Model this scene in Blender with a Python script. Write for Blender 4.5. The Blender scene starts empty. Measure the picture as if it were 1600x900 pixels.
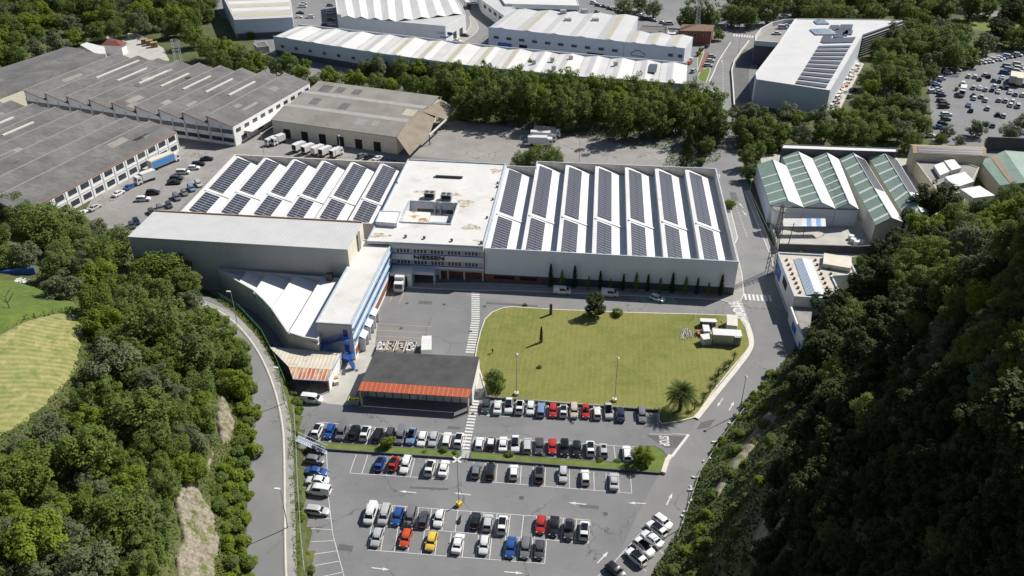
import bpy, bmesh, math, random
import numpy as np
from mathutils import Vector, Matrix
random.seed(7); rng = np.random.default_rng(7)
S = bpy.context.scene; C = S.collection
R = math.radians
# ------------------------------------------------------------------ camera, sky, sun, exposure
HC = 120.0; FPX = 1327.0; PITCH = R(32.02)
cam_d = bpy.data.cameras.new('camera'); cam = bpy.data.objects.new('camera', cam_d); C.objects.link(cam)
cam.location = (0, 0, HC); cam.rotation_euler = (R(90) - PITCH, 0, 0)
cam_d.sensor_width = 36; cam_d.lens = FPX / 1600 * 36; cam_d.clip_start = 1; cam_d.clip_end = 5000
S.camera = cam
W = bpy.data.worlds.new('World'); S.world = W; W.use_nodes = True
wn = W.node_tree.nodes; sky = wn.new('ShaderNodeTexSky'); sky.sky_type = 'NISHITA'; sky.sun_disc = False
sky.sun_elevation = R(45); sky.sun_rotation = R(57); sky.altitude = 100
wn['Background'].inputs['Strength'].default_value = 0.062
W.node_tree.links.new(sky.outputs[0], wn['Background'].inputs['Color'])
sl = bpy.data.lights.new('sun', 'SUN'); sun = bpy.data.objects.new('sun', sl); C.objects.link(sun)
sl.energy = 5.0; sl.angle = R(0.53); sl.color = (1.0, 0.955, 0.88)
sdir = Vector((math.cos(R(33)) * math.cos(R(45)), math.sin(R(33)) * math.cos(R(45)), math.sin(R(45))))
sun.rotation_euler = sdir.to_track_quat('Z', 'Y').to_euler(); sun.location = (300, 250, 400)
S.view_settings.view_transform = 'Standard'; S.view_settings.look = 'None'
S.view_settings.gamma = 1; S.view_settings.exposure = 0.4
S.render.engine = 'CYCLES'
try:
    S.cycles.max_bounces = 6; S.cycles.diffuse_bounces = 3; S.cycles.transmission_bounces = 2; S.cycles.glossy_bounces = 2
    S.cycles.transparent_max_bounces = 6
except Exception: pass
# ------------------------------------------------------------------ measuring: a point of the photograph to the place
cp, sp = math.cos(PITCH), math.sin(PITCH)
def ray(x, y):
    u, v = (x - 800) / FPX, (y - 450) / FPX
    return u, cp - v * sp, -sp - v * cp
def P(x, y, h=0.0):
    d = ray(x, y); t = (HC - h) / -d[2]
    return Vector((d[0] * t, d[1] * t, h))
def PL(pts, h=0.0): return [P(x, y, h) for x, y in pts]
# ------------------------------------------------------------------ materials
def mat(name, col, rough=0.8, col2=None, scale=0.3, amount=1.0, detail=6, bump=0.0, bscale=None, metal=0.0, spec=0.5, stretch=None, contrast=(0.35, 0.65)):
    m = bpy.data.materials.new(name); m.use_nodes = True
    nt = m.node_tree; b = nt.nodes['Principled BSDF']
    b.inputs['Roughness'].default_value = rough; b.inputs['Metallic'].default_value = metal
    b.inputs['Specular IOR Level'].default_value = spec
    b.inputs['Base Color'].default_value = (*col, 1)
    tc = nt.nodes.new('ShaderNodeTexCoord'); src = tc.outputs['Object']
    if stretch:
        mp = nt.nodes.new('ShaderNodeMapping'); mp.inputs['Scale'].default_value = stretch
        nt.links.new(src, mp.inputs[0]); src = mp.outputs[0]
    if col2:
        n = nt.nodes.new('ShaderNodeTexNoise'); n.inputs['Scale'].default_value = scale; n.inputs['Detail'].default_value = detail
        n.inputs['Roughness'].default_value = 0.65
        nt.links.new(src, n.inputs['Vector'])
        r = nt.nodes.new('ShaderNodeValToRGB'); r.color_ramp.elements[0].position = contrast[0]; r.color_ramp.elements[1].position = contrast[1]
        r.color_ramp.elements[0].color = (*col, 1); r.color_ramp.elements[1].color = (*col2, 1)
        nt.links.new(n.outputs[0], r.inputs[0]); nt.links.new(r.outputs[0], b.inputs['Base Color'])
    if bump:
        n2 = nt.nodes.new('ShaderNodeTexNoise'); n2.inputs['Scale'].default_value = bscale or 3; n2.inputs['Detail'].default_value = 4
        nt.links.new(src, n2.inputs['Vector'])
        bp = nt.nodes.new('ShaderNodeBump'); bp.inputs['Strength'].default_value = bump; bp.inputs['Distance'].default_value = 0.1
        nt.links.new(n2.outputs[0], bp.inputs['Height']); nt.links.new(bp.outputs[0], b.inputs['Normal'])
    return m
def node(nt, t, **kw):
    n = nt.nodes.new(t)
    for k, v in kw.items(): setattr(n, k, v)
    return n
def overlay(m, col, scale, lo, hi, stretch=None, detail=8, fac=1.0):
    """mix one more layer of patches (dirt, patches, moss) over the base colour"""
    nt = m.node_tree; b = nt.nodes['Principled BSDF']; inp = b.inputs['Base Color']
    tc = node(nt, 'ShaderNodeTexCoord'); src = tc.outputs['Object']
    mp = node(nt, 'ShaderNodeMapping'); mp.inputs['Location'].default_value = (scale * 31, 7, 3)
    if stretch: mp.inputs['Scale'].default_value = stretch
    nt.links.new(src, mp.inputs[0])
    n = node(nt, 'ShaderNodeTexNoise'); n.inputs['Scale'].default_value = scale; n.inputs['Detail'].default_value = detail
    n.inputs['Roughness'].default_value = 0.7
    nt.links.new(mp.outputs[0], n.inputs['Vector'])
    mr = node(nt, 'ShaderNodeMapRange'); mr.inputs[1].default_value = lo; mr.inputs[2].default_value = hi; mr.inputs[4].default_value = fac
    nt.links.new(n.outputs[0], mr.inputs[0])
    mx = node(nt, 'ShaderNodeMix', data_type='RGBA')
    nt.links.new(mr.outputs[0], mx.inputs[0])
    if inp.links: nt.links.new(inp.links[0].from_socket, mx.inputs[6])
    else: mx.inputs[6].default_value = inp.default_value
    mx.inputs[7].default_value = (*col, 1)
    nt.links.new(mx.outputs[2], inp)
    return m
def ribs(m, ang, pitch, depth=0.06, strength=0.6, dark=None, width=0.5):
    """standing ribs / corrugation across direction ang (radians), every `pitch` metres"""
    nt = m.node_tree; b = nt.nodes['Principled BSDF']
    tc = node(nt, 'ShaderNodeTexCoord'); mp = node(nt, 'ShaderNodeMapping'); mp.inputs['Rotation'].default_value = (0, 0, -ang)
    nt.links.new(tc.outputs['Object'], mp.inputs[0])
    w = node(nt, 'ShaderNodeTexWave', wave_type='BANDS', bands_direction='X', wave_profile='SIN')
    w.inputs['Scale'].default_value = 2 * math.pi / 20 / pitch; w.inputs['Distortion'].default_value = 0
    nt.links.new(mp.outputs[0], w.inputs[0])
    bp = node(nt, 'ShaderNodeBump'); bp.inputs['Strength'].default_value = strength; bp.inputs['Distance'].default_value = depth
    nt.links.new(w.outputs['Fac'], bp.inputs['Height']); nt.links.new(bp.outputs[0], b.inputs['Normal'])
    if dark:
        inp = b.inputs['Base Color']
        mr = node(nt, 'ShaderNodeMapRange'); mr.inputs[1].default_value = 1 - width; mr.inputs[2].default_value = 1.0
        nt.links.new(w.outputs['Fac'], mr.inputs[0])
        mx = node(nt, 'ShaderNodeMix', data_type='RGBA'); nt.links.new(mr.outputs[0], mx.inputs[0])
        if inp.links: nt.links.new(inp.links[0].from_socket, mx.inputs[6])
        else: mx.inputs[6].default_value = inp.default_value
        mx.inputs[7].default_value = (*dark, 1); nt.links.new(mx.outputs[2], inp)
    return m
def cracks(m, scale, width, col, fac=.8, warp=.6):
    nt = m.node_tree; b = nt.nodes['Principled BSDF']; inp = b.inputs['Base Color']
    tc = node(nt, 'ShaderNodeTexCoord'); nz = node(nt, 'ShaderNodeTexNoise'); nz.inputs['Scale'].default_value = .5; nz.inputs['Detail'].default_value = 6
    nt.links.new(tc.outputs['Object'], nz.inputs[0])
    sc = node(nt, 'ShaderNodeVectorMath', operation='MULTIPLY_ADD'); nt.links.new(nz.outputs['Color'], sc.inputs[0]); sc.inputs[1].default_value = (warp * 6,) * 3; nt.links.new(tc.outputs['Object'], sc.inputs[2])
    v = node(nt, 'ShaderNodeTexVoronoi', feature='DISTANCE_TO_EDGE'); v.inputs['Scale'].default_value = scale; nt.links.new(sc.outputs[0], v.inputs[0])
    mr = node(nt, 'ShaderNodeMapRange'); mr.inputs[1].default_value = width * scale; mr.inputs[2].default_value = 0; mr.inputs[4].default_value = fac; nt.links.new(v.outputs[0], mr.inputs[0])
    n2 = node(nt, 'ShaderNodeTexNoise'); n2.inputs['Scale'].default_value = .08; nt.links.new(tc.outputs['Object'], n2.inputs[0])
    m2 = node(nt, 'ShaderNodeMapRange'); m2.inputs[1].default_value = .48; m2.inputs[2].default_value = .56; nt.links.new(n2.outputs[0], m2.inputs[0])
    mu = node(nt, 'ShaderNodeMath', operation='MULTIPLY'); nt.links.new(mr.outputs[0], mu.inputs[0]); nt.links.new(m2.outputs[0], mu.inputs[1])
    mx = node(nt, 'ShaderNodeMix', data_type='RGBA'); nt.links.new(mu.outputs[0], mx.inputs[0]); nt.links.new(inp.links[0].from_socket, mx.inputs[6]); mx.inputs[7].default_value = (*col, 1); nt.links.new(mx.outputs[2], inp)
    return m
BA = R(-6.55)   # bearing of the factory's fronts
M = {}
M['asphalt'] = overlay(overlay(mat('asphalt', (.140, .143, .150), .9, (.184, .186, .190), .06, bump=.15, bscale=8), (.09, .09, .092), .35, .58, .75, fac=.6), (.21, .205, .195), .9, .55, .8, fac=.6)
M['asphalt'] = cracks(overlay(overlay(M['asphalt'], (.075, .075, .078), 2.2, .66, .74, fac=.7), (.20, .197, .19), .16, .52, .72, stretch=(.25, 1, 1), fac=.6), .07, .13, (.05, .05, .05))
M['asphalt_lane'] = overlay(mat('asphalt_lane', (.158, .160, .163), .9, (.196, .197, .198), .1, bump=.1, bscale=8), (.11, .11, .11), .5, .6, .75, fac=.6)
M['asphalt_lane'] = cracks(overlay(M['asphalt_lane'], (.085, .085, .088), 2.0, .66, .74, fac=.6), .06, .12, (.06, .06, .06))
M['asphalt_old'] = overlay(overlay(mat('asphalt_old', (.20, .19, .178), .95, (.27, .26, .245), .08, bump=.2, bscale=4), (.30, .285, .26), .35, .55, .8, stretch=(1, .4, 1)), (.1, .095, .09), .2, .6, .8, fac=.7)
M['asphalt_patch'] = overlay(mat('asphalt_repair', (.085, .085, .088), .9, (.11, .11, .112), .4), (.15, .15, .15), 1.5, .55, .75, fac=.5)
M['asphalt_old'] = cracks(M['asphalt_old'], .12, .16, (.07, .065, .06))
M['concrete'] = overlay(mat('concrete', (.34, .33, .30), .9, (.42, .41, .375), .2, bump=.1), (.25, .24, .22), .8, .6, .8)
M['pave'] = mat('paving', (.24, .235, .225), .9, (.30, .295, .28), .5)
M['curb'] = overlay(mat('curb', (.5, .48, .43), .9, (.6, .57, .5), 1.0), (.3, .28, .24), .8, .6, .8)
M['white_paint'] = overlay(overlay(mat('road_paint', (.60, .60, .58), .8, (.50, .50, .49), 2), (.22, .22, .22), 3, .52, .72, fac=.8), (.25, .25, .25), .25, .55, .7, fac=.5)
M['orange_paint'] = mat('orange_line_paint', (.62, .36, .12), .8, (.4, .3, .2), 3)
M['green_paint'] = mat('green_bay_paint', (.10, .27, .20), .85, (.16, .30, .24), 1)
M['ground'] = overlay(overlay(mat('earth_and_weeds', (.05, .065, .018), 1, (.10, .105, .035), .15, bump=.5, bscale=2), (.16, .13, .08), .3, .6, .75), (.03, .045, .012), .8, .5, .7)
M['grass'] = mat('verge_grass', (.085, .125, .022), 1, (.13, .17, .035), .5, bump=.4, bscale=6)
# lawn with mowing stripes
def lawn_mat(name, a, b, c, ang, per, dist, dscale=.05):
    m = mat(name, a, 1, b, .25, bump=.35, bscale=5, contrast=(.3, .7))
    nt = m.node_tree; bs = nt.nodes['Principled BSDF']; inp = bs.inputs['Base Color']; frm = inp.links[0].from_socket
    tc = node(nt, 'ShaderNodeTexCoord'); mp = node(nt, 'ShaderNodeMapping'); mp.inputs['Rotation'].default_value = (0, 0, -ang)
    nt.links.new(tc.outputs['Object'], mp.inputs[0])
    w = node(nt, 'ShaderNodeTexWave', wave_type='BANDS', bands_direction='X'); w.inputs['Scale'].default_value = .314 / per
    w.inputs['Distortion'].default_value = dist; w.inputs['Detail'].default_value = 3; w.inputs['Detail Scale'].default_value = dscale * 10
    w.inputs['Detail Roughness'].default_value = .7
    nt.links.new(mp.outputs[0], w.inputs[0])
    ns = node(nt, 'ShaderNodeTexNoise'); ns.inputs['Scale'].default_value = .5; ns.inputs['Detail'].default_value = 8
    nt.links.new(tc.outputs['Object'], ns.inputs[0])
    mu = node(nt, 'ShaderNodeMath', operation='MULTIPLY'); nt.links.new(w.outputs['Fac'], mu.inputs[0]); nt.links.new(ns.outputs[0], mu.inputs[1])
    mx = node(nt, 'ShaderNodeMix', data_type='RGBA'); nt.links.new(mu.outputs[0], mx.inputs[0])
    nt.links.new(frm, mx.inputs[6]); mx.inputs[7].default_value = (*c, 1); nt.links.new(mx.outputs[2], inp)
    return m
M['lawn'] = overlay(overlay(lawn_mat('lawn', (.125, .15, .024), (.185, .185, .045), (.20, .19, .060), BA, 1.25, 2.5), (.09, .125, .018), .07, .48, .66, fac=.8), (.27, .20, .10), 1.6, .50, .68, fac=.6)
M['hay'] = overlay(overlay(lawn_mat('mown_meadow', (.12, .15, .038), (.20, .20, .07), (.31, .26, .12), R(-62), 1.5, 16.0, .012), (.07, .12, .02), .35, .5, .68, fac=.85), (.34, .28, .14), .9, .52, .68, stretch=(1, .35, 1), fac=.7)
M['meadow'] = overlay(mat('green_meadow', (.062, .10, .014), 1, (.10, .14, .022), .3, bump=.6, bscale=3), (.05, .085, .012), .9, .45, .7)
M['rock'] = overlay(overlay(mat('bare_rock', (.17, .145, .11), 1, (.31, .275, .225), 1.6, bump=1, bscale=5, stretch=(1.6, 1, .5)), (.13, .115, .10), 1.8, .52, .66, stretch=(2.5, 1, .5)), (.10, .12, .03), .5, .50, .60)
def whiteroof(name, a=(.56, .56, .555), b=(.61, .61, .61), dirt=(.44, .42, .38), lo=.6):
    return overlay(overlay(mat(name, a, .75, b, .15), dirt, .12, lo, lo + .15, fac=.7, detail=10), (.48, .47, .44), .5, .55, .8, stretch=(1, .25, 1), fac=.6)
M['white_roof'] = whiteroof('white_membrane_roof')
M['flat_roof'] = overlay(overlay(whiteroof('white_flat_roof', (.53, .52, .50), (.59, .585, .57), (.40, .37, .32), .55), (.24, .17, .10), .16, .66, .70, fac=.9), (.44, .43, .40), 1.5, .5, .75, fac=.6)
M['metal_roof'] = ribs(overlay(mat('pale_sheet_roof', (.44, .45, .45), .55, (.50, .505, .50), .2, metal=.0), (.30, .20, .13), 1.4, .66, .74, stretch=(1, .3, 1)), BA, 1.0, depth=.02, strength=.3, dark=(.40, .40, .39), width=.06)
M['est_roof'] = overlay(mat('estate_sheet_roof', (.52, .515, .50), .6, (.60, .595, .58), .05), (.42, .40, .33), .1, .6, .75, fac=.8)
M['est_roof_b'] = overlay(mat('estate_grey_sheet', (.40, .405, .41), .6, (.47, .47, .47), .08), (.40, .37, .30), .2, .6, .75, fac=.8)
M['cream_strip'] = mat('cream_rooflight', (.48, .44, .33), .6, (.38, .35, .27), .5)
M['fibro'] = overlay(overlay(overlay(mat('grey_fibre_cement_roof', (.10, .099, .098), .95, (.175, .17, .165), .09, bump=.3, bscale=3), (.075, .073, .07), .6, .55, .75, fac=.8), (.20, .19, .18), 1.2, .68, .8, fac=.6), (.06, .059, .058), 1.1, .45, .68, stretch=(.18, 1.6, 1), fac=.7)
M['fibro_dark'] = overlay(mat('darker_replaced_sheets', (.085, .084, .083), .95, (.12, .118, .115), .3), (.15, .148, .145), .8, .5, .7, fac=.6)
M['fibro_b'] = overlay(overlay(mat('weathered_brown_grey_roof', (.19, .18, .16), .95, (.26, .25, .225), .1), (.13, .12, .10), .25, .58, .7, fac=.8), (.32, .31, .28), .7, .66, .78, fac=.7)
M['brown_roof'] = mat('brown_canopy_roof', (.17, .14, .105), .9, (.22, .185, .145), .3)
M['black_roof'] = overlay(mat('black_felt_roof', (.040, .040, .042), .85, (.066, .066, .068), .3, bump=.2), (.09, .09, .09), .4, .62, .78, fac=.6)
M['orange_sheet'] = ribs(mat('orange_sheet_canopy', (.40, .088, .032), .6, (.33, .07, .028), .8), BA, 1.05, depth=.02, strength=.3, dark=(.52, .24, .15), width=.05)
M['rust_sheet'] = ribs(overlay(mat('rusting_sheet_roof', (.50, .44, .35), .8, (.42, .20, .12), .35), (.36, .11, .05), .5, .42, .55, stretch=(1.5, .3, 1)), R(-3), .9, dark=(.6, .54, .44), width=.2)
M['beige_sheet'] = ribs(overlay(mat('beige_sheet_roof', (.50, .46, .38), .8, (.58, .54, .45), .3), (.36, .30, .22), .5, .55, .7), R(-3), .9, dark=(.42, .38, .31), width=.2)
M['clad'] = ribs(overlay(mat('pale_wall_cladding', (.70, .74, .80), .6, (.76, .80, .85), .2, stretch=(1, 1, .15)), (.50, .51, .52), .5, .6, .8, stretch=(2, 2, .1), fac=.5), BA, .6, depth=.02, strength=.4)
M['white_wall'] = overlay(mat('white_render_wall', (.64, .64, .63), .8, (.70, .70, .69), .3), (.42, .40, .36), .5, .58, .75, stretch=(2, 2, .25), fac=.6)
M['shed_wall'] = ribs(overlay(mat('greige_cladding', (.46, .45, .44), .75, (.52, .51, .49), .2, stretch=(1, 1, .15)), (.36, .35, .33), .4, .55, .75, stretch=(3, 3, .08), fac=.5), BA, .5, depth=.02, strength=.4)
M['grey_wall'] = overlay(mat('blue_grey_cladding', (.50, .54, .60), .6, (.56, .60, .66), .1), (.27, .28, .30), .4, .6, .8, stretch=(2, 2, .2), fac=.6)
M['dark_wall'] = mat('dark_plinth', (.07, .075, .085), .8, (.10, .10, .11), .5)
M['parapet_in'] = overlay(mat('bounce_lit_parapet', (.74, .65, .53), .85, (.80, .71, .60), .5), (.26, .24, .2), 1, .55, .75)  # raised beige stands in for light bounced off the white roof
M['blue_trim'] = mat('blue_trim', (.15, .27, .48), .5, (.24, .36, .54), 1.5)
M['pale_blue'] = mat('weathered_blue_coping', (.30, .37, .48), .6, (.46, .50, .54), .6)
M['deep_blue'] = mat('deep_blue_steel', (.025, .10, .38), .45)
M['brick'] = mat('red_brick', (.17, .06, .045), .9, (.24, .10, .07), 1.2)
M['cream_wall'] = overlay(mat('cream_wall', (.52, .49, .40), .85, (.58, .55, .46), .5), (.38, .34, .26), .8, .58, .75)
M['glass'] = mat('window_glass', (.02, .03, .045), .12, (.05, .06, .075), .8)
M['glass_blue'] = mat('glazing', (.22, .27, .34), .2, (.34, .39, .46), .6)
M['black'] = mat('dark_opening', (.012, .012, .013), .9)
M['dark_grey'] = mat('dark_grey_metal', (.06, .06, .065), .6)
M['steel'] = mat('galvanised_steel', (.36, .37, .38), .45, (.45, .46, .47), 2, metal=.3)
M['white_metal'] = mat('white_painted_metal', (.60, .60, .60), .5, (.54, .54, .53), 1)
M['yellow'] = mat('yellow_paint', (.65, .48, .04), .6)
M['lime'] = mat('yellow_green_paint', (.35, .40, .05), .6, (.28, .36, .05), 2)
M['red'] = mat('red_paint', (.45, .03, .03), .5)
M['green_metal'] = mat('green_painted_metal', (.08, .30, .14), .5)
M['tarp_blue'] = mat('blue_curtain', (.06, .22, .52), .5, (.09, .27, .58), .8)
M['rubble'] = mat('heap_of_waste', (.32, .24, .17), .95, (.52, .47, .42), 2.5, contrast=(.45, .55))
M['wood'] = mat('pallet_wood', (.30, .20, .11), .9, (.38, .27, .16), 2)
M['tile_red'] = mat('red_tile_roof', (.15, .085, .055), .85, (.20, .115, .075), 1)
M['terracotta'] = mat('terracotta_paint', (.17, .055, .045), .9)
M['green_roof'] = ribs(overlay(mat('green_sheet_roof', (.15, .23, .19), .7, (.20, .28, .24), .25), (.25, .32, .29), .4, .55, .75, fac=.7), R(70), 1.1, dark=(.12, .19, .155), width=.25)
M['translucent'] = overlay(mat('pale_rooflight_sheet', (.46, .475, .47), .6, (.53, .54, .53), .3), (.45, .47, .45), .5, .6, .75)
M['brown_strip'] = mat('brown_strip_roof', (.26, .19, .12), .9, (.32, .25, .17), 1)
M['tyre'] = mat('tyre_rubber', (.012, .012, .012), .85)
M['rim'] = mat('alloy_rim', (.35, .35, .36), .3, metal=.7)
M['lamp_glass'] = mat('headlamp_glass', (.28, .29, .31), .15)
M['tail_glass'] = mat('tail_lamp_glass', (.35, .015, .012), .2)
M['plate'] = mat('number_plate_white', (.7, .7, .66), .5)
M['bark'] = mat('tree_bark', (.09, .065, .045), .95, (.14, .11, .08), 3)
M['skin'] = mat('skin', (.45, .26, .18), .6)
M['soil'] = mat('dark_soil', (.035, .03, .022), 1, (.06, .055, .035), 1)
# solar panel: rows of cells seen as dark bands with pale gaps
def solar_mat(name, ang, pitch):
    m = mat(name, (.020, .023, .038), .3, (.028, .031, .048), .8)
    nt = m.node_tree; b = nt.nodes['Principled BSDF']; inp = b.inputs['Base Color']; frm = inp.links[0].from_socket
    tc = node(nt, 'ShaderNodeTexCoord'); mp = node(nt, 'ShaderNodeMapping'); mp.inputs['Rotation'].default_value = (0, 0, -ang)
    nt.links.new(tc.outputs['Object'], mp.inputs[0])
    last = frm
    for dr, pt, wd, cc in (('Y', pitch, .2, (.24, .24, .26)),):
        w = node(nt, 'ShaderNodeTexWave', wave_type='BANDS', bands_direction=dr, wave_profile='SAW'); w.inputs['Scale'].default_value = 2 * math.pi / 20 / pt
        nt.links.new(mp.outputs[0], w.inputs[0])
        mr = node(nt, 'ShaderNodeMath', operation='GREATER_THAN'); mr.inputs[1].default_value = 1 - wd; nt.links.new(w.outputs['Fac'], mr.inputs[0])
        mx = node(nt, 'ShaderNodeMix', data_type='RGBA'); nt.links.new(mr.outputs[0], mx.inputs[0]); nt.links.new(last, mx.inputs[6])
        mx.inputs[7].default_value = (*cc, 1); last = mx.outputs[2]
    nt.links.new(last, inp); return m
M['solar'] = solar_mat('solar_cells', BA, 1.35)
def leaf_mat(name, a, b, c, tr=.3):
    m = bpy.data.materials.new(name); m.use_nodes = True; nt = m.node_tree
    bs = nt.nodes['Principled BSDF']; out = nt.nodes['Material Output']; bs.inputs['Roughness'].default_value = .7; bs.inputs['Specular IOR Level'].default_value = .12
    tc = node(nt, 'ShaderNodeTexCoord'); oi = node(nt, 'ShaderNodeObjectInfo')
    n = node(nt, 'ShaderNodeTexNoise'); n.inputs['Scale'].default_value = .9; n.inputs['Detail'].default_value = 5
    nt.links.new(tc.outputs['Object'], n.inputs[0])
    r = node(nt, 'ShaderNodeValToRGB'); r.color_ramp.elements[0].position = .38; r.color_ramp.elements[1].position = .64
    r.color_ramp.elements[0].color = (*a, 1); r.color_ramp.elements[1].color = (*b, 1)
    nt.links.new(n.outputs[0], r.inputs[0])
    mx = node(nt, 'ShaderNodeMix', data_type='RGBA'); nt.links.new(oi.outputs['Random'], mx.inputs[0])
    mr = node(nt, 'ShaderNodeMath', operation='MULTIPLY'); nt.links.new(oi.outputs['Random'], mr.inputs[0]); mr.inputs[1].default_value = .75
    nt.links.new(mr.outputs[0], mx.inputs[0])
    nt.links.new(r.outputs[0], mx.inputs[6]); mx.inputs[7].default_value = (*c, 1)
    nt.links.new(mx.outputs[2], bs.inputs['Base Color'])
    t = node(nt, 'ShaderNodeBsdfTranslucent'); nt.links.new(mx.outputs[2], t.inputs[0])
    ms = node(nt, 'ShaderNodeMixShader'); ms.inputs[0].default_value = tr
    nt.links.new(bs.outputs[0], ms.inputs[1]); nt.links.new(t.outputs[0], ms.inputs[2]); nt.links.new(ms.outputs[0], out.inputs[0])
    return m
M['leaf'] = leaf_mat('broad_leaves', (.098, .150, .026), (.185, .245, .048), (.135, .18, .06), .42)
M['leaf_bright'] = leaf_mat('fresh_leaves', (.135, .195, .022), (.23, .28, .038), (.16, .215, .028), .42)
M['leaf_grey'] = leaf_mat('grey_green_leaves', (.115, .14, .07), (.18, .20, .11), (.11, .135, .06), .3)
M['leaf_dark'] = leaf_mat('dark_and_shaded_leaves', (.026, .042, .012), (.062, .088, .022), (.04, .062, .018), .2)  # naturally dark foliage, lowered further to paint the right hillside's shade
M['leaf_palm'] = leaf_mat('palm_fronds', (.035, .060, .012), (.07, .10, .02), (.05, .075, .015), .1)
M['paint'] = (lambda m: m)(mat('car_paint', (.5, .5, .5), .28))
_nt = M['paint'].node_tree; _oi = node(_nt, 'ShaderNodeObjectInfo'); _nt.links.new(_oi.outputs['Color'], _nt.nodes['Principled BSDF'].inputs['Base Color'])
_nt.nodes['Principled BSDF'].inputs['Coat Weight'].default_value = .35
M['car_glass'] = mat('car_glass', (.008, .010, .014), .08)
# ------------------------------------------------------------------ mesh building
WT = set()
class MB:
    def __init__(s): s.v = []; s.f = []; s.m = []
    def poly(s, pts, m=0):
        i = len(s.v); s.v += [tuple(p) for p in pts]; s.f.append(tuple(range(i, i + len(pts)))); s.m.append(m); return s
    def prism(s, pts, z0, z1, m=0, bottom=False):
        a = [(p[0], p[1], z0) for p in pts]; b = [(p[0], p[1], z1) for p in pts]; n = len(pts)
        i = len(s.v); s.v += a + b
        s.f.append(tuple(range(i + n, i + 2 * n))); s.m.append(m)
        if bottom: s.f.append(tuple(reversed(range(i, i + n)))); s.m.append(m)
        for k in range(n):
            l = (k + 1) % n; s.f.append((i + k, i + l, i + n + l, i + n + k)); s.m.append(m)
        return s
    def box(s, c, size, ang=0, m=0, tilt=None):
        cx, cy, cz = c; a, b, h = size[0] / 2, size[1] / 2, size[2] / 2
        i = len(s.v); ca, sa = math.cos(ang), math.sin(ang)
        for dz in (-h, h):
            for dx, dy in ((-a, -b), (a, -b), (a, b), (-a, b)):
                s.v.append((cx + dx * ca - dy * sa, cy + dx * sa + dy * ca, cz + dz))
        for q in ((0, 3, 2, 1), (4, 5, 6, 7), (0, 1, 5, 4), (1, 2, 6, 5), (2, 3, 7, 6), (3, 0, 4, 7)):
            s.f.append(tuple(i + k for k in q)); s.m.append(m)
        return s
    def tube(s, p0, p1, r0, r1=None, n=6, m=0):
        if r1 is None: r1 = r0
        p0, p1 = Vector(p0), Vector(p1); d = (p1 - p0).normalized()
        u = d.orthogonal().normalized(); w = d.cross(u); i = len(s.v)
        for p, r in ((p0, r0), (p1, r1)):
            for k in range(n):
                a = 2 * math.pi * k / n; s.v.append(tuple(p + (u * math.cos(a) + w * math.sin(a)) * r))
        for k in range(n):
            l = (k + 1) % n; s.f.append((i + k, i + l, i + n + l, i + n + k)); s.m.append(m)
        s.f.append(tuple(reversed(range(i, i + n)))); s.m.append(m); s.f.append(tuple(range(i + n, i + 2 * n))); s.m.append(m)
        return s
    def wallbox(s, p0, p1, a0, a1, z0, z1, th=.06, m=0, back=.05):
        """box lying on the wall from p0 to p1 (outside is to the right), between distances a0..a1 along it"""
        p0 = Vector((p0[0], p0[1])); p1 = Vector((p1[0], p1[1])); d = (p1 - p0).normalized(); o = Vector((d.y, -d.x))
        q = [p0 + d * a0 - o * back, p0 + d * a1 - o * back, p0 + d * a1 + o * th, p0 + d * a0 + o * th]
        return s.prism(q, z0, z1, m, bottom=True)
    def ring(s, pts, t, z0, z1, m=0):
        n = len(pts); ins = offset(pts, t); i = len(s.v)
        for z in (z0, z1):
            s.v += [(p[0], p[1], z) for p in pts]; s.v += [(p[0], p[1], z) for p in ins]
        for k in range(n):
            l = (k + 1) % n
            for q in ((k, l, 2 * n + l, 2 * n + k), (n + l, n + k, 3 * n + k, 3 * n + l), (2 * n + k, 2 * n + l, 3 * n + l, 3 * n + k), (l, k, n + k, n + l)):
                s.f.append(tuple(i + x for x in q)); s.m.append(m)
        return s
    def build(s, name, mats, parent=None, smooth=False, loc=None):
        me = bpy.data.meshes.new(name); me.from_pydata(s.v, [], s.f)
        if not isinstance(mats, (list, tuple)): mats = [mats]
        for x in mats: me.materials.append(x)
        me.polygons.foreach_set('material_index', s.m)
        if smooth: me.polygons.foreach_set('use_smooth', [True] * len(s.f))
        me.update()
        o = bpy.data.objects.new(name, me); C.objects.link(o)
        if parent is not None:
            o.parent = parent
            if loc is None and parent.name in WT: o.location = -Vector(parent.location)
        if loc is not None: o.location = loc
        return o
def offset(pts, t):
    """inward mitre offset of a counter-clockwise polygon"""
    n = len(pts); out = []
    for k in range(n):
        a, b, c = Vector(pts[k - 1][:2]), Vector(pts[k][:2]), Vector(pts[(k + 1) % n][:2])
        d1 = (b - a).normalized(); d2 = (c - b).normalized()
        n1 = Vector((-d1.y, d1.x)); n2 = Vector((-d2.y, d2.x)); bis = n1 + n2
        if bis.length < 1e-6: bis = n1
        bis.normalize(); out.append(b + bis * (t / max(.35, bis.dot(n1))))
    return out
def ccw(pts):
    a = sum(pts[i - 1][0] * pts[i][1] - pts[i][0] * pts[i - 1][1] for i in range(len(pts)))
    return pts if a > 0 else list(reversed(pts))
def tag(o, label=None, cat=None, group=None, kind=None):
    if label: o['label'] = label
    if cat: o['category'] = cat
    if group: o['group'] = group
    if kind: o['kind'] = kind
    return o
def empty(name, loc=(0, 0, 0), label=None, cat=None, group=None, rz=0.0):
    o = bpy.data.objects.new(name, None); o.empty_display_size = .5; C.objects.link(o); o.location = loc; o.rotation_euler = (0, 0, rz)
    return tag(o, label, cat, group)
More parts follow.
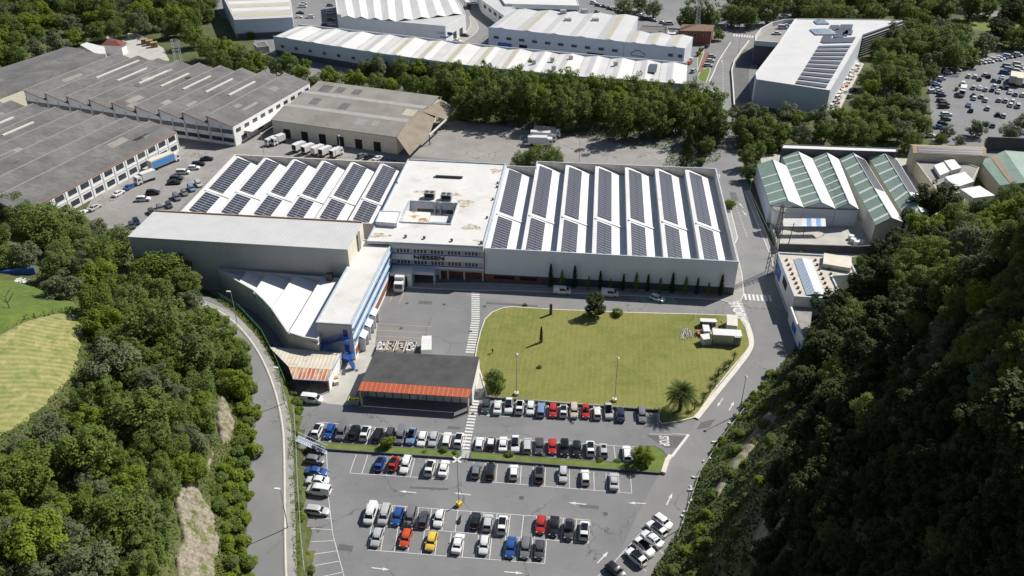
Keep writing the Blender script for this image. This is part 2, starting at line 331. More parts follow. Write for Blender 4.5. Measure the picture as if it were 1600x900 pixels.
def world_thing(name, pts, label, cat, group=None):
    """an Empty at the base of a building whose parts are modelled in world coordinates"""
    n = len(pts); o = empty(name, (sum(p[0] for p in pts) / n, sum(p[1] for p in pts) / n, 0), label, cat, group); WT.add(o.name)
    return o
def struct(name, mb, m, smooth=False):
    o = mb.build(name, m, smooth=smooth); o['kind'] = 'structure'; return o
def copy_tree(o, parent=None, first=True):
    c = o.copy(); C.objects.link(c)
    if parent is not None: c.parent = parent
    for ch in o.children: copy_tree(ch, c, False)
    return c
def fastmesh(name, verts, quads, m, mi=None):
    me = bpy.data.meshes.new(name); nv = len(verts); nf = len(quads)
    me.vertices.add(nv); me.vertices.foreach_set('co', np.asarray(verts, np.float32).ravel())
    k = quads.shape[1]
    me.loops.add(nf * k); me.loops.foreach_set('vertex_index', quads.astype(np.int32).ravel())
    me.polygons.add(nf); me.polygons.foreach_set('loop_start', np.arange(0, nf * k, k, dtype=np.int32)); me.polygons.foreach_set('loop_total', np.full(nf, k, np.int32))
    for x in (m if isinstance(m, (list, tuple)) else [m]): me.materials.append(x)
    if mi is not None: me.polygons.foreach_set('material_index', mi)
    me.update(calc_edges=True); me.validate(); return me
def text_mesh(txt, size, ext=.02, m=None, name='lettering', parent=None, bold=0.0):
    cu = bpy.data.curves.new('t', 'FONT'); cu.body = txt; cu.size = size; cu.extrude = ext; cu.align_x = 'CENTER'; cu.align_y = 'CENTER'; cu.offset = bold
    t = bpy.data.objects.new('t', cu); C.objects.link(t)
    bpy.context.view_layer.update()
    me = bpy.data.meshes.new_from_object(t.evaluated_get(bpy.context.evaluated_depsgraph_get()))
    bpy.data.objects.remove(t); me.name = name; me.materials.clear(); me.materials.append(m)
    for p in me.polygons: p.material_index = 0
    o = bpy.data.objects.new(name, me); C.objects.link(o)
    if parent is not None: o.parent = parent
    return o
def strip(path, width, z, zb=None):
    """mitred ribbon along a world path -> MB quads"""
    p = [Vector(q[:2]) for q in path]; n = len(p); L = []; Rr = []
    for k in range(n):
        d1 = (p[k] - p[k - 1]).normalized() if k else (p[1] - p[0]).normalized()
        d2 = (p[k + 1] - p[k]).normalized() if k < n - 1 else d1
        nn = Vector((-d1.y, d1.x)) + Vector((-d2.y, d2.x)); nn.normalize(); s_ = 1 / max(.4, nn.dot(Vector((-d1.y, d1.x))))
        L.append(p[k] + nn * width / 2 * s_); Rr.append(p[k] - nn * width / 2 * s_)
    mb = MB()
    for k in range(n - 1):
        if zb is None: mb.poly([(Rr[k].x, Rr[k].y, z), (Rr[k + 1].x, Rr[k + 1].y, z), (L[k + 1].x, L[k + 1].y, z), (L[k].x, L[k].y, z)])
        else: mb.prism([Rr[k], Rr[k + 1], L[k + 1], L[k]], zb, z)
    return mb
def smooth_path(pts, it=2):
    for _ in range(it):
        q = [pts[0]]
        for a, b in zip(pts[:-1], pts[1:]): q += [a * .75 + b * .25, a * .25 + b * .75]
        q.append(pts[-1]); pts = q
    return pts
# ------------------------------------------------------------------ terrain
def sd(poly, X, Y):
    best = np.full(X.shape, 1e9); sgn = np.ones(X.shape)
    for (a, b) in zip(poly[:-1], poly[1:]):
        ax, ay, bx, by = a[0], a[1], b[0], b[1]; dx, dy = bx - ax, by - ay; L2 = dx * dx + dy * dy
        t = np.clip(((X - ax) * dx + (Y - ay) * dy) / L2, 0, 1)
        d = np.hypot(X - ax - t * dx, Y - ay - t * dy); cr = dx * (Y - ay) - dy * (X - ax)
        u = d < best - 1e-9; best = np.where(u, d, best); sgn = np.where(u, np.sign(cr), sgn)
    return best * sgn
ZR = 3.0   # the side road on the left runs three metres above the car park
bank = [(p.x, p.y) for p in PL([(500, 1500), (484, 1000), (474, 900), (468, 840), (463, 760), (459, 690), (456, 640), (443, 600), (428, 562), (407, 522), (372, 484), (336, 463), (296, 448), (200, 415), (0, 372), (-400, 320)], ZR)]
footL = [(p.x, p.y) for p in PL([(370, 1500), (386, 1000), (386, 900), (386, 800), (394, 720), (402, 650), (388, 590), (358, 535), (325, 500), (290, 480), (200, 440), (0, 395), (-400, 345)], ZR)]
footR = [(p.x, p.y) for p in PL([(780, 1500), (960, 1000), (1012, 905), (1062, 822), (1090, 742), (1128, 680), (1178, 615), (1228, 560), (1252, 530), (1262, 500), (1300, 480), (1345, 440), (1400, 400), (1480, 350), (1580, 325), (1900, 290)])]
def sst(x): x = np.clip(x, 0, 1); return x * x * (3 - 2 * x)
def hgt(X, Y):
    X = np.asarray(X, float); Y = np.asarray(Y, float)
    b = sd(bank, X, Y); z = ZR * np.clip((b + .8) / .8, 0, 1)
    d = sd(footL, X, Y)
    lum = np.sin(X * .11 + 1) * np.cos(Y * .09) * 1.5
    zl = 11 * sst((d - .5) / 17) + 11 * sst((d - 14) / 40) + lum * sst((d - 10) / 15)
    z = z + np.where(d > 0, zl, 0)
    r = -sd(footR, X, Y)
    lr = np.sin(X * .13) * np.cos(Y * .1 + 2) * 2.0
    gr = .92 + 1.35 * sst((130 - Y) / 34)
    zr = .55 * np.clip(r - .4, 0, 8) + gr * np.clip(r - 8, 0, 33) + 8 * sst((r - 38) / 50) + lr * sst((r - 8) / 12)
    return np.where(r > 0, zr, z)
def H(x, y): return float(hgt(np.array([x]), np.array([y]))[0])
def G(x, y, up=0.0):
    """where the line of sight through a photo point meets the ground (or a level `up` metres above it)"""
    d = ray(x, y); ts = np.arange(60, 900, .5); X = d[0] * ts; Y = d[1] * ts; Z = HC + d[2] * ts
    hit = np.nonzero(Z < hgt(X, Y) + up)[0]; k = hit[0] if len(hit) else len(ts) - 1
    return Vector((X[k], Y[k], Z[k] - up))
fx = np.concatenate([np.arange(-1800, -280, 60), np.arange(-280, -112, 4), np.arange(-112, 112, 1.4), np.arange(112, 300, 4), np.arange(300, 1800, 60)])
fy = np.concatenate([np.arange(-400, 40, 40), np.arange(40, 84, 4), np.arange(84, 240, 1.4), np.arange(240, 560, 5), np.arange(560, 2600, 70)])
GX, GY = np.meshgrid(fx, fy); GZ = hgt(GX, GY)
bumpy = (sd(footL, GX, GY) > 2) | (-sd(footR, GX, GY) > 2)
GZ = GZ + np.where(bumpy, rng.normal(0, .18, GX.shape), 0)
vv = np.stack([GX.ravel(), GY.ravel(), GZ.ravel()], 1); nx, ny = len(fx), len(fy)
ii = (np.arange(ny - 1)[:, None] * nx + np.arange(nx - 1)[None, :]).ravel()
gm = fastmesh('ground', vv, np.stack([ii, ii + 1, ii + nx + 1, ii + nx], 1), M['ground'])
gm.polygons.foreach_set('use_smooth', [True] * len(gm.polygons))
g = bpy.data.objects.new('ground', gm); C.objects.link(g); g['kind'] = 'structure'
# ------------------------------------------------------------------ roads, yards, markings
def sheet(name, px, z, m, h=0.0):
    return struct(name, MB().poly([(p.x, p.y, z) for p in ccw(PL(px, h))]), m)
sheet('factory_yard', [(500, 1100), (486, 960), (476, 860), (470, 790), (466, 720), (462, 650), (450, 600), (436, 565), (418, 530), (380, 487), (330, 458), (150, 345), (150, 300), (250, 200), (420, 150), (640, 190), (1130, 190), (1175, 330), (1235, 440), (1250, 500), (1228, 562), (1180, 617), (1130, 682), (1092, 745), (1064, 824), (1014, 908), (970, 1000), (900, 1100)], .02, M['asphalt'])
sheet('industrial_estate_yard', [(395, 60), (420, 120), (520, 130), (700, 150), (1120, 190), (1180, 190), (1185, 60), (1240, 40), (1190, -25), (330, -25), (340, 20)], .012, M['asphalt'])
sheet('gravel_yard', [(640, 243), (655, 215), (712, 188), (1048, 236), (1050, 262), (790, 258)], .03, M['asphalt_old'])
sheet('back_yard', [(152, 350), (128, 338), (150, 300), (285, 225), (425, 200), (640, 245), (640, 262), (360, 250), (270, 335), (200, 372)], .03, M['asphalt_old'])
sheet('depot_yard', [(1222, 356), (1205, 398), (1330, 402), (1480, 370), (1480, 250), (1185, 240)], .024, M['concrete'])
sheet('distant_car_park', [(1440, 95), (1452, 150), (1458, 215), (1450, 240), (1660, 250), (1760, 110), (1700, 80), (1580, 78), (1500, 92)], .02, M['asphalt'])
sheet('concrete_apron', [(541, 548), (470, 618), (513, 631), (548, 634), (585, 549), (591, 495), (575, 495)], .028, M['concrete'])
sheet('yard_beyond_halls', [(150, 90), (265, 95), (255, 75), (215, 52), (170, 52)], .02, M['concrete'])
def world_strip(name, px, width, z, m, h=0.0, it=2):
    return struct(name, strip(smooth_path(PL(px, h), it), width, z), m)
rr = [(930, 1060), (985, 930), (1042, 800), (1070, 745), (1112, 685), (1160, 618), (1196, 575), (1213, 530), (1205, 495), (1194, 455), (1182, 410), (1165, 355), (1152, 310), (1142, 262), (1138, 225), (1135, 190), (1129, 150), (1127, 118), (1140, 92), (1158, 74), (1165, 55), (1160, 20), (1150, -20)]
world_strip('right_road', rr, 9.5, .036, M['asphalt_lane'])
world_strip('front_road', [(735, 448), (860, 468), (1000, 478), (1150, 487), (1200, 492)], 9.0, .032, M['asphalt_lane'])
world_strip('estate_road', [(462, -30), (495, 8), (492, 30), (480, 60)], 9, .03, M['asphalt_lane'])
world_strip('service_road', [(700, -30), (738, 14), (757, 38), (742, 60), (700, 85)], 9, .03, M['asphalt_lane'])
world_strip('main_road', [(860, -30), (960, 12), (1080, 33), (1180, 50), (1260, 10), (1300, -20)], 13, .034, M['asphalt_lane'])
world_strip('far_motorway', [(1380, 2), (1480, 14), (1560, 22), (1700, 30)], 16, .03, M['asphalt_lane'])
sheet('motorway_verge', [(1500, 44), (1640, 60), (1640, 40), (1500, 28)], .02, M['grass'])
# side road on the left, raised three metres
lr_ = [(432, 1150), (426, 1000), (420, 900), (419, 800), (420, 720), (419, 660), (405, 598), (382, 545), (352, 505), (325, 483), (290, 467), (240, 450)]
world_strip('side_road', lr_, 7.6, ZR + .05, M['asphalt_lane'], ZR)
world_strip('side_pavement', [(x + dx, y) for (x, y), dx in zip(lr_[:-1], (36, 35, 34, 33, 31, 29, 28, 26, 23, 16, 8))], 2.1, ZR + .14, M['pave'], ZR)
world_strip('side_kerb', [(x + dx, y) for (x, y), dx in zip(lr_[:-1], (30, 28, 27, 26.5, 25, 23.5, 22, 20.5, 18, 13, 6))], .3, ZR + .19, M['curb'], ZR)
# pavements
def kerb_area(name, px, z, m, it=2, close=True):
    pts = PL(px); 
    if it: pts = smooth_path(pts + [pts[0]], it)[:-1] if close else pts
    pts = ccw(pts)
    ins = offset(pts, .22)
    mb = MB(); mb.ring(pts, .22, 0, z); o = struct(name + '_kerb', mb, M['curb'])
    mb = MB().poly([(p.x, p.y, z - .02) for p in ins]); return struct(name, mb, m)
kerb_area('front_pavement', [(612, 452), (640, 450), (757, 455), (800, 455), (1090, 467), (1127, 470), (1140, 474), (1158, 470), (1163, 460), (1160, 430), (1148, 380), (1146, 440), (1120, 458), (757, 443), (640, 443)], .14, M['pave'], 0)
kerb_area('road_pavement', [(1131, 330), (1142, 328), (1153, 372), (1149, 381), (1143, 378)], .14, M['pave'], 0)
kerb_area('road_pavement', [(1163, 300), (1170, 298), (1200, 370), (1216, 400), (1222, 430), (1240, 470), (1246, 500), (1238, 505), (1226, 480), (1212, 440), (1205, 405), (1190, 368)], .14, M['pave'], 0)
kerb_area('roadside_verge', [(1171, 298), (1178, 262), (1184, 262), (1200, 320), (1206, 352), (1202, 362)], .16, M['ground'], 0)
kerb_area('estate_verge', [(1103, 130), (1113, 104), (1096, 108), (1087, 125)], .16, M['grass'])
kerb_area('estate_verge', [(1090, 90), (1102, 76), (1094, 100), (1088, 116)], .16, M['grass'])
kerb_area('service_pavement', [(720, 68), (748, 50), (747, 36), (732, 20), (737, 45), (706, 66)], .14, M['pave'])
# the lawn stands a little above the car park
lawn_px = [(742, 560), (744, 545), (750, 520), (757, 500), (768, 489), (785, 482), (800, 480), (860, 484), (980, 489), (1100, 492), (1146, 494), (1158, 500), (1166, 513), (1171, 532), (1172, 542), (1166, 551), (1148, 572), (1120, 606), (1092, 646), (1084, 654), (1062, 660), (1034, 664), (1029, 660), (1028, 642), (960, 637), (880, 631), (790, 624), (760, 620), (752, 590)]
lw = ccw(PL(lawn_px)); ins = offset(lw, .25)
struct('lawn_kerb', MB().ring(lw, .25, 0, .3), M['curb'])
struct('lawn', MB().poly([(p.x, p.y, .27) for p in ins]), M['lawn'])
world_strip('lawn_path', [(1088, 655), (1122, 612), (1150, 578), (1172, 549), (1175, 533), (1169, 510), (1160, 498)], 1.1, .33, M['curb'], it=2)
sheet('forecourt_slab', [(744, 556), (755, 556), (757, 610), (752, 622), (736, 622), (741, 580)], .05, M['concrete'])
# dark retaining edge below the hedge side of the lawn
def wall_line(name, px, t, z0, z1, m, label, cat, group=None, h=0.0):
    pts = PL(px, h); mb = strip(pts, t, z1, z0)
    o = mb.build(name, m); return tag(o, label, cat, group)
wall_line('retaining_wall', [(758, 622.5), (880, 633), (1029, 643.5)], .35, 0, .62, M['dark_wall'], 'low dark retaining wall along the bottom of the lawn behind the parked cars', 'wall')
# planted islands between the two car decks
isl1 = [(492, 693), (512, 693.5), (600, 699), (722, 706.5), (719, 718.5), (600, 710.5), (512, 704.5), (496, 703)]
isl2 = [(736, 708), (850, 717), (975, 725), (995, 722), (1006, 699), (1023, 699), (1036, 706), (1043, 716), (1034, 741), (1028, 741.5), (950, 735.5), (800, 724), (733, 719)]
for q in (isl1, isl2):
    w_ = ccw(PL(q)); struct('planted_island_kerb', MB().ring(w_, .25, 0, .5), M['dark_wall']); struct('planted_island', MB().poly([(p.x, p.y, .47) for p in offset(w_, .25)]), M['grass'])
wall_line('concrete_block', [(1036, 741), (1042, 722), (1048, 714)], .9, 0, .62, M['curb'], 'long pale concrete block at the tip of the planted island by the stop line', 'block')
world_strip('stop_line', [(1048, 716), (1076, 679)], .55, .05, M['white_paint'], it=0)
# painted lines
LN = MB(); LO = MB()
def line(a, b, w=.13, mb=None, z=.056, h=0.0):
    a, b = P(*a, h), P(*b, h); d = (b - a); d.z = 0; d.normalize(); n = Vector((-d.y, d.x)) * w / 2
    (mb or LN).poly([(a.x - n.x, a.y - n.y, z), (b.x - n.x, b.y - n.y, z), (b.x + n.x, b.y + n.y, z), (a.x + n.x, a.y + n.y, z)])
def lerp(a, b, t): return (a[0] + (b[0] - a[0]) * t, a[1] + (b[1] - a[1]) * t)
def bays(a0, a1, b0, b1, n, base=True, top=False, skip=()):
    """n bays between the near line a0-a1 and the far line b0-b1 (spacing even on the ground)"""
    A0, A1, B0, B1 = P(*a0), P(*a1), P(*b0), P(*b1)
    def q(u, v, w=.13):
        d = (v - u).normalized(); nn = Vector((-d.y, d.x)) * w / 2
        LN.poly([(u.x - nn.x, u.y - nn.y, .056), (v.x - nn.x, v.y - nn.y, .056), (v.x + nn.x, v.y + nn.y, .056), (u.x + nn.x, u.y + nn.y, .056)])
    for k in range(n + 1):
        if k not in skip: 
            u, v = A0.lerp(A1, k / n), B0.lerp(B1, k / n); e = (v - u).normalized() * .08; q(u + e, v - e)
    if base: q(A0, A1)
    if top: q(B0, B1)
bays((546.5, 739.5), (698.5, 749), (557, 709.5), (703, 720), 8)
bays((736.6, 751), (987, 771), (740, 722), (985, 741.5), 13)
bays((569, 819.5), (919, 849), (574, 787.5), (922, 813), 17, top=True)
bays((574, 859.5), (851, 881), (580.5, 821.5), (854, 844), 13, base=True)
bays((752, 649), (1028, 664), (757, 627), (1026, 643), 16, base=False)
bays((736, 705), (1000, 722), (741, 683), (996, 699), 14, base=False, top=True)
bays((478, 689), (722, 706), (500, 660), (729, 681), 13, base=False, top=True)
for a, b in (((510, 700), (513, 775)), ((513, 775), (520, 835)), ((520, 835), (540, 910)), ((481, 809), (517, 811)), ((482.5, 826), (519, 828)), ((485, 847), (523, 845)), ((487, 867), (526, 861)), ((492, 884), (531, 877)), ((500, 902), (537, 894)),
             ((1006, 828), (960, 878)), ((960, 878), (928, 906)), ((1000, 836), (1040, 868)), ((972, 863), (1010, 893)), ((1050, 678), (1075, 679)), ((1015, 678.5), (1050, 679)), ((1162, 460), (1205, 463))):
    line(a, b)
for a, b in (((586, 505.5), (675, 511)), ((585, 516), (671, 521)), ((579, 524.5), (668, 530)), ((575, 536), (660, 541)), ((615, 459), (609, 471)), ((631, 458), (624, 472.5)), ((985, 466), (998, 466)), ((987, 469), (993, 472)), ((998, 466), (993, 472))):
    line(a, b, .14, LO)
for k in range(12):   # dashes along the right-hand road
    a = lerp((1149, 318), (1168, 372), k / 12); b = lerp((1149, 318), (1168, 372), (k + .55) / 12); line(a, b, .14)
for k in range(22):
    a = lerp((1129, 84), (1131, 190), k / 22); b = lerp((1129, 84), (1131, 190), (k + .5) / 22); line(a, b, .16)
# mirrored green bays with the white car
GB = MB()
for q in ([(998, 461), (1016, 461), (1024, 473), (1008, 472.5)], [(1034, 462), (1046, 462), (1058, 474), (1037, 473.5)], [(753, 636), (800, 640), (799, 650), (750, 649)]):
    GB.poly([(p.x, p.y, .048) for p in ccw(PL(q))])
struct('green_bay_paint', GB, M['green_paint'])
for a, b in (((998, 460), (1008, 473)), ((1008, 473), (1058, 474)), ((1046, 461), (1058, 474)), ((1016, 461), (1025, 473)), ((750, 649), (800, 651.5))): line(a, b, .15)
struct('parking_lines', LN, M['white_paint']); struct('orange_lines', LO, M['orange_paint'])
# zebra crossings
ZB = MB()
def zebra(path, width, gap=1.0, duty=.55, along=False):
    pts = [P(*q) for q in path]; tot = sum((b - a).length for a, b in zip(pts[:-1], pts[1:])); s = 0.0
    def at(d):
        for a, b in zip(pts[:-1], pts[1:]):
            L = (b - a).length
            if d <= L: return a + (b - a) * (d / L), (b - a).normalized()
            d -= L
        return pts[-1], (pts[-1] - pts[-2]).normalized()
    while s < tot - gap * .5:
        c, d = at(s); e, _ = at(s + gap * duty); n = Vector((-d.y, d.x)) * width / 2
        ZB.poly([(c.x - n.x, c.y - n.y, .06), (e.x - n.x, e.y - n.y, .06), (e.x + n.x, e.y + n.y, .06), (c.x + n.x, c.y + n.y, .06)]); s += gap
zebra([(743, 456.5), (743, 500), (739.5, 525), (733.5, 555)], 2.15, 1.02)
zebra([(743, 626), (731, 682), (726.5, 704)], 1.75, 1.0)
zebra([(1163, 464), (1210, 467)], 3.0, 1.05)
zebra([(1151, 471), (1164, 508)], 2.6, .8, .5)
zebra([(1146, 55), (1178, 58)], 4.5, 1.3)
struct('zebra_crossings', ZB, M['white_paint'])
# arrows
AR = MB()
def arrow(c, ang, L=3.4, s=1.0):
    c = P(*c); ca, sa = math.cos(ang), math.sin(ang)
    def T(x, y): return (c.x + x * ca - y * sa, c.y + x * sa + y * ca, .058)
    AR.poly([T(-L / 2, -.11), (T(L * .1, -.11)), T(L * .1, .11), T(-L / 2, .11)]); AR.poly([T(L * .1, -.34), T(L / 2, 0), T(L * .1, .34)])
for q, a in (((637, 769), 172), ((722, 772), 172), ((595, 889), -8), ((902, 787), 172), ((995, 786.5), 178), ((1046, 780), 62), ((942, 871), 50), ((803, 895), -6), ((1125, 629), 237), ((1143, 634.5), 60), ((1158, 321), 100), ((1163, 333), 280), ((1124, 275), 80), ((1128, 96), 80)): arrow(q, R(a))
struct('painted_arrows', AR, M['white_paint'])
def road_text(txt, px, size, sx, ang):
    o = text_mesh(txt, size, .001, M['white_paint'], 'stop_lettering', bold=.03 * size); p = P(*px)
    o.location = (p.x, p.y, .062); o.rotation_euler = (0, 0, ang); o.scale = (1, sx, 1); o['kind'] = 'structure'
road_text('STOP', (1037, 689), 1.25, 2.2, R(-95)); road_text('STOP', (1151, 483), 2.9, 1.25, R(-84))
wall_line('ramp_wall', [(1170, 66), (1158, 82), (1147, 98), (1143, 112), (1145, 138), (1147, 168)], .5, 0, 1.1, M['curb'], 'pale curved parapet wall between the upper road and the sunken ramp', 'wall')
world_strip('sunken_ramp', [(1174, 78), (1160, 96), (1156, 120), (1159, 160)], 7, .045, M['asphalt_patch'])
world_strip('upper_road_kerb', [(1119, 178), (1116, 150), (1114, 138)], .5, .12, M['curb'])
world_strip('upper_road_kerb', [(1108, 128), (1116, 112), (1120, 100), (1130, 84), (1142, 66)], .5, .12, M['curb'])
world_strip('verge_path', [(1095, 112), (1099, 96), (1106, 82)], 1.6, .19, M['brick'])
# manhole covers and repair patches
MH = MB()
for q in ((636, 474), (694, 476), (757, 479), (627, 513), (735, 518), (946, 803), (815, 778), (557, 579), (537, 585), (894, 661)):
    c = P(*q); MH.box((c.x, c.y, .05), (.8, .8, .02), R(8))
struct('manhole_covers', MH, M['dark_grey'])
for i_, q in enumerate(([(655, 470), (676, 471), (674, 476), (653, 475)], [(905, 788), (935, 790), (936, 795), (906, 793)], [(530, 850), (552, 853), (550, 862), (527, 859)], [(1095, 660), (1118, 655), (1108, 668), (1088, 672)], [(700, 600 + 66), (720, 667), (719, 671), (699, 670)], [(760, 452 + 20), (840, 477), (840, 480), (760, 475)], [(1140, 300), (1150, 301), (1154, 315), (1143, 314)], [(640, 800 - 40), (700, 763), (700, 766), (640, 763)], [(1010, 680), (1040, 700), (1060, 700), (1075, 682)])):
    sheet('asphalt_repair', q, .0405, M['asphalt_patch'])
# left meadow and rock cuts: patches of the hillside
def inside(poly, X, Y):
    r = np.zeros(X.shape, bool); n = len(poly)
    for k in range(n):
        x1, y1 = poly[k - 1][:2]; x2, y2 = poly[k][:2]
        c = ((y1 > Y) != (y2 > Y)) & (X < (x2 - x1) * (Y - y1) / (y2 - y1 + 1e-12) + x1); r ^= c
    return r
def patch(name, px, step, lift, amp, m, edge=1.0, fr=.8):
    poly = [G(*q) for q in px]; xs = [p.x for p in poly]; ys = [p.y for p in poly]
    X, Y = np.meshgrid(np.arange(min(xs) - 1, max(xs) + 1, step), np.arange(min(ys) - 1, max(ys) + 1, step))
    ins_ = inside(poly, X, Y); cl = [(p.x, p.y) for p in poly] + [(poly[0].x, poly[0].y)]
    d = np.abs(sd(cl, X, Y)); d = np.where(ins_, d, -d)
    n = sum(np.sin(X * fr * f + f * 3 + 1.7 * np.sin(Y * fr * f * .7)) * np.cos(Y * fr * f * 1.3 + f) / f for f in (1, 2.1, 4.3, 8.1))
    if amp > .3: n = np.abs(n) * 1.6 - .9 + .7 * np.sign(np.sin(X * 2.3 + Y * 1.1)) * np.abs(np.sin(Y * 3.1 + X * .8)) * .5
    Z = hgt(X, Y) + np.where(d > 0, (lift + amp * (.6 + .5 * n)) * sst(d / edge), -.8) + rng.normal(0, amp * .12, X.shape)
    ny_, nx_ = X.shape; keep = (d > -step * 1.5); 
    q = (np.arange(ny_ - 1)[:, None] * nx_ + np.arange(nx_ - 1)[None, :]); kk = keep[:-1, :-1] & keep[1:, 1:] & keep[1:, :-1] & keep[:-1, 1:]
    q = q[kk]; me = fastmesh(name, np.stack([X.ravel(), Y.ravel(), Z.ravel()], 1), np.stack([q, q + 1, q + nx_ + 1, q + nx_], 1), m)
    o = bpy.data.objects.new(name, me); C.objects.link(o); o['kind'] = 'structure'; return poly
hay_px = [(-60, 560), (0, 525), (40, 503), (90, 492), (135, 494), (128, 540), (118, 580), (90, 620), (40, 660), (-10, 690), (-80, 720)]
mead_px = [(-60, 558), (0, 523), (40, 501), (90, 490), (135, 488), (110, 470), (60, 452), (20, 440), (-60, 440)]
rock1 = [(346, 606), (353, 614), (358, 636), (368, 662), (362, 690), (350, 700), (340, 684), (336, 652)]
rock2 = [(330, 706), (338, 708), (330, 730), (326, 745), (318, 735)]
rock3 = [(294, 740), (306, 752), (322, 784), (336, 800), (338, 828), (349, 852), (338, 876), (336, 960), (262, 960), (276, 900), (270, 868), (284, 840), (276, 812), (268, 776), (280, 764)]
rock4 = [(1200, 640), (1218, 652), (1180, 700), (1145, 745), (1118, 785), (1112, 770), (1150, 710)]
rock5 = [(1222, 770), (1240, 762), (1250, 790), (1222, 826), (1188, 862), (1168, 872), (1176, 838)]
hay_w = patch('mown_meadow', hay_px, .9, .75, .06, M['hay']); mead_w = patch('green_meadow', mead_px, .9, .7, .06, M['meadow'])
rocks = [patch('rock_face', q, .35, .6, .9, M['rock']) for q in (rock1, rock2, rock3)]
rocks += [patch('shaded_rock_face', q, .6, .35, .5, M['rock']) for q in (rock4, rock5)]
# ------------------------------------------------------------------ buildings
class Quad:
    """bilinear patch over front and back paths (lists of equal length, evenly spread over s)"""
    def __init__(s, F, B): s.F = [Vector(p[:2]) for p in F]; s.B = [Vector(p[:2]) for p in B]
    def _p(s, L, u):
        k = min(int(max(u, 0) * (len(L) - 1)), len(L) - 2); f = u * (len(L) - 1) - k; return L[k].lerp(L[k + 1], f)
    def __call__(s, u, t): return s._p(s.F, u).lerp(s._p(s.B, u), t)
    def outline(s): return s.F + list(reversed(s.B))
def roof_strips(q, prof, th=.15, over=.0, tmax=None, mb=None, t0=0.0):
    mb = mb or MB()
    for (s0, z0), (s1, z1) in zip(prof[:-1], prof[1:]):
        t1 = tmax(s0) if tmax else 1.0
        a, b, c, d = q(s0, t0 - over), q(s1, t0 - over), q(s1, t1 + over), q(s0, t1 + over)
        if abs(s1 - s0) < 1e-6: mb.poly([(a.x, a.y, z0), (b.x, b.y, z1), (c.x, c.y, z1), (d.x, d.y, z0)]); continue
        mb.poly([(a.x, a.y, z0), (b.x, b.y, z1), (c.x, c.y, z1), (d.x, d.y, z0)])
        mb.poly([(d.x, d.y, z0 - th), (c.x, c.y, z1 - th), (b.x, b.y, z1 - th), (a.x, a.y, z0 - th)])
        mb.poly([(a.x, a.y, z0 - th), (b.x, b.y, z1 - th), (b.x, b.y, z1), (a.x, a.y, z0)])
        mb.poly([(d.x, d.y, z0), (c.x, c.y, z1), (c.x, c.y, z1 - th), (d.x, d.y, z0 - th)])
    return mb
def shed_walls(q, prof, z0=0.0, inset=.004, drop=.16):
    mb = MB()
    for t in (inset, 1 - inset):
        for (s0, za), (s1, zb) in zip(prof[:-1], prof[1:]):
            if abs(s1 - s0) < 1e-6: continue
            a, b = q(s0, t), q(s1, t); mb.poly([(a.x, a.y, z0), (b.x, b.y, z0), (b.x, b.y, zb - drop), (a.x, a.y, za - drop)])
    for s_, z in ((prof[0][0] + 1e-4, prof[0][1]), (prof[-1][0] - 1e-4, prof[-1][1])):
        a, b = q(s_, inset), q(s_, 1 - inset); mb.poly([(a.x, a.y, z0), (b.x, b.y, z0), (b.x, b.y, z - drop), (a.x, a.y, z - drop)])
    return mb
def saw(n, zr, zv, left_low=0.0):
    p = []
    for k in range(n): p += [(k / n, zr), ((k + 1) / n, zv)]
    out = []
    for k in range(n):
        out.append((k / n, zr)); out.append(((k + 1) / n, zv))
    return out
def gables(n, ze, zr):
    p = [(0, ze)]
    for k in range(n): p += [((k + .5) / n, zr), ((k + 1) / n, ze)]
    return p
def shed(name, label, q, prof, wall, roof, cat='building', group=None, over=.0):
    root = world_thing(name, q.outline(), label, cat, group)
    shed_walls(q, prof).build('wall', wall, root); roof_strips(q, prof, over=over).build('roof', roof, root)
    return root
def windows(root, p0, p1, items, z0, z1, frame=M['white_metal'], glass=M['glass'], th=.08, sub=True, name='window'):
    """items: (start, end) in metres along the wall; every window is a part, its pane a sub-part"""
    for a, b in items:
        w_ = MB().wallbox(p0, p1, a - .08, b + .08, z0 - .08, z1 + .08, th * .6).build(name, frame, root)
        MB().wallbox(p0, p1, a, b, z0, z1, th).build('pane', glass, w_)
def spread(L, n, w_, m0=.8):
    pit = (L - 2 * m0) / n; return [(m0 + pit * (k + .5) - w_ / 2, m0 + pit * (k + .5) + w_ / 2) for k in range(n)]
def wl(a, b): return (Vector(b[:2]) - Vector(a[:2])).length
ZH = 10.0
# ---- right hall of the factory
FL, FR, BR, BL = P(757, 388.5, ZH), P(1154, 409.7, ZH), P(1119, 263.7, ZH), P(793, 250.5, ZH)
qr = Quad([FL, FR], [BR, BL][::-1])
root = world_thing('factory_hall', [FL, FR, BR, BL], 'long white factory hall, seven sawtooth bays of solar panels, right of the central block', 'factory hall')
FRg = FR; n = 7; u0 = .004
tm0 = .925
ring_pts = [FL, FR, BR, qr(1 / 7, 1), qr(1 / 7, tm0), qr(0, tm0)]
ring_pts = [Vector((p[0], p[1])) for p in ring_pts]
MB().ring(ring_pts, .35, 2.3, ZH).build('wall', M['clad'], root)
MB().ring([Vector(p) for p in ring_pts], .30, 0, 2.29).build('plinth', M['dark_wall'], root); MB().wallbox(FL, FR, .0, 15, .0, 2.2, .06).build('brick_band', M['brick'], root)
MB().ring(offset(ring_pts, -.03), .38, ZH + .003, ZH + .16).build('coping', M['pale_blue'], root)
iq = Quad([offset(ring_pts, .36)[0], offset(ring_pts, .36)[1]], [Vector((BL.x, BL.y)).lerp(Vector((FL.x, FL.y)), .01) , offset(ring_pts, .36)[2]])
pr = []
for k in range(n): pr += [(k / n, ZH - .35), (k / n + .11 / n, ZH - .30), ((k + .90) / n, ZH - 3.0), ((k + 1) / n, ZH - 3.0)]
mbr = MB()
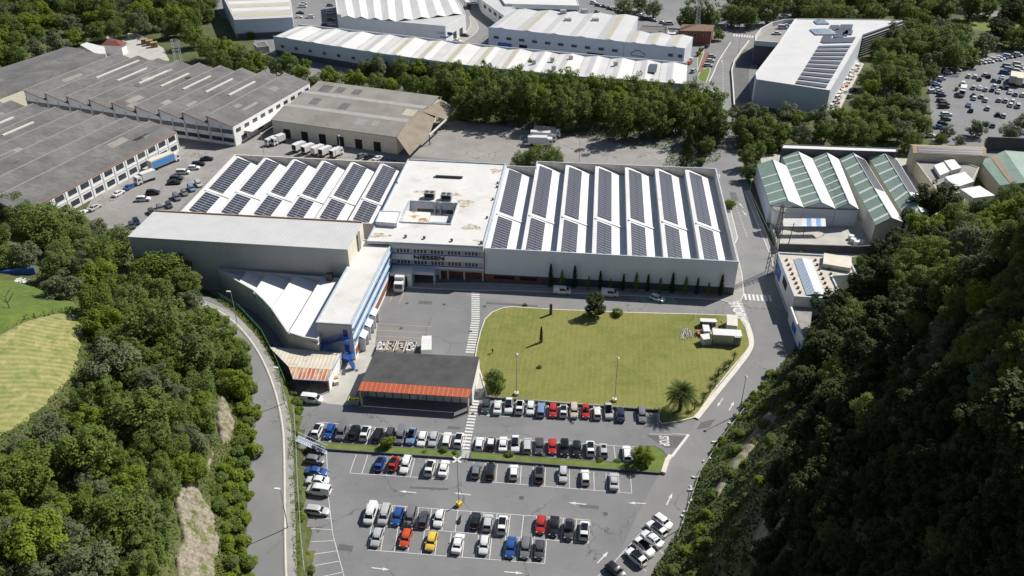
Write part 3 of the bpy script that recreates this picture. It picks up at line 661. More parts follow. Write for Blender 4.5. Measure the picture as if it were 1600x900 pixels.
for k in range(n):
    sub = pr[4 * k:4 * k + 4]; tmx = (lambda s, k=k: (tm0 - .012 if k == 0 else .99))
    roof_strips(iq, sub, tmax=tmx, mb=mbr)
    if k: roof_strips(iq, [((k / n), ZH - 3.15), (k / n, ZH - .35)], tmax=tmx, mb=mbr)
mbr.build('roof', M['white_roof'], root)
def tooth_z(q_, s, prof_):
    for (a, za), (b, zb) in zip(prof_[:-1], prof_[1:]):
        if a <= s <= b and b > a: return za + (zb - za) * (s - a) / (b - a)
    return prof_[-1][1]
def panels(parent, q, prof, s0, s1, t0, t1, lift=.14, name='solar_array', cols=2, m=None, gap=.012):
    w_ = (s1 - s0) / cols
    for c_ in range(cols):
        a0 = s0 + c_ * w_ + (gap * w_ * 3 if c_ else 0); a1 = s0 + (c_ + 1) * w_
        mb = MB(); pts = []
        for (s, t) in ((a0, t0), (a1, t0), (a1, t1), (a0, t1)):
            p = q(s, t); pts.append((p.x, p.y, tooth_z(q, s, prof) + lift))
        mb.poly(pts); lo = [(x, y, z - .06) for x, y, z in pts]
        for k in range(4): l = (k + 1) % 4; mb.poly([lo[k], lo[l], pts[l], pts[k]])
        mb.poly(lo[::-1]); mb.build(name, m or M['solar'], parent)
def tfrac(q, s, y, z):
    """t at which the patch point projects on photo row y"""
    lo, hi = 0.0, 1.0
    for _ in range(40):
        m_ = (lo + hi) / 2; p = q(s, m_); dz = z - HC; d = p.y * cp - dz * sp; yy = 450 + FPX * (-p.y * sp - dz * cp) / d
        if yy > y: lo = m_
        else: hi = m_
    return lo
DUCT = MB()
for k in range(n):
    s0, s1 = (k + .13) / n, (k + .56) / n
    tb, tf = (.90 if k == 0 else .965), .395
    panels(root, iq, pr, s0, s1, .015, .335); panels(root, iq, pr, s0, s1, .385, tb)
    for (a, b) in (((k + .06) / n, (k + .90) / n),):
        pts0 = [iq(a, .352), iq(b, .352), iq(b, .368), iq(a, .368)]; za, zb = tooth_z(iq, a, pr), tooth_z(iq, b, pr); z_ = (za, zb, zb, za)
        for off0, off1 in ((.12, .34),):
            lo = [(p.x, p.y, z + off0) for p, z in zip(pts0, z_)]; hi = [(p.x, p.y, z + off1) for p, z in zip(pts0, z_)]
            DUCT.poly(hi)
            for j in range(4): l = (j + 1) % 4; DUCT.poly([lo[j], lo[l], hi[l], hi[j]])
DUCT.build('roof_duct', M['white_metal'], root)
bk_ = offset(ring_pts, .352)
MB().wallbox(bk_[2], bk_[3], .05, wl(bk_[2], bk_[3]) - .05, ZH - 3.2, ZH - .02, .0, back=.05).build('parapet_bounce_face', M['parapet_in'], root)  # added strips on the inner faces, roof bounce light painted as beige
MB().wallbox(bk_[4], bk_[5], .05, wl(bk_[4], bk_[5]) - .05, ZH - 3.2, ZH - .02, .0, back=.05).build('parapet_bounce_face', M['parapet_in'], root)
MB().wallbox(bk_[1], bk_[2], .05, wl(bk_[1], bk_[2]) - .05, ZH - 3.2, ZH - .02, .0, back=.05).build('parapet_bounce_face', M['parapet_in'], root)
# thin joints of the front cladding and the ground-floor strip
L = wl(FL, FR)
windows(root, FL, FR, [(2.5, 8.0), (9.5, 14)], .9, 1.9, M['dark_grey'], M['black'])
# ---- left hall
FL2, FR2, BR2, BL2 = P(270, 331, ZH), P(582, 343, ZH), P(637, 254.8, ZH), P(366.5, 241.5, ZH)
a_ = (P(596, 252.8, ZH) - P(367, 241.3, ZH)) / 5
BL2 = P(367, 241.3, ZH); BR2 = BL2 + a_ * 6; e2 = (P(506.5, 318, ZH) - P(550, 250.6, ZH)); e2 = e2.normalized() * 42.0
FL2 = BL2 + e2; FR2 = BR2 + e2
root2 = world_thing('factory_hall', [FL2, FR2, BR2, BL2], 'white factory hall, six sawtooth bays of solar panels, left of the central block', 'factory hall')
rp2 = [Vector(p[:2]) for p in (FL2, FR2, BR2, BL2)]
MB().ring(rp2, .35, 0, ZH - .1).build('wall', M['parapet_in'], root2)  # wall colour carries the same painted roof bounce
MB().ring(offset(rp2, -.04), .45, ZH - .097, ZH + .05).build('coping', M['curb'], root2)
o2 = offset(rp2, .36); iq2 = Quad([o2[0], o2[1]], [o2[3], o2[2]]); n2 = 6
pr2 = []
for k in range(n2): pr2 += [(k / n2, ZH - .35), (k / n2 + .11 / n2, ZH - .30), ((k + .90) / n2, ZH - 3.0), ((k + 1) / n2, ZH - 3.0)]
mbr = MB()
for k in range(n2):
    roof_strips(iq2, pr2[4 * k:4 * k + 4], mb=mbr)
    if k: roof_strips(iq2, [(k / n2, ZH - 3.15), (k / n2, ZH - .35)], mb=mbr)
mbr.build('roof', M['white_roof'], root2); DUCT = MB()
for k in range(n2):
    panels(root2, iq2, pr2, (k + .13) / n2, (k + .56) / n2, .40, .965); panels(root2, iq2, pr2, (k + .13) / n2, (k + .56) / n2, .05, .345)
    a, b = (k + .06) / n2, (k + .90) / n2
    pts0 = [iq2(a, .362), iq2(b, .362), iq2(b, .382), iq2(a, .382)]; za, zb = tooth_z(iq2, a, pr2), tooth_z(iq2, b, pr2); z_ = (za, zb, zb, za)
    lo = [(p.x, p.y, z + .12) for p, z in zip(pts0, z_)]; hi = [(p.x, p.y, z + .34) for p, z in zip(pts0, z_)]
    DUCT.poly(hi)
    for j in range(4): l = (j + 1) % 4; DUCT.poly([lo[j], lo[l], hi[l], hi[j]])
DUCT.build('roof_duct', M['white_metal'], root2)
# ---- central block with the company lettering
ZC = 11.0
cFL, cFR, cBR, cBL = P(573, 377, ZC), P(755, 385.5, ZC), P(790, 256.2, ZC), P(637.5, 248.7, ZC)
root3 = world_thing('office_block', [cFL, cFR, cBR, cBL], 'flat white roofed central block with a sunken courtyard and company lettering on its front', 'office building')
cp_ = [Vector(p[:2]) for p in (cFL, cFR, cBR, cBL)]; qc = Quad([cFL, cFR], [cBL, cBR])
def uv(q, px, z):
    tgt = P(*px, z); u, t = .5, .5
    for _ in range(30):
        p = q(u, t); e = Vector((tgt.x - p.x, tgt.y - p.y)); du = (q(u + .01, t) - p) / .01; dt = (q(u, t + .01) - p) / .01
        det = du.x * dt.y - du.y * dt.x; u += (e.x * dt.y - e.y * dt.x) / det; t += (du.x * e.y - du.y * e.x) / det
    return u, t
hu0, ht0 = uv(qc, (626, 346), ZC); hu1, ht1 = uv(qc, (715, 317.5), ZC); hu0b, _ = uv(qc, (626, 346), ZC)
# front wall set back on the ground floor: floors above 4.4 m overhang from the entrance corner to the hall
wmb = MB(); fl_d = .0
NOT = uv(qc, (611, 379), ZC)[0]     # the office wing covers the front left of this point
roof_mb = MB()
zs = ZC - .25
for (a, b, c_, d) in ((0, 1, 0, ht0), (0, 1, ht1, 1), (0, hu0, ht0, ht1), (hu1, 1, ht0, ht1)):
    pts = [qc(a, c_), qc(b, c_), qc(b, d), qc(a, d)]; roof_mb.prism(pts, zs - .4, zs)
roof_mb.build('roof', M['flat_roof'], root3)
side = MB()
w0 = [qc(0, 0), qc(1, 0), qc(1, 1), qc(0, 1)]
side.ring([qc(0, .045), qc(1, .045), qc(1, 1), qc(0, 1)], .3, 0, zs - .41)
side.prism([qc(NOT - .02, .0), qc(1, .0), qc(1, .045), qc(NOT - .02, .045)], 3.6, zs - .41, bottom=True)
side.build('wall', M['white_wall'], root3)
MB().ring(offset(cp_, -.02), .30, zs + .002, ZC + .12).build('coping', M['pale_blue'], root3)
hole = [qc(hu0, ht0), qc(hu1, ht0), qc(hu1, ht1), qc(hu0, ht1)]
MB().ring(offset(ccw(hole), -.25), .24, zs + .002, ZC + .1).build('courtyard_coping', M['pale_blue'], root3)
cy = MB(); hz = 5.2; hh = ccw(hole)
for k in range(4): a, b = hh[k - 1], hh[k]; cy.poly([(a.x, a.y, hz), (b.x, b.y, hz), (b.x, b.y, zs - .4), (a.x, a.y, zs - .4)])
cy.poly([(p.x, p.y, hz) for p in hh]); cy.build('courtyard_wall', M['grey_wall'], root3)
# courtyard: lower roof on the left, glazed far side, white box in the middle
um = hu0 + (hu1 - hu0) * .50
MB().prism(offset(ccw([qc(hu0, ht0), qc(um, ht0), qc(um, ht0 + (ht1 - ht0) * .62), qc(hu0, ht0 + (ht1 - ht0) * .62)]), .12), hz, zs - .55).build('lower_roof', overlay(mat('rusty_flat_roof', (.62, .58, .5), .9, (.7, .67, .6), .4), (.33, .19, .10), .35, .5, .6), root3)
MB().prism(offset(ccw([qc(um, ht0 + (ht1 - ht0) * .3), qc(hu0 + (hu1 - hu0) * .86, ht0 + (ht1 - ht0) * .3), qc(hu0 + (hu1 - hu0) * .86, ht0 + (ht1 - ht0) * .62), qc(um, ht0 + (ht1 - ht0) * .62)]), .1), 8.9, 9.2, bottom=True).build('canopy', M['white_metal'], root3)
pcb, pca = qc(hu1 - .02, ht1), qc(hu0 + .04, ht1)
for a, b in spread(wl(pca, pcb), 7, 1.5): MB().wallbox(pca, pcb, a, b, 7.4, 8.7, .09).build('courtyard_window', M['glass'], root3)
for u in (.52, .64, .92): p = qc(hu0 + (hu1 - hu0) * u, ht1); q_ = qc(hu0 + (hu1 - hu0) * u, ht0 + .02); MB().tube((p.x, p.y - .6, hz), (p.x, p.y - .6, ZC + .3), .28, n=8).build('vent_pipe', M['steel'], root3)
# front: bands of windows with blue rails, from the wing to the hall
fA, fB = qc(NOT, 0), qc(1, 0); LF = wl(fA, fB)
fB_ = fB
for zt in (9.35, 5.95):
    MB().wallbox(fA, fB, .05, LF - .12, zt - 1.35, zt + .02, .07).build('window_band', M['steel'], root3)
    MB().wallbox(fA, fB, .0, LF - .05, zt - 1.62, zt - 1.38, .16).build('blue_rail', M['deep_blue'], root3)
    for i_, (a, b) in enumerate(spread(LF - .2, 26, .62, .3)):
        MB().wallbox(fA, fB, a, b, zt - 1.15, zt - .12, .10).build('pane', M['glass'] if (i_ * 7) % 5 else M['glass_blue'], root3)
MB().wallbox(fA, fB, .0, LF, 3.5, 3.75, .14).build('fascia_band', M['grey_wall'], root3)
tm = text_mesh('NIESSEN', 1.75, .08, M['black'], 'company_lettering', root3, bold=.02)
d = (fB - fA).normalized(); c_ = fA + d * (LF * .405) + Vector((d.y, -d.x)) * .2
tm.rotation_euler = (R(90), 0, math.atan2(d.y, d.x)); tm.location = Vector((c_.x, c_.y, 6.85)) - Vector(root3.location); tm.scale = (1.30, .92, 1)
# dark recessed ground floor
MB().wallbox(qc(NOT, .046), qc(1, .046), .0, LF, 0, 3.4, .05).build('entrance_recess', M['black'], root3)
MB().wallbox(qc(NOT, .046), qc(1, .046), LF * .5, LF, 0.0, 1.5, .4).build('brick_plinth', M['brick'], root3)
for f in (.51, .60, .78, .985):
    c_ = fA + d * LF * f - Vector((d.y, -d.x)) * .8; MB().box((c_.x, c_.y, 1.8), (.45, .5, 3.6), math.atan2(d.y, d.x)).build('pillar', M['cream_wall'] if f > .55 else M['white_wall'], root3)
# dock portals in front of the recess
for f0, f1, zz, out, mm in ((.0, .235, 4.1, 4.2, 'white_wall'), (.235, .475, 3.9, 2.6, 'grey_wall')):
    a, b = fA + d * LF * f0, fA + d * LF * f1; o_ = Vector((d.y, -d.x))
    mb = MB().prism([a + o_ * out, b + o_ * out, b + o_ * .2, a + o_ * .2], zz - .9, zz, bottom=True)
    if mm == 'white_wall':
        mb.prism([b - d * 1.2 + o_ * out, b + o_ * out, b + o_ * .2, b - d * 1.2 + o_ * .2], 0, zz - .9)
    else:
        mb.prism([b - d * .3 + o_ * out, b + o_ * out, b + o_ * .2, b - d * .3 + o_ * .2], 0, zz - .9)
    mb.build('dock_portal', M[mm], root3)
# water stains where rain stands on the flat roof
def stain(px, rx, ry, seed):
    p = P(*px, zs); rgx = random.Random(seed); pts = []
    for k in range(26):
        a = 2 * math.pi * k / 26; f = .55 + .45 * rgx.random() + .2 * math.sin(3 * a + seed); pts.append((p.x + math.cos(a) * rx * f, p.y + math.sin(a) * ry * f, zs + .012))
    o = MB().poly(pts).build('water_stain', M['stain'], root3)
M['stain'] = overlay(mat('standing_water_stain', (.50, .47, .41), .9, (.38, .32, .24), .9, contrast=(.4, .6)), (.14, .09, .05), 1.1, .52, .60)
for i_, (x, y, rx, ry) in enumerate(((726, 317, 2.6, 3.0), (775, 267, 2.2, 2.2), (593, 368, 3.0, 1.6), (737, 355, 3.4, 2.0), (712, 304, 2.0, 1.2), (660, 300, 3, 1.2), (748, 376, 1.6, .7))): stain((x, y), rx, ry, i_)
# roof furniture of the block
def rooftop(px, z, size, m, name, label, cat, ang=BA, group=None):
    p = P(*px, z); o = MB().box((0, 0, size[2] / 2), size, 0).build(name, m, loc=(p.x, p.y, z)); o.rotation_euler = (0, 0, ang); return tag(o, label, cat, group)
for px in ((634, 371), (663, 373), (706, 377), (752, 381), (760, 0)):
    if px[1]:
        p = P(*px, zs); vt = MB().tube((p.x, p.y, zs - .02), (p.x, p.y, zs + .55), .3, n=8)
        vt.tube((p.x, p.y, zs + .55), (p.x, p.y, zs + .75), .48, .3, n=8).build('roof_vent', M['dark_grey'], root3)
for px in ((777.5, 287), (776.5, 293), (770, 312.5), (620, 287), (761, 341)):
    p = P(*px, zs); MB().tube((p.x, p.y, zs - .02), (p.x, p.y, zs + .6), .3, n=8).build('roof_vent', M['dark_grey'], root3)
def ac_unit(px, z, label):
    p = P(*px, z); r_ = empty('cooling_unit', (p.x, p.y, z), label, 'cooling unit', rz=BA)
    MB().box((0, 0, 1.1), (3.2, 2.0, 1.6)).build('housing', M['steel'], r_)
    for dx in (-1.2, 1.2): MB().box((dx, 0, .15), (.2, 1.8, .3)).build('foot', M['dark_grey'], r_)
    MB().box((0, -1.03, 1.1), (2.6, .06, 1.2)).build('grille', M['black'], r_)
    for dx in (-.75, .75): MB().tube((dx, 0, 1.9), (dx, 0, 2.1), .6, n=12).build('fan', M['dark_grey'], r_)
ac_unit((672, 309), zs, 'grey cooling unit with black grille on the white roof, left one above the courtyard')
ac_unit((698, 312), zs, 'grey cooling unit with black grille on the white roof, right one above the courtyard')
rt = empty('roof_hatch', P(600, 338, zs), 'low white stair housing with two roof slopes near the left edge of the white block', 'roof hatch', rz=0)
q1 = [P(594, 330, zs + 1.2), P(626, 331, zs + 1.2), P(620, 349.5, zs + 1.2), P(587, 347, zs + 1.2)]
WT.add(rt.name); MB().prism(ccw(q1), zs, zs + 1.2).build('housing', M['white_wall'], rt); MB().ring(offset(ccw(q1), -.1), .3, zs + 1.205, zs + 1.35).build('coping', M['pale_blue'], rt)
sk = empty('rooflight', P(702, 277, zs), 'long narrow raised rooflight in the middle of the white flat roof', 'rooflight', rz=BA)
MB().box((0, 0, .4), (8.2, 1.3, .8)).build('upstand', M['dark_grey'], sk); MB().box((0, .1, .85), (8.4, 1.5, .12)).build('cover', M['white_metal'], sk)
# ---- office wing running towards the camera
ZW = 10.0
wFR, wFL, wBR = P(549.5, 507.5, ZW), P(493.5, 504, ZW), P(614, 377, ZW)
wBL = wFL + (wBR - wFR); root4 = world_thing('office_wing', [wFL, wFR, wBR, wBL], 'narrow white office wing with two blue window bands along its sunlit side', 'office building')
wp = [Vector(p[:2]) for p in (wFL, wFR, wBR, wBL)]
MB().prism(wp, 0, ZW - .3).build('wall', M['white_wall'], root4)
MB().prism(offset(wp, .3), ZW - .298, ZW - .2).build('roof', M['flat_roof'], root4)
MB().ring(offset(wp, -.05), .4, ZW - .297, ZW + .1).build('coping', M['pale_blue'], root4)
LW = wl(wFR, wBR)
for zt in (8.6, 5.6):
    MB().wallbox(wFR, wBR, .3, LW - .4, zt - 1.2, zt, .07).build('window_band', M['glass_blue'], root4)
    MB().wallbox(wFR, wBR, .2, LW - .3, zt + .02, zt + .28, .3).build('blue_sunshade', M['blue_trim'], root4)
    MB().wallbox(wFR, wBR, .2, LW - .3, zt - 1.45, zt - 1.22, .22).build('blue_rail', M['blue_trim'], root4)
    for a, b in spread(LW, 36, .85): MB().wallbox(wFR, wBR, a, b, zt - 1.1, zt - .15, .11).build('pane', M['glass'], root4)
MB().wallbox(wFR, wBR, .5, LW - .5, .9, 2.7, .05).build('brick_band', M['brick'], root4)
for i_, f in enumerate((.13, .25, .37)):   # three sloping dock shelters
    c_ = wFR.lerp(wBR, f); dd = (wBR - wFR).normalized(); oo = Vector((dd.y, -dd.x, 0))
    k = MB(); a, b = c_ - dd * 1.5, c_ + dd * 1.5
    k.poly([(a.x, a.y, 4.4), (b.x, b.y, 4.4), (b.x + oo.x * 1.6, b.y + oo.y * 1.6, 3.6), (a.x + oo.x * 1.6, a.y + oo.y * 1.6, 3.6)])
    k.prism([a + oo * .0, a + dd * .2, a + dd * .2 + oo * 1.5, a + oo * 1.5], 0, 3.6); k.prism([b - dd * .2, b, b + oo * 1.5, b - dd * .2 + oo * 1.5], 0, 3.6)
    dk = k.build('loading_dock', M['grey_wall'], root4); MB().wallbox(wFR, wBR, LW * f - 1.2, LW * f + 1.2, 1.0, 3.5, .13).build('shutter', M['dark_grey'], dk)
    MB().wallbox(wFR, wBR, LW * f - 1.3, LW * f + 1.3, .6, .95, .3).build('bumper', M['yellow'], dk)
# blue fire stair on the end wall
LE = wl(wFL, wFR); de = (wFR - wFL).normalized(); oe = Vector((de.y, -de.x, 0)); st = MB()
def ep(a, o_, z): p = wFL + de * a + oe * o_; return Vector((p.x, p.y, z))
def flight(a0, z0, a1, z1, o0, o1):
    nst = int(abs(z1 - z0) / .2)
    for k in range(nst):
        f = (k + .5) / nst; p0 = ep(a0 + (a1 - a0) * f, (o0 + o1) / 2, z0 + (z1 - z0) * f); st.box(tuple(p0), (.35, abs(o1 - o0), .06), math.atan2(de.y, de.x))
    for o_ in (o0, o1):
        st.tube(ep(a0, o_, z0), ep(a1, o_, z1), .09, n=4)
        for hgt_ in (.55, 1.05): st.tube(ep(a0, o_, z0 + hgt_), ep(a1, o_, z1 + hgt_), .045, n=4)
        for k in range(7): f = k / 6; st.tube(ep(a0 + (a1 - a0) * f, o_, z0 + (z1 - z0) * f), ep(a0 + (a1 - a0) * f, o_, z0 + (z1 - z0) * f + 1.05), .035, n=4)
def landing(a0, a1, o0, o1, z):
    p = [ep(a0, o0, z), ep(a1, o0, z), ep(a1, o1, z), ep(a0, o1, z)]; st.prism(ccw(p), z - .1, z, bottom=True)
    for o_ in (o1,):
        for h_ in (.55, 1.05): st.tube(ep(a0, o_, z + h_), ep(a1, o_, z + h_), .045, n=4)
    for a in (a0, a1): st.tube(ep(a, o1, z), ep(a, o1, z + 1.05), .04, n=4); st.tube(ep(a, o0, z + 1.05), ep(a, o1, z + 1.05), .04, n=4)
landing(LE - 2.6, LE - .6, .1, 1.6, 6.4); flight(LE - 2.6, 6.4, 1.2, 4.6, .3, 1.5); landing(-4.2, 1.2, .1, 1.6, 4.6)
landing(1.2, 2.4, .1, 2.6, 4.6); flight(2.4, 4.6, LE - 1.5, 2.2, 1.6, 2.7); landing(LE - 1.5, LE + .1, .1, 2.8, 2.2); flight(LE - .3, 2.2, LE + .6, .1, 2.9, 4.0)
for a, o_, z in ((LE - 1.5, 1.5, 6.4), (LE - .7, 1.5, 6.4), (1.3, 2.5, 4.6), (-4, 1.5, 4.6), (LE, 2.8, 2.2), (LE - 1.5, 2.8, 2.2)): st.tube(ep(a, o_, 0), ep(a, o_, z), .08, n=5)
stairs = st.build('fire_stair', M['deep_blue'], root4)
for z0 in (6.4, 2.2): MB().wallbox(wFL, wFR, LE - 2.3, LE - 1.2, z0, z0 + 2.1, .07).build('door', M['deep_blue'], root4)
# ---- tall shed
sFR = P(542.5, 389, 15); sFL = P(200, 369, 15); sBR = P(566, 347.5, 15); ZS = 15.0
sFRb = P(542.5, 388.8, ZS)
root5 = world_thing('tall_shed', [sFL, sFR, sBR], 'tall windowless greige shed with a stained pale metal roof beside the wooded slope', 'warehouse')
sBL = sFL + (sBR - sFR); sp_ = [Vector(p[:2]) for p in (sFL, sFR, sBR, sBL)]
MB().prism(sp_, 0, ZS - .2).build('wall', M['shed_wall'], root5)
q5 = Quad([sFL, sFR], [sBL, sBR]); 
k = MB(); a, b, c_, d_ = [q5(*x) for x in ((0, -.02), (1, -.02), (1, 1.02), (0, 1.02))]
k.prism([a, b, c_, d_], ZS - .198, ZS); k.build('roof', M['metal_roof'], root5)
MB().wallbox(sBR, sBL, 0, wl(sBR, sBL), ZS + .002, ZS + .35, .1, back=.25).build('rusty_parapet', mat('rust_edge', (.26, .13, .08), .9, (.4, .33, .25), 2), root5)
MB().wallbox(sFR, sBR, .02, wl(sFR, sBR) - .02, .1, ZS - .21, .1).build('sunlit_end_face', M['cream_wall'], root5)  # added cream face, the end's sunlit brightness is put into its colour
MB().wallbox(sFR, sBR, wl(sFR, sBR) * .55, wl(sFR, sBR) * .7, ZW - 1, ZS - .3, .45).build('corner_duct', M['fibro_b'], root5)
# ---- fan-shaped low shed with sawtooth roof and curved wall
root6 = world_thing('curved_shed', [P(450, 470, 7)], 'low fan shaped white sawtooth shed, curved outer wall, in front of the tall shed', 'warehouse')
ZF = 7.2
cur = [P(x, y, ZF - .3) for x, y in ((341, 423.5), (358, 433), (374, 443), (395, 455), (411, 470), (424, 484), (436, 502), (449, 521))]
fr_ = [P(449, 521, ZF - .3), P(474, 529, ZF - .3), P(497, 533, ZF - .3)]
tops = [((341, 421), (341, 423.5)), ((386, 423), (373, 441)), ((418, 425), (396, 457)), ((461, 428), (423.5, 484)), ((504, 431), (450, 521)), ((545, 436), (497, 533))]
tw = [(P(*a, ZF), P(*b, ZF)) for a, b in tops]; k = MB(); dr = 1.9
back_dir = Vector((math.cos(BA), math.sin(BA)))
# the roof strips: each ridge (high) falls to the next ridge's foot
for i_ in range(5):
    A0, A1 = tw[i_]; B0, B1 = tw[i_ + 1]; zl = ZF - dr
    lo_idx = [j for j, c in enumerate(cur)]
    k.poly([(A1.x, A1.y, ZF), (B1.x, B1.y, zl if i_ < 4 else ZF - 1), (B0.x, B0.y, zl if i_ < 4 else ZF - 1), (A0.x, A0.y, ZF)])
    if i_ < 4: k.poly([(B1.x, B1.y, zl), (B1.x, B1.y, ZF), (B0.x, B0.y, ZF), (B0.x, B0.y, zl)])
k.build('roof', M['white_roof'], root6)
poly6 = cur + fr_[1:] + [tw[5][0], P(341, 421, ZF)]
wm = MB(); chain = cur + fr_[1:] + [Vector((tw[5][0].x, tw[5][0].y, 0))]
for a, b in zip(chain[:-1], chain[1:]):
    wm.poly([(a.x, a.y, -.2), (b.x, b.y, -.2), (b.x, b.y, ZF + .1), (a.x, a.y, ZF + .1)])
# give the wall its thickness
ins6 = offset(ccw([Vector(p[:2]) for p in chain] + [Vector((tw[0][0].x, tw[0][0].y))]), .35)
wm2 = MB().ring(ccw([Vector(p[:2]) for p in chain] + [Vector((tw[0][0].x, tw[0][0].y + .5))]), .35, -.2, ZF + .12)
wm2.build('wall', M['shed_wall'], root6)
bx = P(516, 434, ZF); MB().box((bx.x, bx.y - .6, ZF + .8), (1.6, 1.2, 1.8), BA).build('extract_box', M['dark_grey'], root6)
# ---- beige and rusty canopy
root7 = world_thing('rusty_canopy', [P(470, 570)], 'open canopy with beige and rust streaked sheet roof below the blue stair', 'canopy')
ZK = 3.6
kk = MB().poly([tuple(P(421.7, 543, ZK + .4)), tuple(P(451, 573, ZK + .2)), tuple(P(520, 577.5, ZK + .2)), tuple(P(533.5, 551, ZK + .4)), tuple(P(462, 545.5, ZK + .4))])
kk.build('beige_roof', M['beige_sheet'], root7)
MB().poly([tuple(P(451, 573.2, ZK + .18)), tuple(P(458, 592.5, ZK - .25)), tuple(P(511, 595.5, ZK - .25)), tuple(P(520, 577.7, ZK + .18))]).build('rusty_roof', M['rust_sheet'], root7)
eg = [P(*q, 0) for q in ((421.7, 543), (458, 592.5), (511, 595.5), (533.5, 551))]
for a, b, z in (((458, 592.5), (511, 595.5), ZK - .3), ((511, 595.5), (520, 577.5), ZK - .1), ((520, 577.5), (533.5, 551), ZK + .25), ((421.7, 543), (533.5, 551), ZK + .3)):
    MB().tube(P(*a, z), P(*b, z), .13, n=4).build('edge_beam', M['blue_trim'], root7)
for px in ((458, 592), (511, 595), (484, 594), (532, 552)): p = P(*px, ZK - .4); MB().tube((p.x, p.y, 0), (p.x, p.y, ZK - .3), .12, n=6).build('post', M['dark_grey'], root7)
a, b = P(512, 594, ZK - .4), P(533, 552, ZK - .4); MB().wallbox(a, b, .3, wl(a, b) - .3, 0, ZK - .1, .1, back=.1).build('side_wall', M['white_wall'], root7)
# ---- black roofed open shed with orange canopy
root8 = world_thing('open_shed', [P(650, 610)], 'open fronted shed with black felt roof and orange sheet canopy above the car park', 'shed')
ZB_ = 4.4
bq = [P(586, 549, ZB_ + .3), P(749, 557.5, ZB_ + .3), P(737.5, 607.5, ZB_ + .15), P(565, 595.5, ZB_ + .15)]
def slab(pts, th):
    m_ = MB(); lo = [Vector((p.x, p.y, p.z - th)) for p in pts]; m_.poly(pts); m_.poly(lo[::-1])
    for k in range(len(pts)): l = (k + 1) % len(pts); m_.poly([lo[k], lo[l], pts[l], pts[k]])
    return m_
slab(bq[::-1], .25).build('roof', M['black_roof'], root8)
oq = [P(565, 595.7, ZB_ + .2), P(737.5, 607.7, ZB_ + .2), P(732.5, 621, ZB_ - .25), P(559, 610, ZB_ - .25)]
slab(oq[::-1], .1).build('orange_canopy', M['orange_sheet'], root8)
def up0(p): return Vector((p.x, p.y, 0))
bk = MB(); b0, b1 = bq[0], bq[1]; bk.wallbox(b1, b0, .2, wl(b1, b0) - .2, 0, ZB_, .0, back=.25)
bk.wallbox(bq[2], bq[1], .0, wl(bq[2], bq[1]) - .2, 0, ZB_ - .15, .0, back=.25); bk.wallbox(bq[0], bq[3], .2, wl(bq[0], bq[3]), 0, ZB_ - .15, .0, back=.25)
bk.build('wall', M['white_wall'], root8)
f0, f1 = bq[3].lerp(bq[0], .05), bq[2].lerp(bq[1], .05); MB().wallbox(f0, f1, .3, wl(f0, f1) - .3, 0, ZB_ - .1, .05).build('inner_front', M['clad'], root8)
for k_ in range(13):
    c_ = f0.lerp(f1, (k_ + .5) / 13); MB().box((c_.x, c_.y - .15, 2.1), (.12, .1, 4.0), BA).build('mullion', M['dark_grey'], root8)
for f in (.02, .99):
    c_ = oq[3].lerp(oq[2], f); MB().box((c_.x, c_.y + .3, 2.0), (.35, .6, 4.0), BA).build('pillar', M['cream_wall'], root8)
# fence panel at the right pillar
c0, c1 = P(735, 645), P(712, 655); fe = empty('wire_fence', c0, 'short wire mesh fence at the right pillar of the open shed', 'fence')
WT.add(fe.name); m_ = MB()
for k in range(9): p = c0.lerp(c1, k / 8); m_.tube((p.x, p.y, 0), (p.x, p.y, 1.8), .03, n=4)
m_.build('fence_posts', M['dark_grey'], fe); m_ = MB()
for z in (.3, .9, 1.4, 1.8): m_.tube((c0.x, c0.y, z), (c1.x, c1.y, z), .02, n=4)
m_.build('fence_rails', M['dark_grey'], fe)

# ---- grey sawtooth halls on the far left
def strip_on(q, pf, s0, s1, m, t0=.01, t1=.98, lift=.05):
    a, b, c_, d_ = q(s0, t0), q(s1, t0), q(s1, t1), q(s0, t1); za, zb = tooth_z(q, s0, pf) + lift, tooth_z(q, s1, pf) + lift
    MB().poly([(a.x, a.y, za), (b.x, b.y, zb), (c_.x, c_.y, zb), (d_.x, d_.y, za)]).build('rooflight_strip', m, r_)
def ridge_lines(root, q, n_, z):
    for k in range(n_):
        c0, c1 = q(k / n_ + 1e-4, 0), q(k / n_ + 1e-4, 1)
        MB().tube((c0.x, c0.y, z + .02), (c1.x, c1.y, z + .02), .2, n=4).build('ridge_cap', M['pave'], root)
def sheets(q, pf, n_, count, seed):
    rgx = random.Random(seed)
    for _ in range(count):
        k = rgx.randrange(n_); s0 = (k + rgx.uniform(.08, .6)) / n_; s1 = s0 + rgx.uniform(.12, .3) / n_; t0 = rgx.uniform(.02, .8); strip_on(q, pf, s0, s1, rgx.choice([M['fibro_dark'], M['fibro_dark'], M['fibro_b'], M['fibro_b']]), t0, t0 + rgx.uniform(.04, .2), .04)
def window_grid(root, p0, p1, n, rows, w_=2.4, bay_m=None, name='window', glass=None, frame=None, m0=.3, back=None):
    L = wl(p0, p1)
    for z0, z1 in rows: windows(root, p0, p1, spread(L, n, w_, m0), z0, z1, frame or M['dark_grey'], glass or M['glass'], name=name)
def pilasters(root, p0, p1, n, z1, m, wd=.3):
    L = wl(p0, p1)
    for k in range(n + 1):
        x = min(max(L * k / n, wd / 2), L - wd / 2); MB().wallbox(p0, p1, x - wd / 2, x + wd / 2, 0, z1, .12).build('pilaster', m, root)
zr, zv = 9.7, 6.9
a1 = (P(234, 189, zr) - P(17, 157, zr)) / 6; br = P(234, 189, zr) + a1; bl = P(17, 157, zr) - a1 * 3
e1 = P(50, 325, zv) - P(275, 206.5, zv); e1 = e1 * 1.05
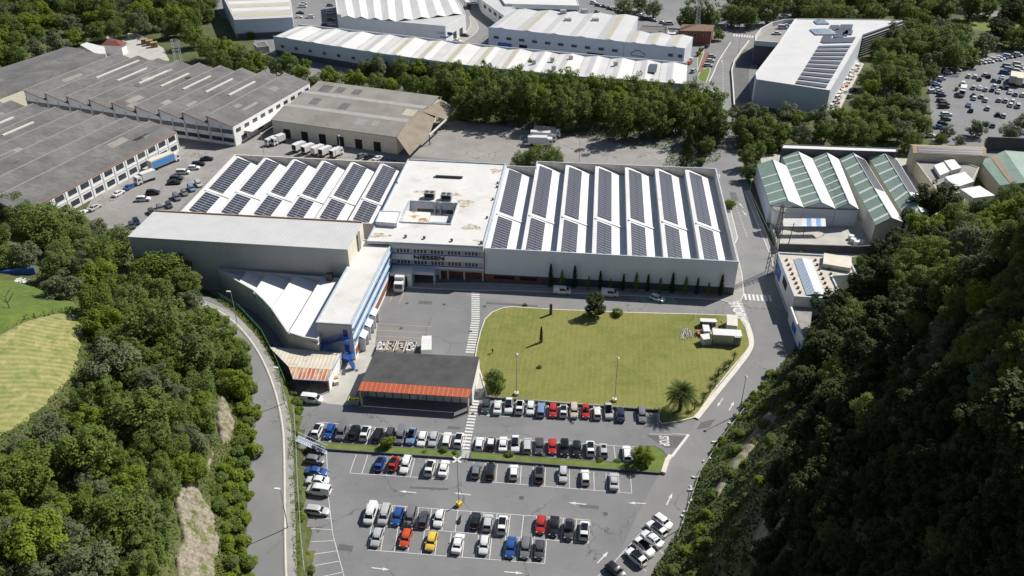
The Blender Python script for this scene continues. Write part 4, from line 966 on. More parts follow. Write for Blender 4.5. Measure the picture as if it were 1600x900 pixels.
qA = Quad([bl + e1, br + e1], [bl, br]); prA = saw(10, zr, zv)
r_ = shed('grey_sawtooth_hall', 'grey roofed sawtooth hall nearest the wooded slope with a white two storey side wall', qA, prA, M['white_wall'], M['fibro'], 'factory hall', over=.004)
p0, p1 = qA(1, 0), qA(1, 1); window_grid(r_, p0, p1, 13, ((1.0, 2.6), (4.6, 6.2)), 3.2); pilasters(r_, p0, p1, 13, zv - .2, M['white_metal'])
MB().wallbox(p0, p1, 0, wl(p0, p1), 3.4, 3.7, .12).build('floor_band', M['white_metal'], r_)
MB().wallbox(p0, p1, 0, wl(p0, p1), zv - .1, zv + .12, .25).build('eaves_gutter', mat('rusty_gutter', (.25, .10, .06), .8, (.34, .2, .12), 3), r_)
def skylights(root, q, prof, items, name='roof_skylight'):
    for s, t0, t1, wd in items:
        m_ = MB(); z = tooth_z(q, s, prof); c0, c1 = q(s, t0), q(s, t1); d_ = (c1 - c0).normalized(); n_ = Vector((d_.y, -d_.x))
        m_.prism([c0 - n_ * wd, c0 + n_ * wd, c1 + n_ * wd, c1 - n_ * wd][::1], z - .35, z + .28); m_.build(name, M['curb'], root)
ridge_lines(r_, qA, 10, zr)
sheets(qA, prA, 10, 26, 3); skylights(r_, qA, prA, [((k + .28) / 10, t0, t1, .45) for k, t0, t1 in ((3, .70, .82), (4, .66, .82), (5, .60, .80), (2, .45, .60), (4, .12, .2))])
zr2, zv2 = 10.3, 7.5
a2 = (P(322.5, 181, zr2) - P(36, 141, zr2)) / 8; fl = P(36, 141, zr2); fr = fl + a2 * 9; e2b = P(482, 130, zv2) - P(361, 199, zv2)
qB = Quad([fl, fr], [fl + e2b, fr + e2b]); prB = saw(9, zr2, zv2)
r_ = shed('grey_sawtooth_hall', 'grey roofed sawtooth hall with nine bays and six white rooflight strips behind the first hall', qB, prB, M['white_wall'], M['fibro'], 'factory hall', over=.003)
for k in range(9):
    c0, c1 = qB(k / 9, 0), qB((k + 1) / 9, 0); L_ = wl(c0, c1)
    for z0, z1 in ((4.6, 5.9), (1.4, 2.7)): windows(r_, c0, c1, [(.7, L_ / 2 - .4), (L_ / 2 + .4, L_ - .7)], z0, z1, M['dark_grey'])
pilasters(r_, qB(0, 0), qB(1, 0), 18, zv2 - .3, M['white_metal'], .25)
p0, p1 = qB(1, 0), qB(1, 1); window_grid(r_, p0, p1, 10, ((4.8, 6.0),), 2.6); window_grid(r_, p0, p1, 5, ((1.0, 2.6),), 3.0)
m_ = MB().wallbox(p0, p1, 6, 34, 3.7, 3.85, 3.2); m_.build('loading_canopy', M['white_metal'], r_)
for k in range(9):
    rw = MB(); c0 = qB(k / 9, 0); c1 = qB((k + 1) / 9 - .002, 0); rw.tube((c0.x, c0.y, zr2 + .02), (c1.x, c1.y, zv2 + .02), .12, n=4); rw.build('verge_tile_line', bpy.data.materials.get('rusty_gutter'), r_)
ridge_lines(r_, qB, 9, zr2)
sheets(qB, prB, 9, 22, 4); skylights(r_, qB, prB, [((k + .30) / 9, t0, t1, .42) for k, t0, t1 in ((1, .45, .93), (2, .45, .78), (3, .45, .78), (4, .45, .78), (5, .45, .78), (6, .45, .78), (7, .45, .78))])
prC = [(0, 7.5), (.02, 9.0), (.48, 8.2), (.5, 8.9), (.98, 8.0), (1, 7.6)]
qC = Quad([P(-100, 186, 9), P(-100, 133, 9)], [P(163, 85.5, 9), P(103, 69, 9)])
r_ = shed('grey_sawtooth_hall', 'farthest grey roofed hall at the left edge with a cream side wall', qC, prC, M['cream_wall'], M['fibro'], 'factory hall')
b_ = world_thing('small_store', [P(145, 78)], 'small white roofed store between the halls and the red roofed kiosk', 'shed')
MB().prism(ccw(PL([(125, 70), (135, 66), (163, 73), (165, 84), (150, 84)], 5)), 0, 5).build('wall', M['white_metal'], b_)
ki = world_thing('kiosk', [P(175, 75)], 'kiosk with a low dark red hipped roof and white walls beyond the halls', 'kiosk')
kq = ccw(PL([(157, 71), (190, 72), (200, 67), (170, 60)], 4.6)); MB().prism(offset(kq, .8), 0, 4.5).build('wall', M['white_wall'], ki)
m_ = MB(); cx = sum(p.x for p in kq) / 4; cy_ = sum(p.y for p in kq) / 4
for k in range(4): a, b = kq[k - 1], kq[k]; m_.poly([(a.x, a.y, 4.6), (b.x, b.y, 4.6), (cx + (b.x - cx) * .3, cy_ + (b.y - cy_) * .3, 6.2), (cx + (a.x - cx) * .3, cy_ + (a.y - cy_) * .3, 6.2)])
m_.poly([(cx + (p.x - cx) * .3, cy_ + (p.y - cy_) * .3, 6.2) for p in kq]); m_.build('roof', M['terracotta'], ki)
ms = world_thing('steel_frame_tower', [P(270, 90)], 'grey steel frame tower standing behind the middle grey hall', 'steel frame')
m_ = MB(); c0 = P(272, 92, 8); wd = 3.2; hh_ = 8
for dx, dy in ((0, 0), (2.6, .2), (2.6, 2), (0, 2)): m_.tube((c0.x + dx, c0.y + dy, 0), (c0.x + dx, c0.y + dy, 16), .16, n=4)
for z in (10, 11.5, 13, 14.5, 16):
    m_.tube((c0.x, c0.y, z), (c0.x + 2.6, c0.y + .2, z), .12, n=4); m_.tube((c0.x, c0.y + 2, z), (c0.x + 2.6, c0.y + 2, z), .12, n=4); m_.tube((c0.x, c0.y, z), (c0.x, c0.y + 2, z), .12, n=4)
m_.build('frame', M['steel'], ms)
# ---- brown and grey depot with canopy
ze = 6.4
qM = Quad([P(424, 187.5, ze), P(505, 133, ze)], [P(620, 214.5, ze), P(690, 157, ze)])
prM = [(0, ze), (.24, ze + 1.9), (.33, ze + 1.7), (.34, ze + 1.1), (.58, ze + 2.4), (.67, ze + 2.2), (.68, ze + 1.5), (.93, ze + 2.7), (1, ze + 1.6)]
r_ = shed('depot_building', 'cream walled depot with weathered grey brown three ridged roof and brown end canopy', qM, prM, M['cream_wall'], M['fibro_b'], 'depot', over=.006)
for s0, s1 in ((.242, .328), (.582, .668)): strip_on(qM, prM, s0, s1, M['pave'], .0, 1.0, .04)
for s0, s1, t0, t1, mm in ((.72, .86, .07, .16, 'fibro'), (.74, .86, .2, .27, 'fibro'), (.75, .86, .34, .41, 'fibro'), (.40, .52, .13, .2, 'fibro'), (.38, .5, .38, .45, 'fibro'), (.42, .54, .88, .97, 'cream_strip'), (.1, .2, .62, .7, 'pave'), (.12, .2, .75, .8, 'pave')): strip_on(qM, prM, s0, s1, M[mm], t0, t1, .05)
p0, p1 = qM(0, 0), qM(0, 1); L_ = wl(p0, p1)
for k in range(6): MB().wallbox(p0, p1, L_ * (.09 + .145 * k), L_ * (.09 + .145 * k) + 2.8, 0, 3.6, .08).build('dock_door', M['black'], r_)
cpts = {'a': P(620, 214.5, 8.4), 'b': P(636, 190, 8.6), 'c': P(640, 243, 3.6), 'd': P(671, 211, 3.9), 'e': P(658, 174, 8.6), 'f': P(697, 187, 4.5), 'g': P(690, 156, 8.2), 'h': P(714, 168, 5.0), 'v': P(682, 178, 6.0)}
m_ = MB()
for t in (('a', 'b', 'c'), ('b', 'd', 'c'), ('b', 'e', 'd'), ('e', 'v', 'd'), ('e', 'f', 'v'), ('e', 'g', 'h', 'f')): m_.poly([tuple(cpts[k]) for k in t])
m_.build('canopy', M['brown_roof'], r_)
for kx in 'cdfh': p = cpts[kx]; MB().tube((p.x, p.y, 0), (p.x, p.y, p.z), .18, n=5).build('canopy_post', M['dark_grey'], r_)
MB().tube(cpts['d'], cpts['f'], .35, n=4).build('canopy_sign', M['white_metal'], r_)
# ---- long white building behind the trees
ze = 8.5
qN = Quad([P(x, y, ze) for x, y in ((427, 58), (588, 84), (750, 106), (911, 121.5), (1072, 133))], [P(x, y, ze) for x, y in ((467, 40.5), (620, 57), (775, 75), (925, 88.5), (1074, 101))])
r_ = shed('long_warehouse', 'very long white warehouse with a scalloped sheet roof behind the row of trees', qN, gables(15, ze, ze + .75), M['grey_wall'], M['est_roof'], 'warehouse')
pn = gables(15, ze, ze + .75)
def strip_on(q, pf, s0, s1, m, t0=.01, t1=.98, lift=.05):
    a, b, c_, d_ = q(s0, t0), q(s1, t0), q(s1, t1), q(s0, t1); za, zb = tooth_z(q, s0, pf) + lift, tooth_z(q, s1, pf) + lift
    MB().poly([(a.x, a.y, za), (b.x, b.y, zb), (c_.x, c_.y, zb), (d_.x, d_.y, za)]).build('rooflight_strip', m, r_)
for k in range(15):
    mm = M['cream_strip'] if k in (4, 5, 6, 7, 8) else M['est_roof_b']
    strip_on(qN, pn, (k + .26) / 15, (k + .46) / 15, mm)
    if k % 2: strip_on(qN, pn, (k + .72) / 15, (k + .97) / 15, M['est_roof_b'])
    c0, c1 = qN(k / 15 + 1e-4, 0), qN(k / 15 + 1e-4, 1); MB().tube((c0.x, c0.y, ze + .06), (c1.x, c1.y, ze + .06), .1, n=4).build('valley_gutter', M['fibro_b'], r_)
for k in range(4):
    p0, p1 = qN(k / 4, 0), qN((k + 1) / 4, 0); L_ = wl(p0, p1)
    MB().wallbox(p0, p1, .2, L_ - .2, 0, 2.6, .06).build('plinth', M['dark_wall'], r_); MB().wallbox(p0, p1, 0, L_, ze - .6, ze + .55, .14, back=.15).build('front_parapet', M['grey_wall'], r_)
    windows(r_, p0, p1, spread(L_, 7, 1.8), 4.2, 5.4, M['steel'])
    p1, p0 = qN(k / 4, 1), qN((k + 1) / 4, 1); MB().wallbox(p0, p1, 0, wl(p0, p1), ze - 1, ze + .9, .1, back=.3).build('back_parapet', M['grey_wall'], r_)
for px in ((834, 99), (863, 95), (892, 92), (865, 108), (962, 101)):
    p = P(*px, ze + .8); MB().box((p.x, p.y, ze + 1.4), (1.5, 1.5, 1.6), .2).build('roof_unit', M['steel'], r_)
panels(r_, qN, [(0, ze + .75), (1, ze + .75)], .905, .925, .35, .75, .5)
def flat_building(name, label, px, z, wall, roof, cat='building', par=.4, group=None):
    pts = ccw(PL(px, z)); r_ = world_thing(name, pts, label, cat, group)
    MB().prism(pts, 0, z - .3).build('wall', wall, r_); MB().prism(offset(pts, .25), z - .298, z - .15).build('roof', roof, r_)
    MB().ring(pts, .25, z - .297, z + par * .3).build('parapet', wall, r_); return r_, pts
# ---- white showroom at the top
z = 9.0
r_, pts = flat_building('car_showroom', 'white car showroom with blue band and scalloped roof at the top of the estate', [(527, 22), (560, 28), (620, 34), (696, 41), (727.5, 24), (722, 8), (706, -14), (522, -14)], z, M['white_wall'], M['est_roof_b'], 'showroom')
qO = Quad([P(533, 24, z + .8), P(619, 31, z + .8), P(722, 20, z + .8)], [P(524, -14, z + .8), P(615, -14, z + .8), P(704, -14, z + .8)])
roof_strips(qO, gables(8, z - .1, z + 1.0), over=0).build('scalloped_roof', M['est_roof'], r_)
fa, fb, fc = P(527, 22, z), P(696, 41, z), P(727.5, 24, z)
windows(r_, fa, fb, [(a, a + 2.6) for a in (10, 19, 24, 30, 43, 49, 56, 62)], 5.0, 6.3, M['steel']); 
MB().wallbox(fa, fb, 18, wl(fa, fb), 3.3, 3.9, .2).build('blue_band', M['deep_blue'], r_); MB().wallbox(fb, fc, 0, 8, 3.3, 3.9, .2).build('blue_band', M['deep_blue'], r_)
for a in (8, 15): MB().wallbox(fb, fc, a, a + 3.5, 0, 4, .1).build('shop_door', M['glass'], r_)
for a in (8, 27, 47): MB().wallbox(fa, fb, a, a + 12, 0, 2.6, .1).build('shop_window', M['glass'], r_)
t = text_mesh('NISSAN', 2.0, .05, M['blue_trim'], 'showroom_lettering', r_); dd = (fb - fa).normalized(); cc = fa.lerp(fb, .93); t.location = Vector((cc.x, cc.y - .3, 5.5)) - Vector(r_.location); t.rotation_euler = (R(90), 0, math.atan2(dd.y, dd.x))
# ---- workshop block with car emblem
z = 9.2
qP = Quad([P(763, 44, z), P(975, 67, z)], [P(802, 15, z), P(997, 26, z)])
r_ = shed('workshop_block', 'white workshop block with roof vents and a blue shop front at the top centre', qP, gables(5, z, z + .9), M['grey_wall'], M['est_roof_b'], 'workshop')
for k, w_ in ((0, 'est_roof'), (1, 'cream_strip'), (2, 'est_roof'), (3, 'est_roof'), (4, 'cream_strip')):
    pn = gables(5, z, z + .9); s0, s1 = (k + .28) / 5, (k + .48) / 5; a, b, c_, d_ = qP(s0, .01), qP(s1, .01), qP(s1, .97), qP(s0, .97); za, zb = tooth_z(qP, s0, pn) + .05, tooth_z(qP, s1, pn) + .05
    MB().poly([(a.x, a.y, za), (b.x, b.y, zb), (c_.x, c_.y, zb), (d_.x, d_.y, za)]).build('rooflight_strip', M[w_], r_)
p0, p1 = qP(0, 0), qP(1, 0); L_ = wl(p0, p1); MB().wallbox(p0, p1, 0, L_, z - .6, z + .6, .14, back=.15).build('front_parapet', M['grey_wall'], r_); windows(r_, p0, p1, spread(L_, 10, 2.6), 4.6, 5.8, M['steel']); 
for a, b, mm in ((5, 12, 'deep_blue'), (16, 20, 'black'), (24, 30, 'white_metal'), (36, 46, 'white_metal'), (50, 58, 'black')): MB().wallbox(p0, p1, a, b, 0, 3, .1).build('shop_front', M[mm], r_)
for px in ((887, 33), (880, 20), (930, 33), (913, 19)): p = P(*px, z + .5); MB().box((p.x, p.y, z + 1.2), (3, 2.4, 1.6), .2).build('roof_unit', M['steel'], r_)
qP2 = Quad([P(975.5, 67, z), P(1070, 77, z)], [P(983, 49, z), P(1083, 58, z)])
r_ = shed('workshop_block', 'lower white end of the workshop block with an outlined car emblem on its front', qP2, gables(3, z, z + .8), M['grey_wall'], M['est_roof_b'], 'workshop')
for k in range(3):
    pn = gables(3, z, z + .8); s0, s1 = (k + .3) / 3, (k + .55) / 3; a, b, c_, d_ = qP2(s0, .01), qP2(s1, .01), qP2(s1, .97), qP2(s0, .97); za, zb = tooth_z(qP2, s0, pn) + .1, tooth_z(qP2, s1, pn) + .1
    MB().poly([(a.x, a.y, za), (b.x, b.y, zb), (c_.x, c_.y, zb), (d_.x, d_.y, za)]).build('rooflight_strip', M['cream_strip'], r_)
p0, p1 = qP2(0, 0), qP2(1, 0); L_ = wl(p0, p1); MB().wallbox(p0, p1, 0, L_, z - .6, z + .55, .14, back=.15).build('front_parapet', M['grey_wall'], r_); windows(r_, p0, p1, [(L_ * .74, L_ * .82), (L_ * .9, L_ * .97)], 5.2, 6.6, M['steel']); MB().wallbox(p0, p1, L_ * .7, L_ * .85, 0, 2.8, .1).build('shop_front', M['black'], r_)
em = MB(); dd = (p1 - p0).normalized()
ev = [(-2.6, -.9), (2.6, -.9), (3.3, -.2), (3.1, .5), (1.8, .8), (.6, 1.7), (-1.2, 1.7), (-2.2, .8), (-3.2, .5), (-3.3, -.3), (-2.6, -.9)]
def emp(x, z_): c0 = p0 + dd * (L_ * .24 + x) ; return (c0.x, c0.y - .15, 4.8 + z_)
for a, b in zip(ev[:-1], ev[1:]): em.tube(emp(*a), emp(*b), .14, n=4)
em.build('car_emblem', M['dark_grey'], r_)
r_, pts = flat_building('estate_office', 'white building with a ribbon window row at the top centre', [(789, 6), (905, 9), (898, -10), (778, -10)], 8, M['white_wall'], M['est_roof'], 'building')
a, b = P(789, 6, 8), P(905, 9, 8); MB().wallbox(a, b, 1, wl(a, b) - 1, 4.2, 5.8, .1).build('window_band', M['glass'], r_)
r_, pts = flat_building('estate_unit', 'narrow blue and white unit along the service road at the top centre', [(753, 0), (787, 24), (805, 14), (776, -12), (745, -14)], 7, M['white_wall'], M['est_roof_b'], 'building')
a, b = P(753, 0, 7), P(787, 24, 7); windows(r_, a, b, spread(wl(a, b), 4, 4, 1), 3.8, 5.4, M['deep_blue'])
# ---- stepped warehouse top left
z = 9.5
qR = Quad([P(366, 31, z), P(457, 27, z)], [P(344, -14, z), P(452, -18, z)])
r_ = shed('stepped_warehouse', 'blue grey walled warehouse with cream streaked roof at the top left of the estate', qR, [(0, z), (1, z)], M['grey_wall'], M['est_roof_b'], 'warehouse')
for t0, t1, mm in ((.08, .2, 'cream_strip'), (.38, .46, 'cream_strip'), (.62, .72, 'cream_strip'), (.25, .36, 'est_roof'), (.5, .6, 'est_roof')):
    pts = [qR(.03, t0), qR(.98, t0), qR(.98, t1), qR(.03, t1)]; MB().poly([(p.x, p.y, z + .04) for p in pts]).build('rooflight_strip', M[mm], r_)
p0, p1 = qR(0, 0), qR(1, 0); MB().wallbox(p0, p1, 0, wl(p0, p1), 0, 2.6, .06).build('plinth', M['dark_wall'], r_)
r_, pts = flat_building('small_hut', 'small grey flat roofed hut between the trees and the long warehouse', [(396, 68), (402, 74), (420, 72), (414, 65)], 3.2, M['cream_wall'], M['fibro'], 'hut')
# ---- brick house and neighbours
ze = 6.5
qS = Quad([P(1062, 48, ze), P(1063, 44, ze), P(1071, 37, ze)][::2], [P(1112, 49, ze), P(1116, 39, ze)])
r_ = shed('brick_house', 'red brick house with brown tiled roof beside the junction', qS, [(0, ze), (.5, ze + 1.3), (1, ze)], M['brick'], M['tile_red'], 'house', over=.03)
p0, p1 = qS(0, 0), qS(0, 1); windows(r_, p0, p1, spread(wl(p0, p1), 3, 1.3), 3.8, 5.2)
r_, pts = flat_building('dark_garage', 'low dark roofed garage between the workshops and the brick house', [(998, 50), (1040, 53), (1042, 42), (1003, 40)], 4, M['dark_wall'], M['fibro'], 'garage')
r_, pts = flat_building('white_annex', 'low white roofed annex left of the brick house', [(1042, 53), (1062, 54), (1062, 45), (1044, 44)], 4.4, M['brick'], M['est_roof'], 'annex')
# ---- modern grey building with parking deck and louvres
z = 10.5
px = [(1182, 124.6), (1297, 142), (1348, 54.5), (1411, 32.5), (1379, 31), (1244, 29.5), (1222, 61), (1180.5, 114.5)]
pts = PL(px, z); r_ = world_thing('modern_building', pts, 'modern building with pale flat roof of solar panels, curved parking deck and dark louvred corner', 'building')
pts2 = ccw([Vector(p[:2]) for p in pts]); MB().prism(pts2, 0, z - .3).build('wall', M['grey_wall'], r_); MB().prism(offset(pts2, .3), z - .298, z - .1).build('roof', overlay(mat('pale_grey_roof', (.45, .455, .46), .8, (.50, .50, .50), .1), (.40, .40, .40), .4, .55, .75), r_)
MB().ring(pts2, .3, z - .297, z + .25).build('parapet', M['white_metal'], r_)
qT = Quad([P(1182, 124.6, z), P(1297, 142, z)], [P(1222, 61, z), P(1348, 54.5, z)])
fz = [(0, z), (1, z)]
for k in range(10): t0 = .03 + k * .078; panels(r_, qT, fz, .52, .93, t0, t0 + .048, .25, cols=1)
panels(r_, qT, fz, .55, .93, .84, .95, .25, cols=1)
for x0, y0, x1, y1 in ((1282, 65.5, 1298, 56), (1302, 58, 1318, 45), (1294, 46, 1310, 39), (1310, 45, 1331, 38), (1316, 55, 1324, 46), (1318, 53, 1331, 47)):
    q_ = ccw(PL([(x0, y0), (x1, y0 + 1), (x1 + 2, y1), (x0 + 4, y1)], z + .3)); MB().prism(q_, z + .22, z + .32).build('solar_array', M['solar'], r_)
for (x, y), s_ in (((1286, 51), 10), ((1283, 36), 6)):
    p = P(x, y, z); sk = MB(); s2 = s_ / 2; hp = 2.0
    cs = [(p.x - s2, p.y - s2 * .9), (p.x + s2, p.y - s2 * .9), (p.x + s2, p.y + s2 * .9), (p.x - s2, p.y + s2 * .9)]
    for k in range(4): a, b = cs[k - 1], cs[k]; sk.poly([(a[0], a[1], z - .1), (b[0], b[1], z - .1), (b[0], b[1], z + .5), (a[0], a[1], z + .5)]); sk.poly([(a[0], a[1], z + .5), (b[0], b[1], z + .5), (p.x, p.y, z + hp)])
    sk.build('glass_pyramid', M['glass_blue'], r_)
# louvres along the diagonal corner
la, lb = P(1348, 54.5, z), P(1411, 32.5, z); LL = wl(la, lb)
MB().wallbox(la, lb, .2, LL - .2, .2, z - .4, .12).build('louvre_backing', M['black'], r_)
for k in range(8): MB().wallbox(la, lb, .1, LL - .1, .8 + k * 1.15, 1.15 + k * 1.15, .7, back=-.1).build('louvre', M['steel'], r_)
dk = [(1222, 61.5), (1243.5, 30), (1226, 30.5), (1206, 35), (1188, 45), (1180, 56), (1180, 64), (1219, 67)]
dw = ccw([Vector(p[:2]) for p in PL(dk, z)]); MB().prism(dw, 0, z - 2).build('deck_wall', M['dark_wall'], r_); MB().prism(offset(dw, .3), z - 1.99, z - 1.9).build('parking_deck', M['asphalt_old'], r_)
MB().ring(dw, .5, z - 1.98, z + .2).build('deck_parapet', M['white_metal'], r_)
# ---- roadside building with ridge rooflight
z = 6.0
px = [(1214.5, 395), (1241, 464), (1292, 467), (1310, 452.5), (1300, 432), (1339, 430), (1325, 401)]
r_, pts = flat_building('roadside_workshop', 'flat roofed white workshop with blue coping and a long glazed ridge beside the junction', px, z, M['white_wall'], overlay(mat('beige_gravel_roof', (.44, .40, .33), .95, (.52, .48, .41), .4), (.3, .27, .22), .5, .55, .7), 'workshop')
MB().ring(offset(pts, -.05), .4, z + .125, z + .27).build('coping', M['pale_blue'], r_)
g0, g1, g2, g3, gr0, gr1 = P(1240, 405, z), P(1260, 461, z), P(1288.5, 460, z), P(1267, 405, z), P(1253, 402.5, z + 1.2), P(1274.5, 458.5, z + 1.2)
m_ = MB().poly([g0, g1, gr1, gr0]).poly([gr0, gr1, g2, g3]).poly([g1, g2, gr1]).poly([g0, gr0, g3]); m_.build('ridge_rooflight', ribs(mat('rooflight_glazing', (.50, .57, .66), .35, (.6, .66, .74), 1), R(-60), 1.2, dark=(.38, .47, .62), width=.35), r_)
for i_ in range(8):
    for side_, bx_ in ((0, 1229), (1, 1272), (2, 1287)):
        if side_ == 2 and i_ > 4: continue
        p = P(bx_ + i_ * 3.0 + (0, 2, 2)[side_], 407 + i_ * 7.2, z - .1); MB().box((p.x, p.y, z + .15), (.5, .5, .5)).build('roof_cowl', M['dark_grey'], r_)
hut = P(1307, 413, z); mb = MB().box((hut.x, hut.y, z + .6), (6, 7, 1.2), R(70)); mb.build('roof_housing', M['tile_red'] if 0 else M['cream_wall'], r_)
a, b = P(1214.5, 395, z), P(1241, 464, z); L_ = wl(a, b)
MB().wallbox(a, b, L_ * .10, L_ * .32, 1.0, 4.4, .12).build('blue_hoarding', M['deep_blue'], r_); MB().wallbox(a, b, L_ * .45, L_ * .65, 2.8, 5, .1).build('long_window', M['black'], r_)
yw = tag(MB().prism(ccw(PL([(1235, 479), (1237.5, 479), (1257, 531), (1254, 531)], 4)), 0, 4.0).build('graffiti_wall', M['white_wall']), 'white retaining wall with blue graffiti along the shaded road edge', 'wall')
a, b = P(1235, 479, 4), P(1254, 531, 4); L_ = wl(a, b)
gf = MB(); gf.wallbox(a, b, L_ * .3, L_ * .42, .6, 2.8, .04); gf.wallbox(a, b, L_ * .44, L_ * .58, .9, 2.9, .04); gf.wallbox(a, b, L_ * .86, L_ * .98, .5, 2.2, .04); go = gf.build('graffiti', M['deep_blue'], yw)
yr = tag(MB().prism(ccw(PL([(1238.5, 478), (1270, 478), (1266, 510), (1257, 530)], 3.2)), 0, 3.2).build('terrace', M['asphalt_old']), 'raised paved terrace behind the graffiti wall beneath the workshop', 'terrace')
# ---- green roofed depot
ze, zr_ = 6.0, 8.0
GR = [((1182, 257), (1203, 321), (1229, 259), (1256, 324), 'leftmost green ridged depot bay with a pale slope beside the road'),
      ((1221, 243), (1256.5, 324), (1269, 247), (1306, 326), 'second green ridged depot bay from the road with a white right slope'),
      ((1269.5, 247), (1306.5, 326), (1310, 247), (1342, 327), 'third green ridged depot bay from the road, dark green slope'),
      ((1311, 247), (1368, 352), (1349, 245), (1412, 347), 'fourth depot bay from the road, longest, green with solar panels on its right slope'),
      ((1354, 241), (1420, 352), (1400, 246), (1452, 330), 'fifth depot bay across the dark gap, pale green with solar panels')]
for gi, (bl_, fl_, br_, fr2, lab) in enumerate(GR):
    q_ = Quad([P(*fl_, ze), P(*fr2, ze)], [P(*bl_, ze), P(*br_, ze)]); pf = [(0, ze), (.5, zr_), (1, ze)]
    if gi in (0, 1): pass
    r_ = world_thing('depot_bay', q_.outline(), lab, 'depot bay', 'green roofed depot bays')
    shed_walls(q_, pf, inset=.006).build('wall', M['grey_wall'] if gi < 3 else M['cream_wall'], r_)
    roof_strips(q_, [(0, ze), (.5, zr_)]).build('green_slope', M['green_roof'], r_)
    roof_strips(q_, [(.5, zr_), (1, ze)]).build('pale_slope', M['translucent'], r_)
    nb = 8 if gi > 2 else (4 if gi == 0 else 8)
    for k in range(nb):
        t0 = (k + .35) / nb if gi else .05 + k * .19
        a, b, c_, d_ = q_(.01, t0), q_(.49, t0), q_(.49, t0 + .025), q_(.01, t0 + .025)
        MB().poly([(a.x, a.y, ze + .08), (b.x, b.y, zr_ + .02), (c_.x, c_.y, zr_ + .02), (d_.x, d_.y, ze + .08)]).build('rooflight_strip', M['white_metal'], r_)
    rd0, rd1 = q_(.5, 0), q_(.5, 1); MB().tube((rd0.x, rd0.y, zr_ + .03), (rd1.x, rd1.y, zr_ + .03), .14, n=4).build('ridge_cap', M['green_roof'], r_)
    if gi > 2: panels(r_, q_, pf, .56, .96, .42 if gi == 3 else .3, .93, .12, cols=2); 
    if gi < 3:
        p0, p1 = q_(0, 0), q_(1, 0); MB().wallbox(p0, p1, 0, wl(p0, p1), ze - .25, ze - .05, .1).build('eaves_band', M['dark_grey'], r_)
r_, pts = flat_building('dark_lean_to', 'long dark walled building closing the back of the green depot', [(1221, 232), (1224, 225.5), (1402, 232), (1402, 238)], 8.5, M['dark_wall'], M['white_metal'], 'building')
hp_ = world_thing('tiled_tower', [P(1220, 345)], 'small square turret with a grey tiled roof at the front corner of the depot', 'turret')
tq = ccw(PL([(1206, 323), (1229, 326), (1228, 333), (1209, 329)], 6.6)); MB().prism(offset(tq, .3), 0, 6.5).build('wall', M['white_wall'], hp_); MB().prism(tq, 6.5, 6.8, bottom=True).build('roof', M['fibro_b'], hp_)
sh_ = world_thing('lean_to_canopy', [P(1260, 345)], 'blue and white striped lean-to canopy in the depot yard', 'canopy')
for k in range(9):
    x0, x1 = 1224 + k * 7.4, 1224 + (k + 1) * 7.4; f = (k / 9)
    MB().poly([tuple(P(x0, 353.5, 3.2)), tuple(P(x1, 353.7, 3.2)), tuple(P(x1 - 1, 341.5, 4.2)), tuple(P(x0 - 1, 341, 4.2))]).build('canopy_sheet', (M['translucent'] if k < 4 else (M['tarp_blue'] if k % 2 else M['white_metal'])), sh_)
for x in (1224, 1258, 1290): p = P(x, 353.5, 3.1); MB().tube((p.x, p.y, 0), (p.x, p.y, 3.15), .1, n=5).build('post', M['dark_grey'], sh_)
# ---- house with solar roof, yard building and green barn on the right
z = 7.5
qK = Quad([P(1428, 239, z), P(1423, 225.5, z)], [P(1540, 244, z), P(1537, 229.5, z)])
r_ = shed('farmhouse', 'white house with a row of solar panels on its tiled roof at the right edge', qK, [(0, z), (.5, z + 1.1), (1, z)], M['cream_wall'], M['brown_strip'], 'house', over=.01)
panels(r_, qK, [(0, z), (.5, z + 1.1)], .05, .46, .06, .96, .12, cols=1)
a, b = qK(0, 0), qK(0, 1); windows(r_, a, b, spread(wl(a, b), 4, 1.3), 2.5, 4.0)
r_, pts = flat_building('yard_building', 'white walled yard building with scattered white roof slabs behind the dark tree', [(1430, 251), (1470, 305), (1510, 300), (1530, 262), (1490, 250)], 4.8, M['cream_wall'], M['asphalt_old'], 'building')
for i_, q_ in enumerate(([(1459, 258), (1474, 253), (1484, 268), (1469, 274)], [(1475, 252), (1490, 249), (1502, 263), (1487, 267)], [(1476, 278), (1507, 270), (1522, 285), (1492, 295)], [(1500, 298), (1530, 293), (1554, 308), (1520, 312)])):
    pq = ccw(PL(q_, 6)); MB().prism(pq, 4.8, 6.0 + .2 * i_, bottom=True).build('roof_slab', M['white_metal'], r_)
qL = Quad([P(1562, 289, 5), P(1640, 300, 5)], [P(1532, 252, 5), P(1602, 238, 5)])
r_ = shed('green_barn', 'green roofed barn with a brown stripe at the right edge behind the trees', qL, [(0, 5), (.5, 7.2), (1, 5)], M['cream_wall'], M['green_roof'], 'barn', over=.01)
a, b, c_, d_ = qL(.2, 0), qL(.3, 0), qL(.3, 1), qL(.2, 1); MB().poly([(a.x, a.y, 5.95), (b.x, b.y, 6.4), (c_.x, c_.y, 6.4), (d_.x, d_.y, 5.95)]).build('brown_stripe', M['brown_strip'], r_)
wall_line('depot_wall', [(1216, 392), (1340, 396), (1400, 392)], .4, 0, 2.4, M['dark_wall'], 'long dark boundary wall between the depot yard and the roadside workshop', 'wall')
wall_line('road_wall', [(1203, 356), (1212, 385), (1213, 396)], .4, 0, 2.0, M['pave'], 'grey boundary wall at the depot yard beside the road', 'wall')
wall_line('yard_wall', [(1537, 234), (1640, 238)], .5, 0, 5, M['dark_wall'], 'long dark wall with pale coping behind the green barn', 'wall')
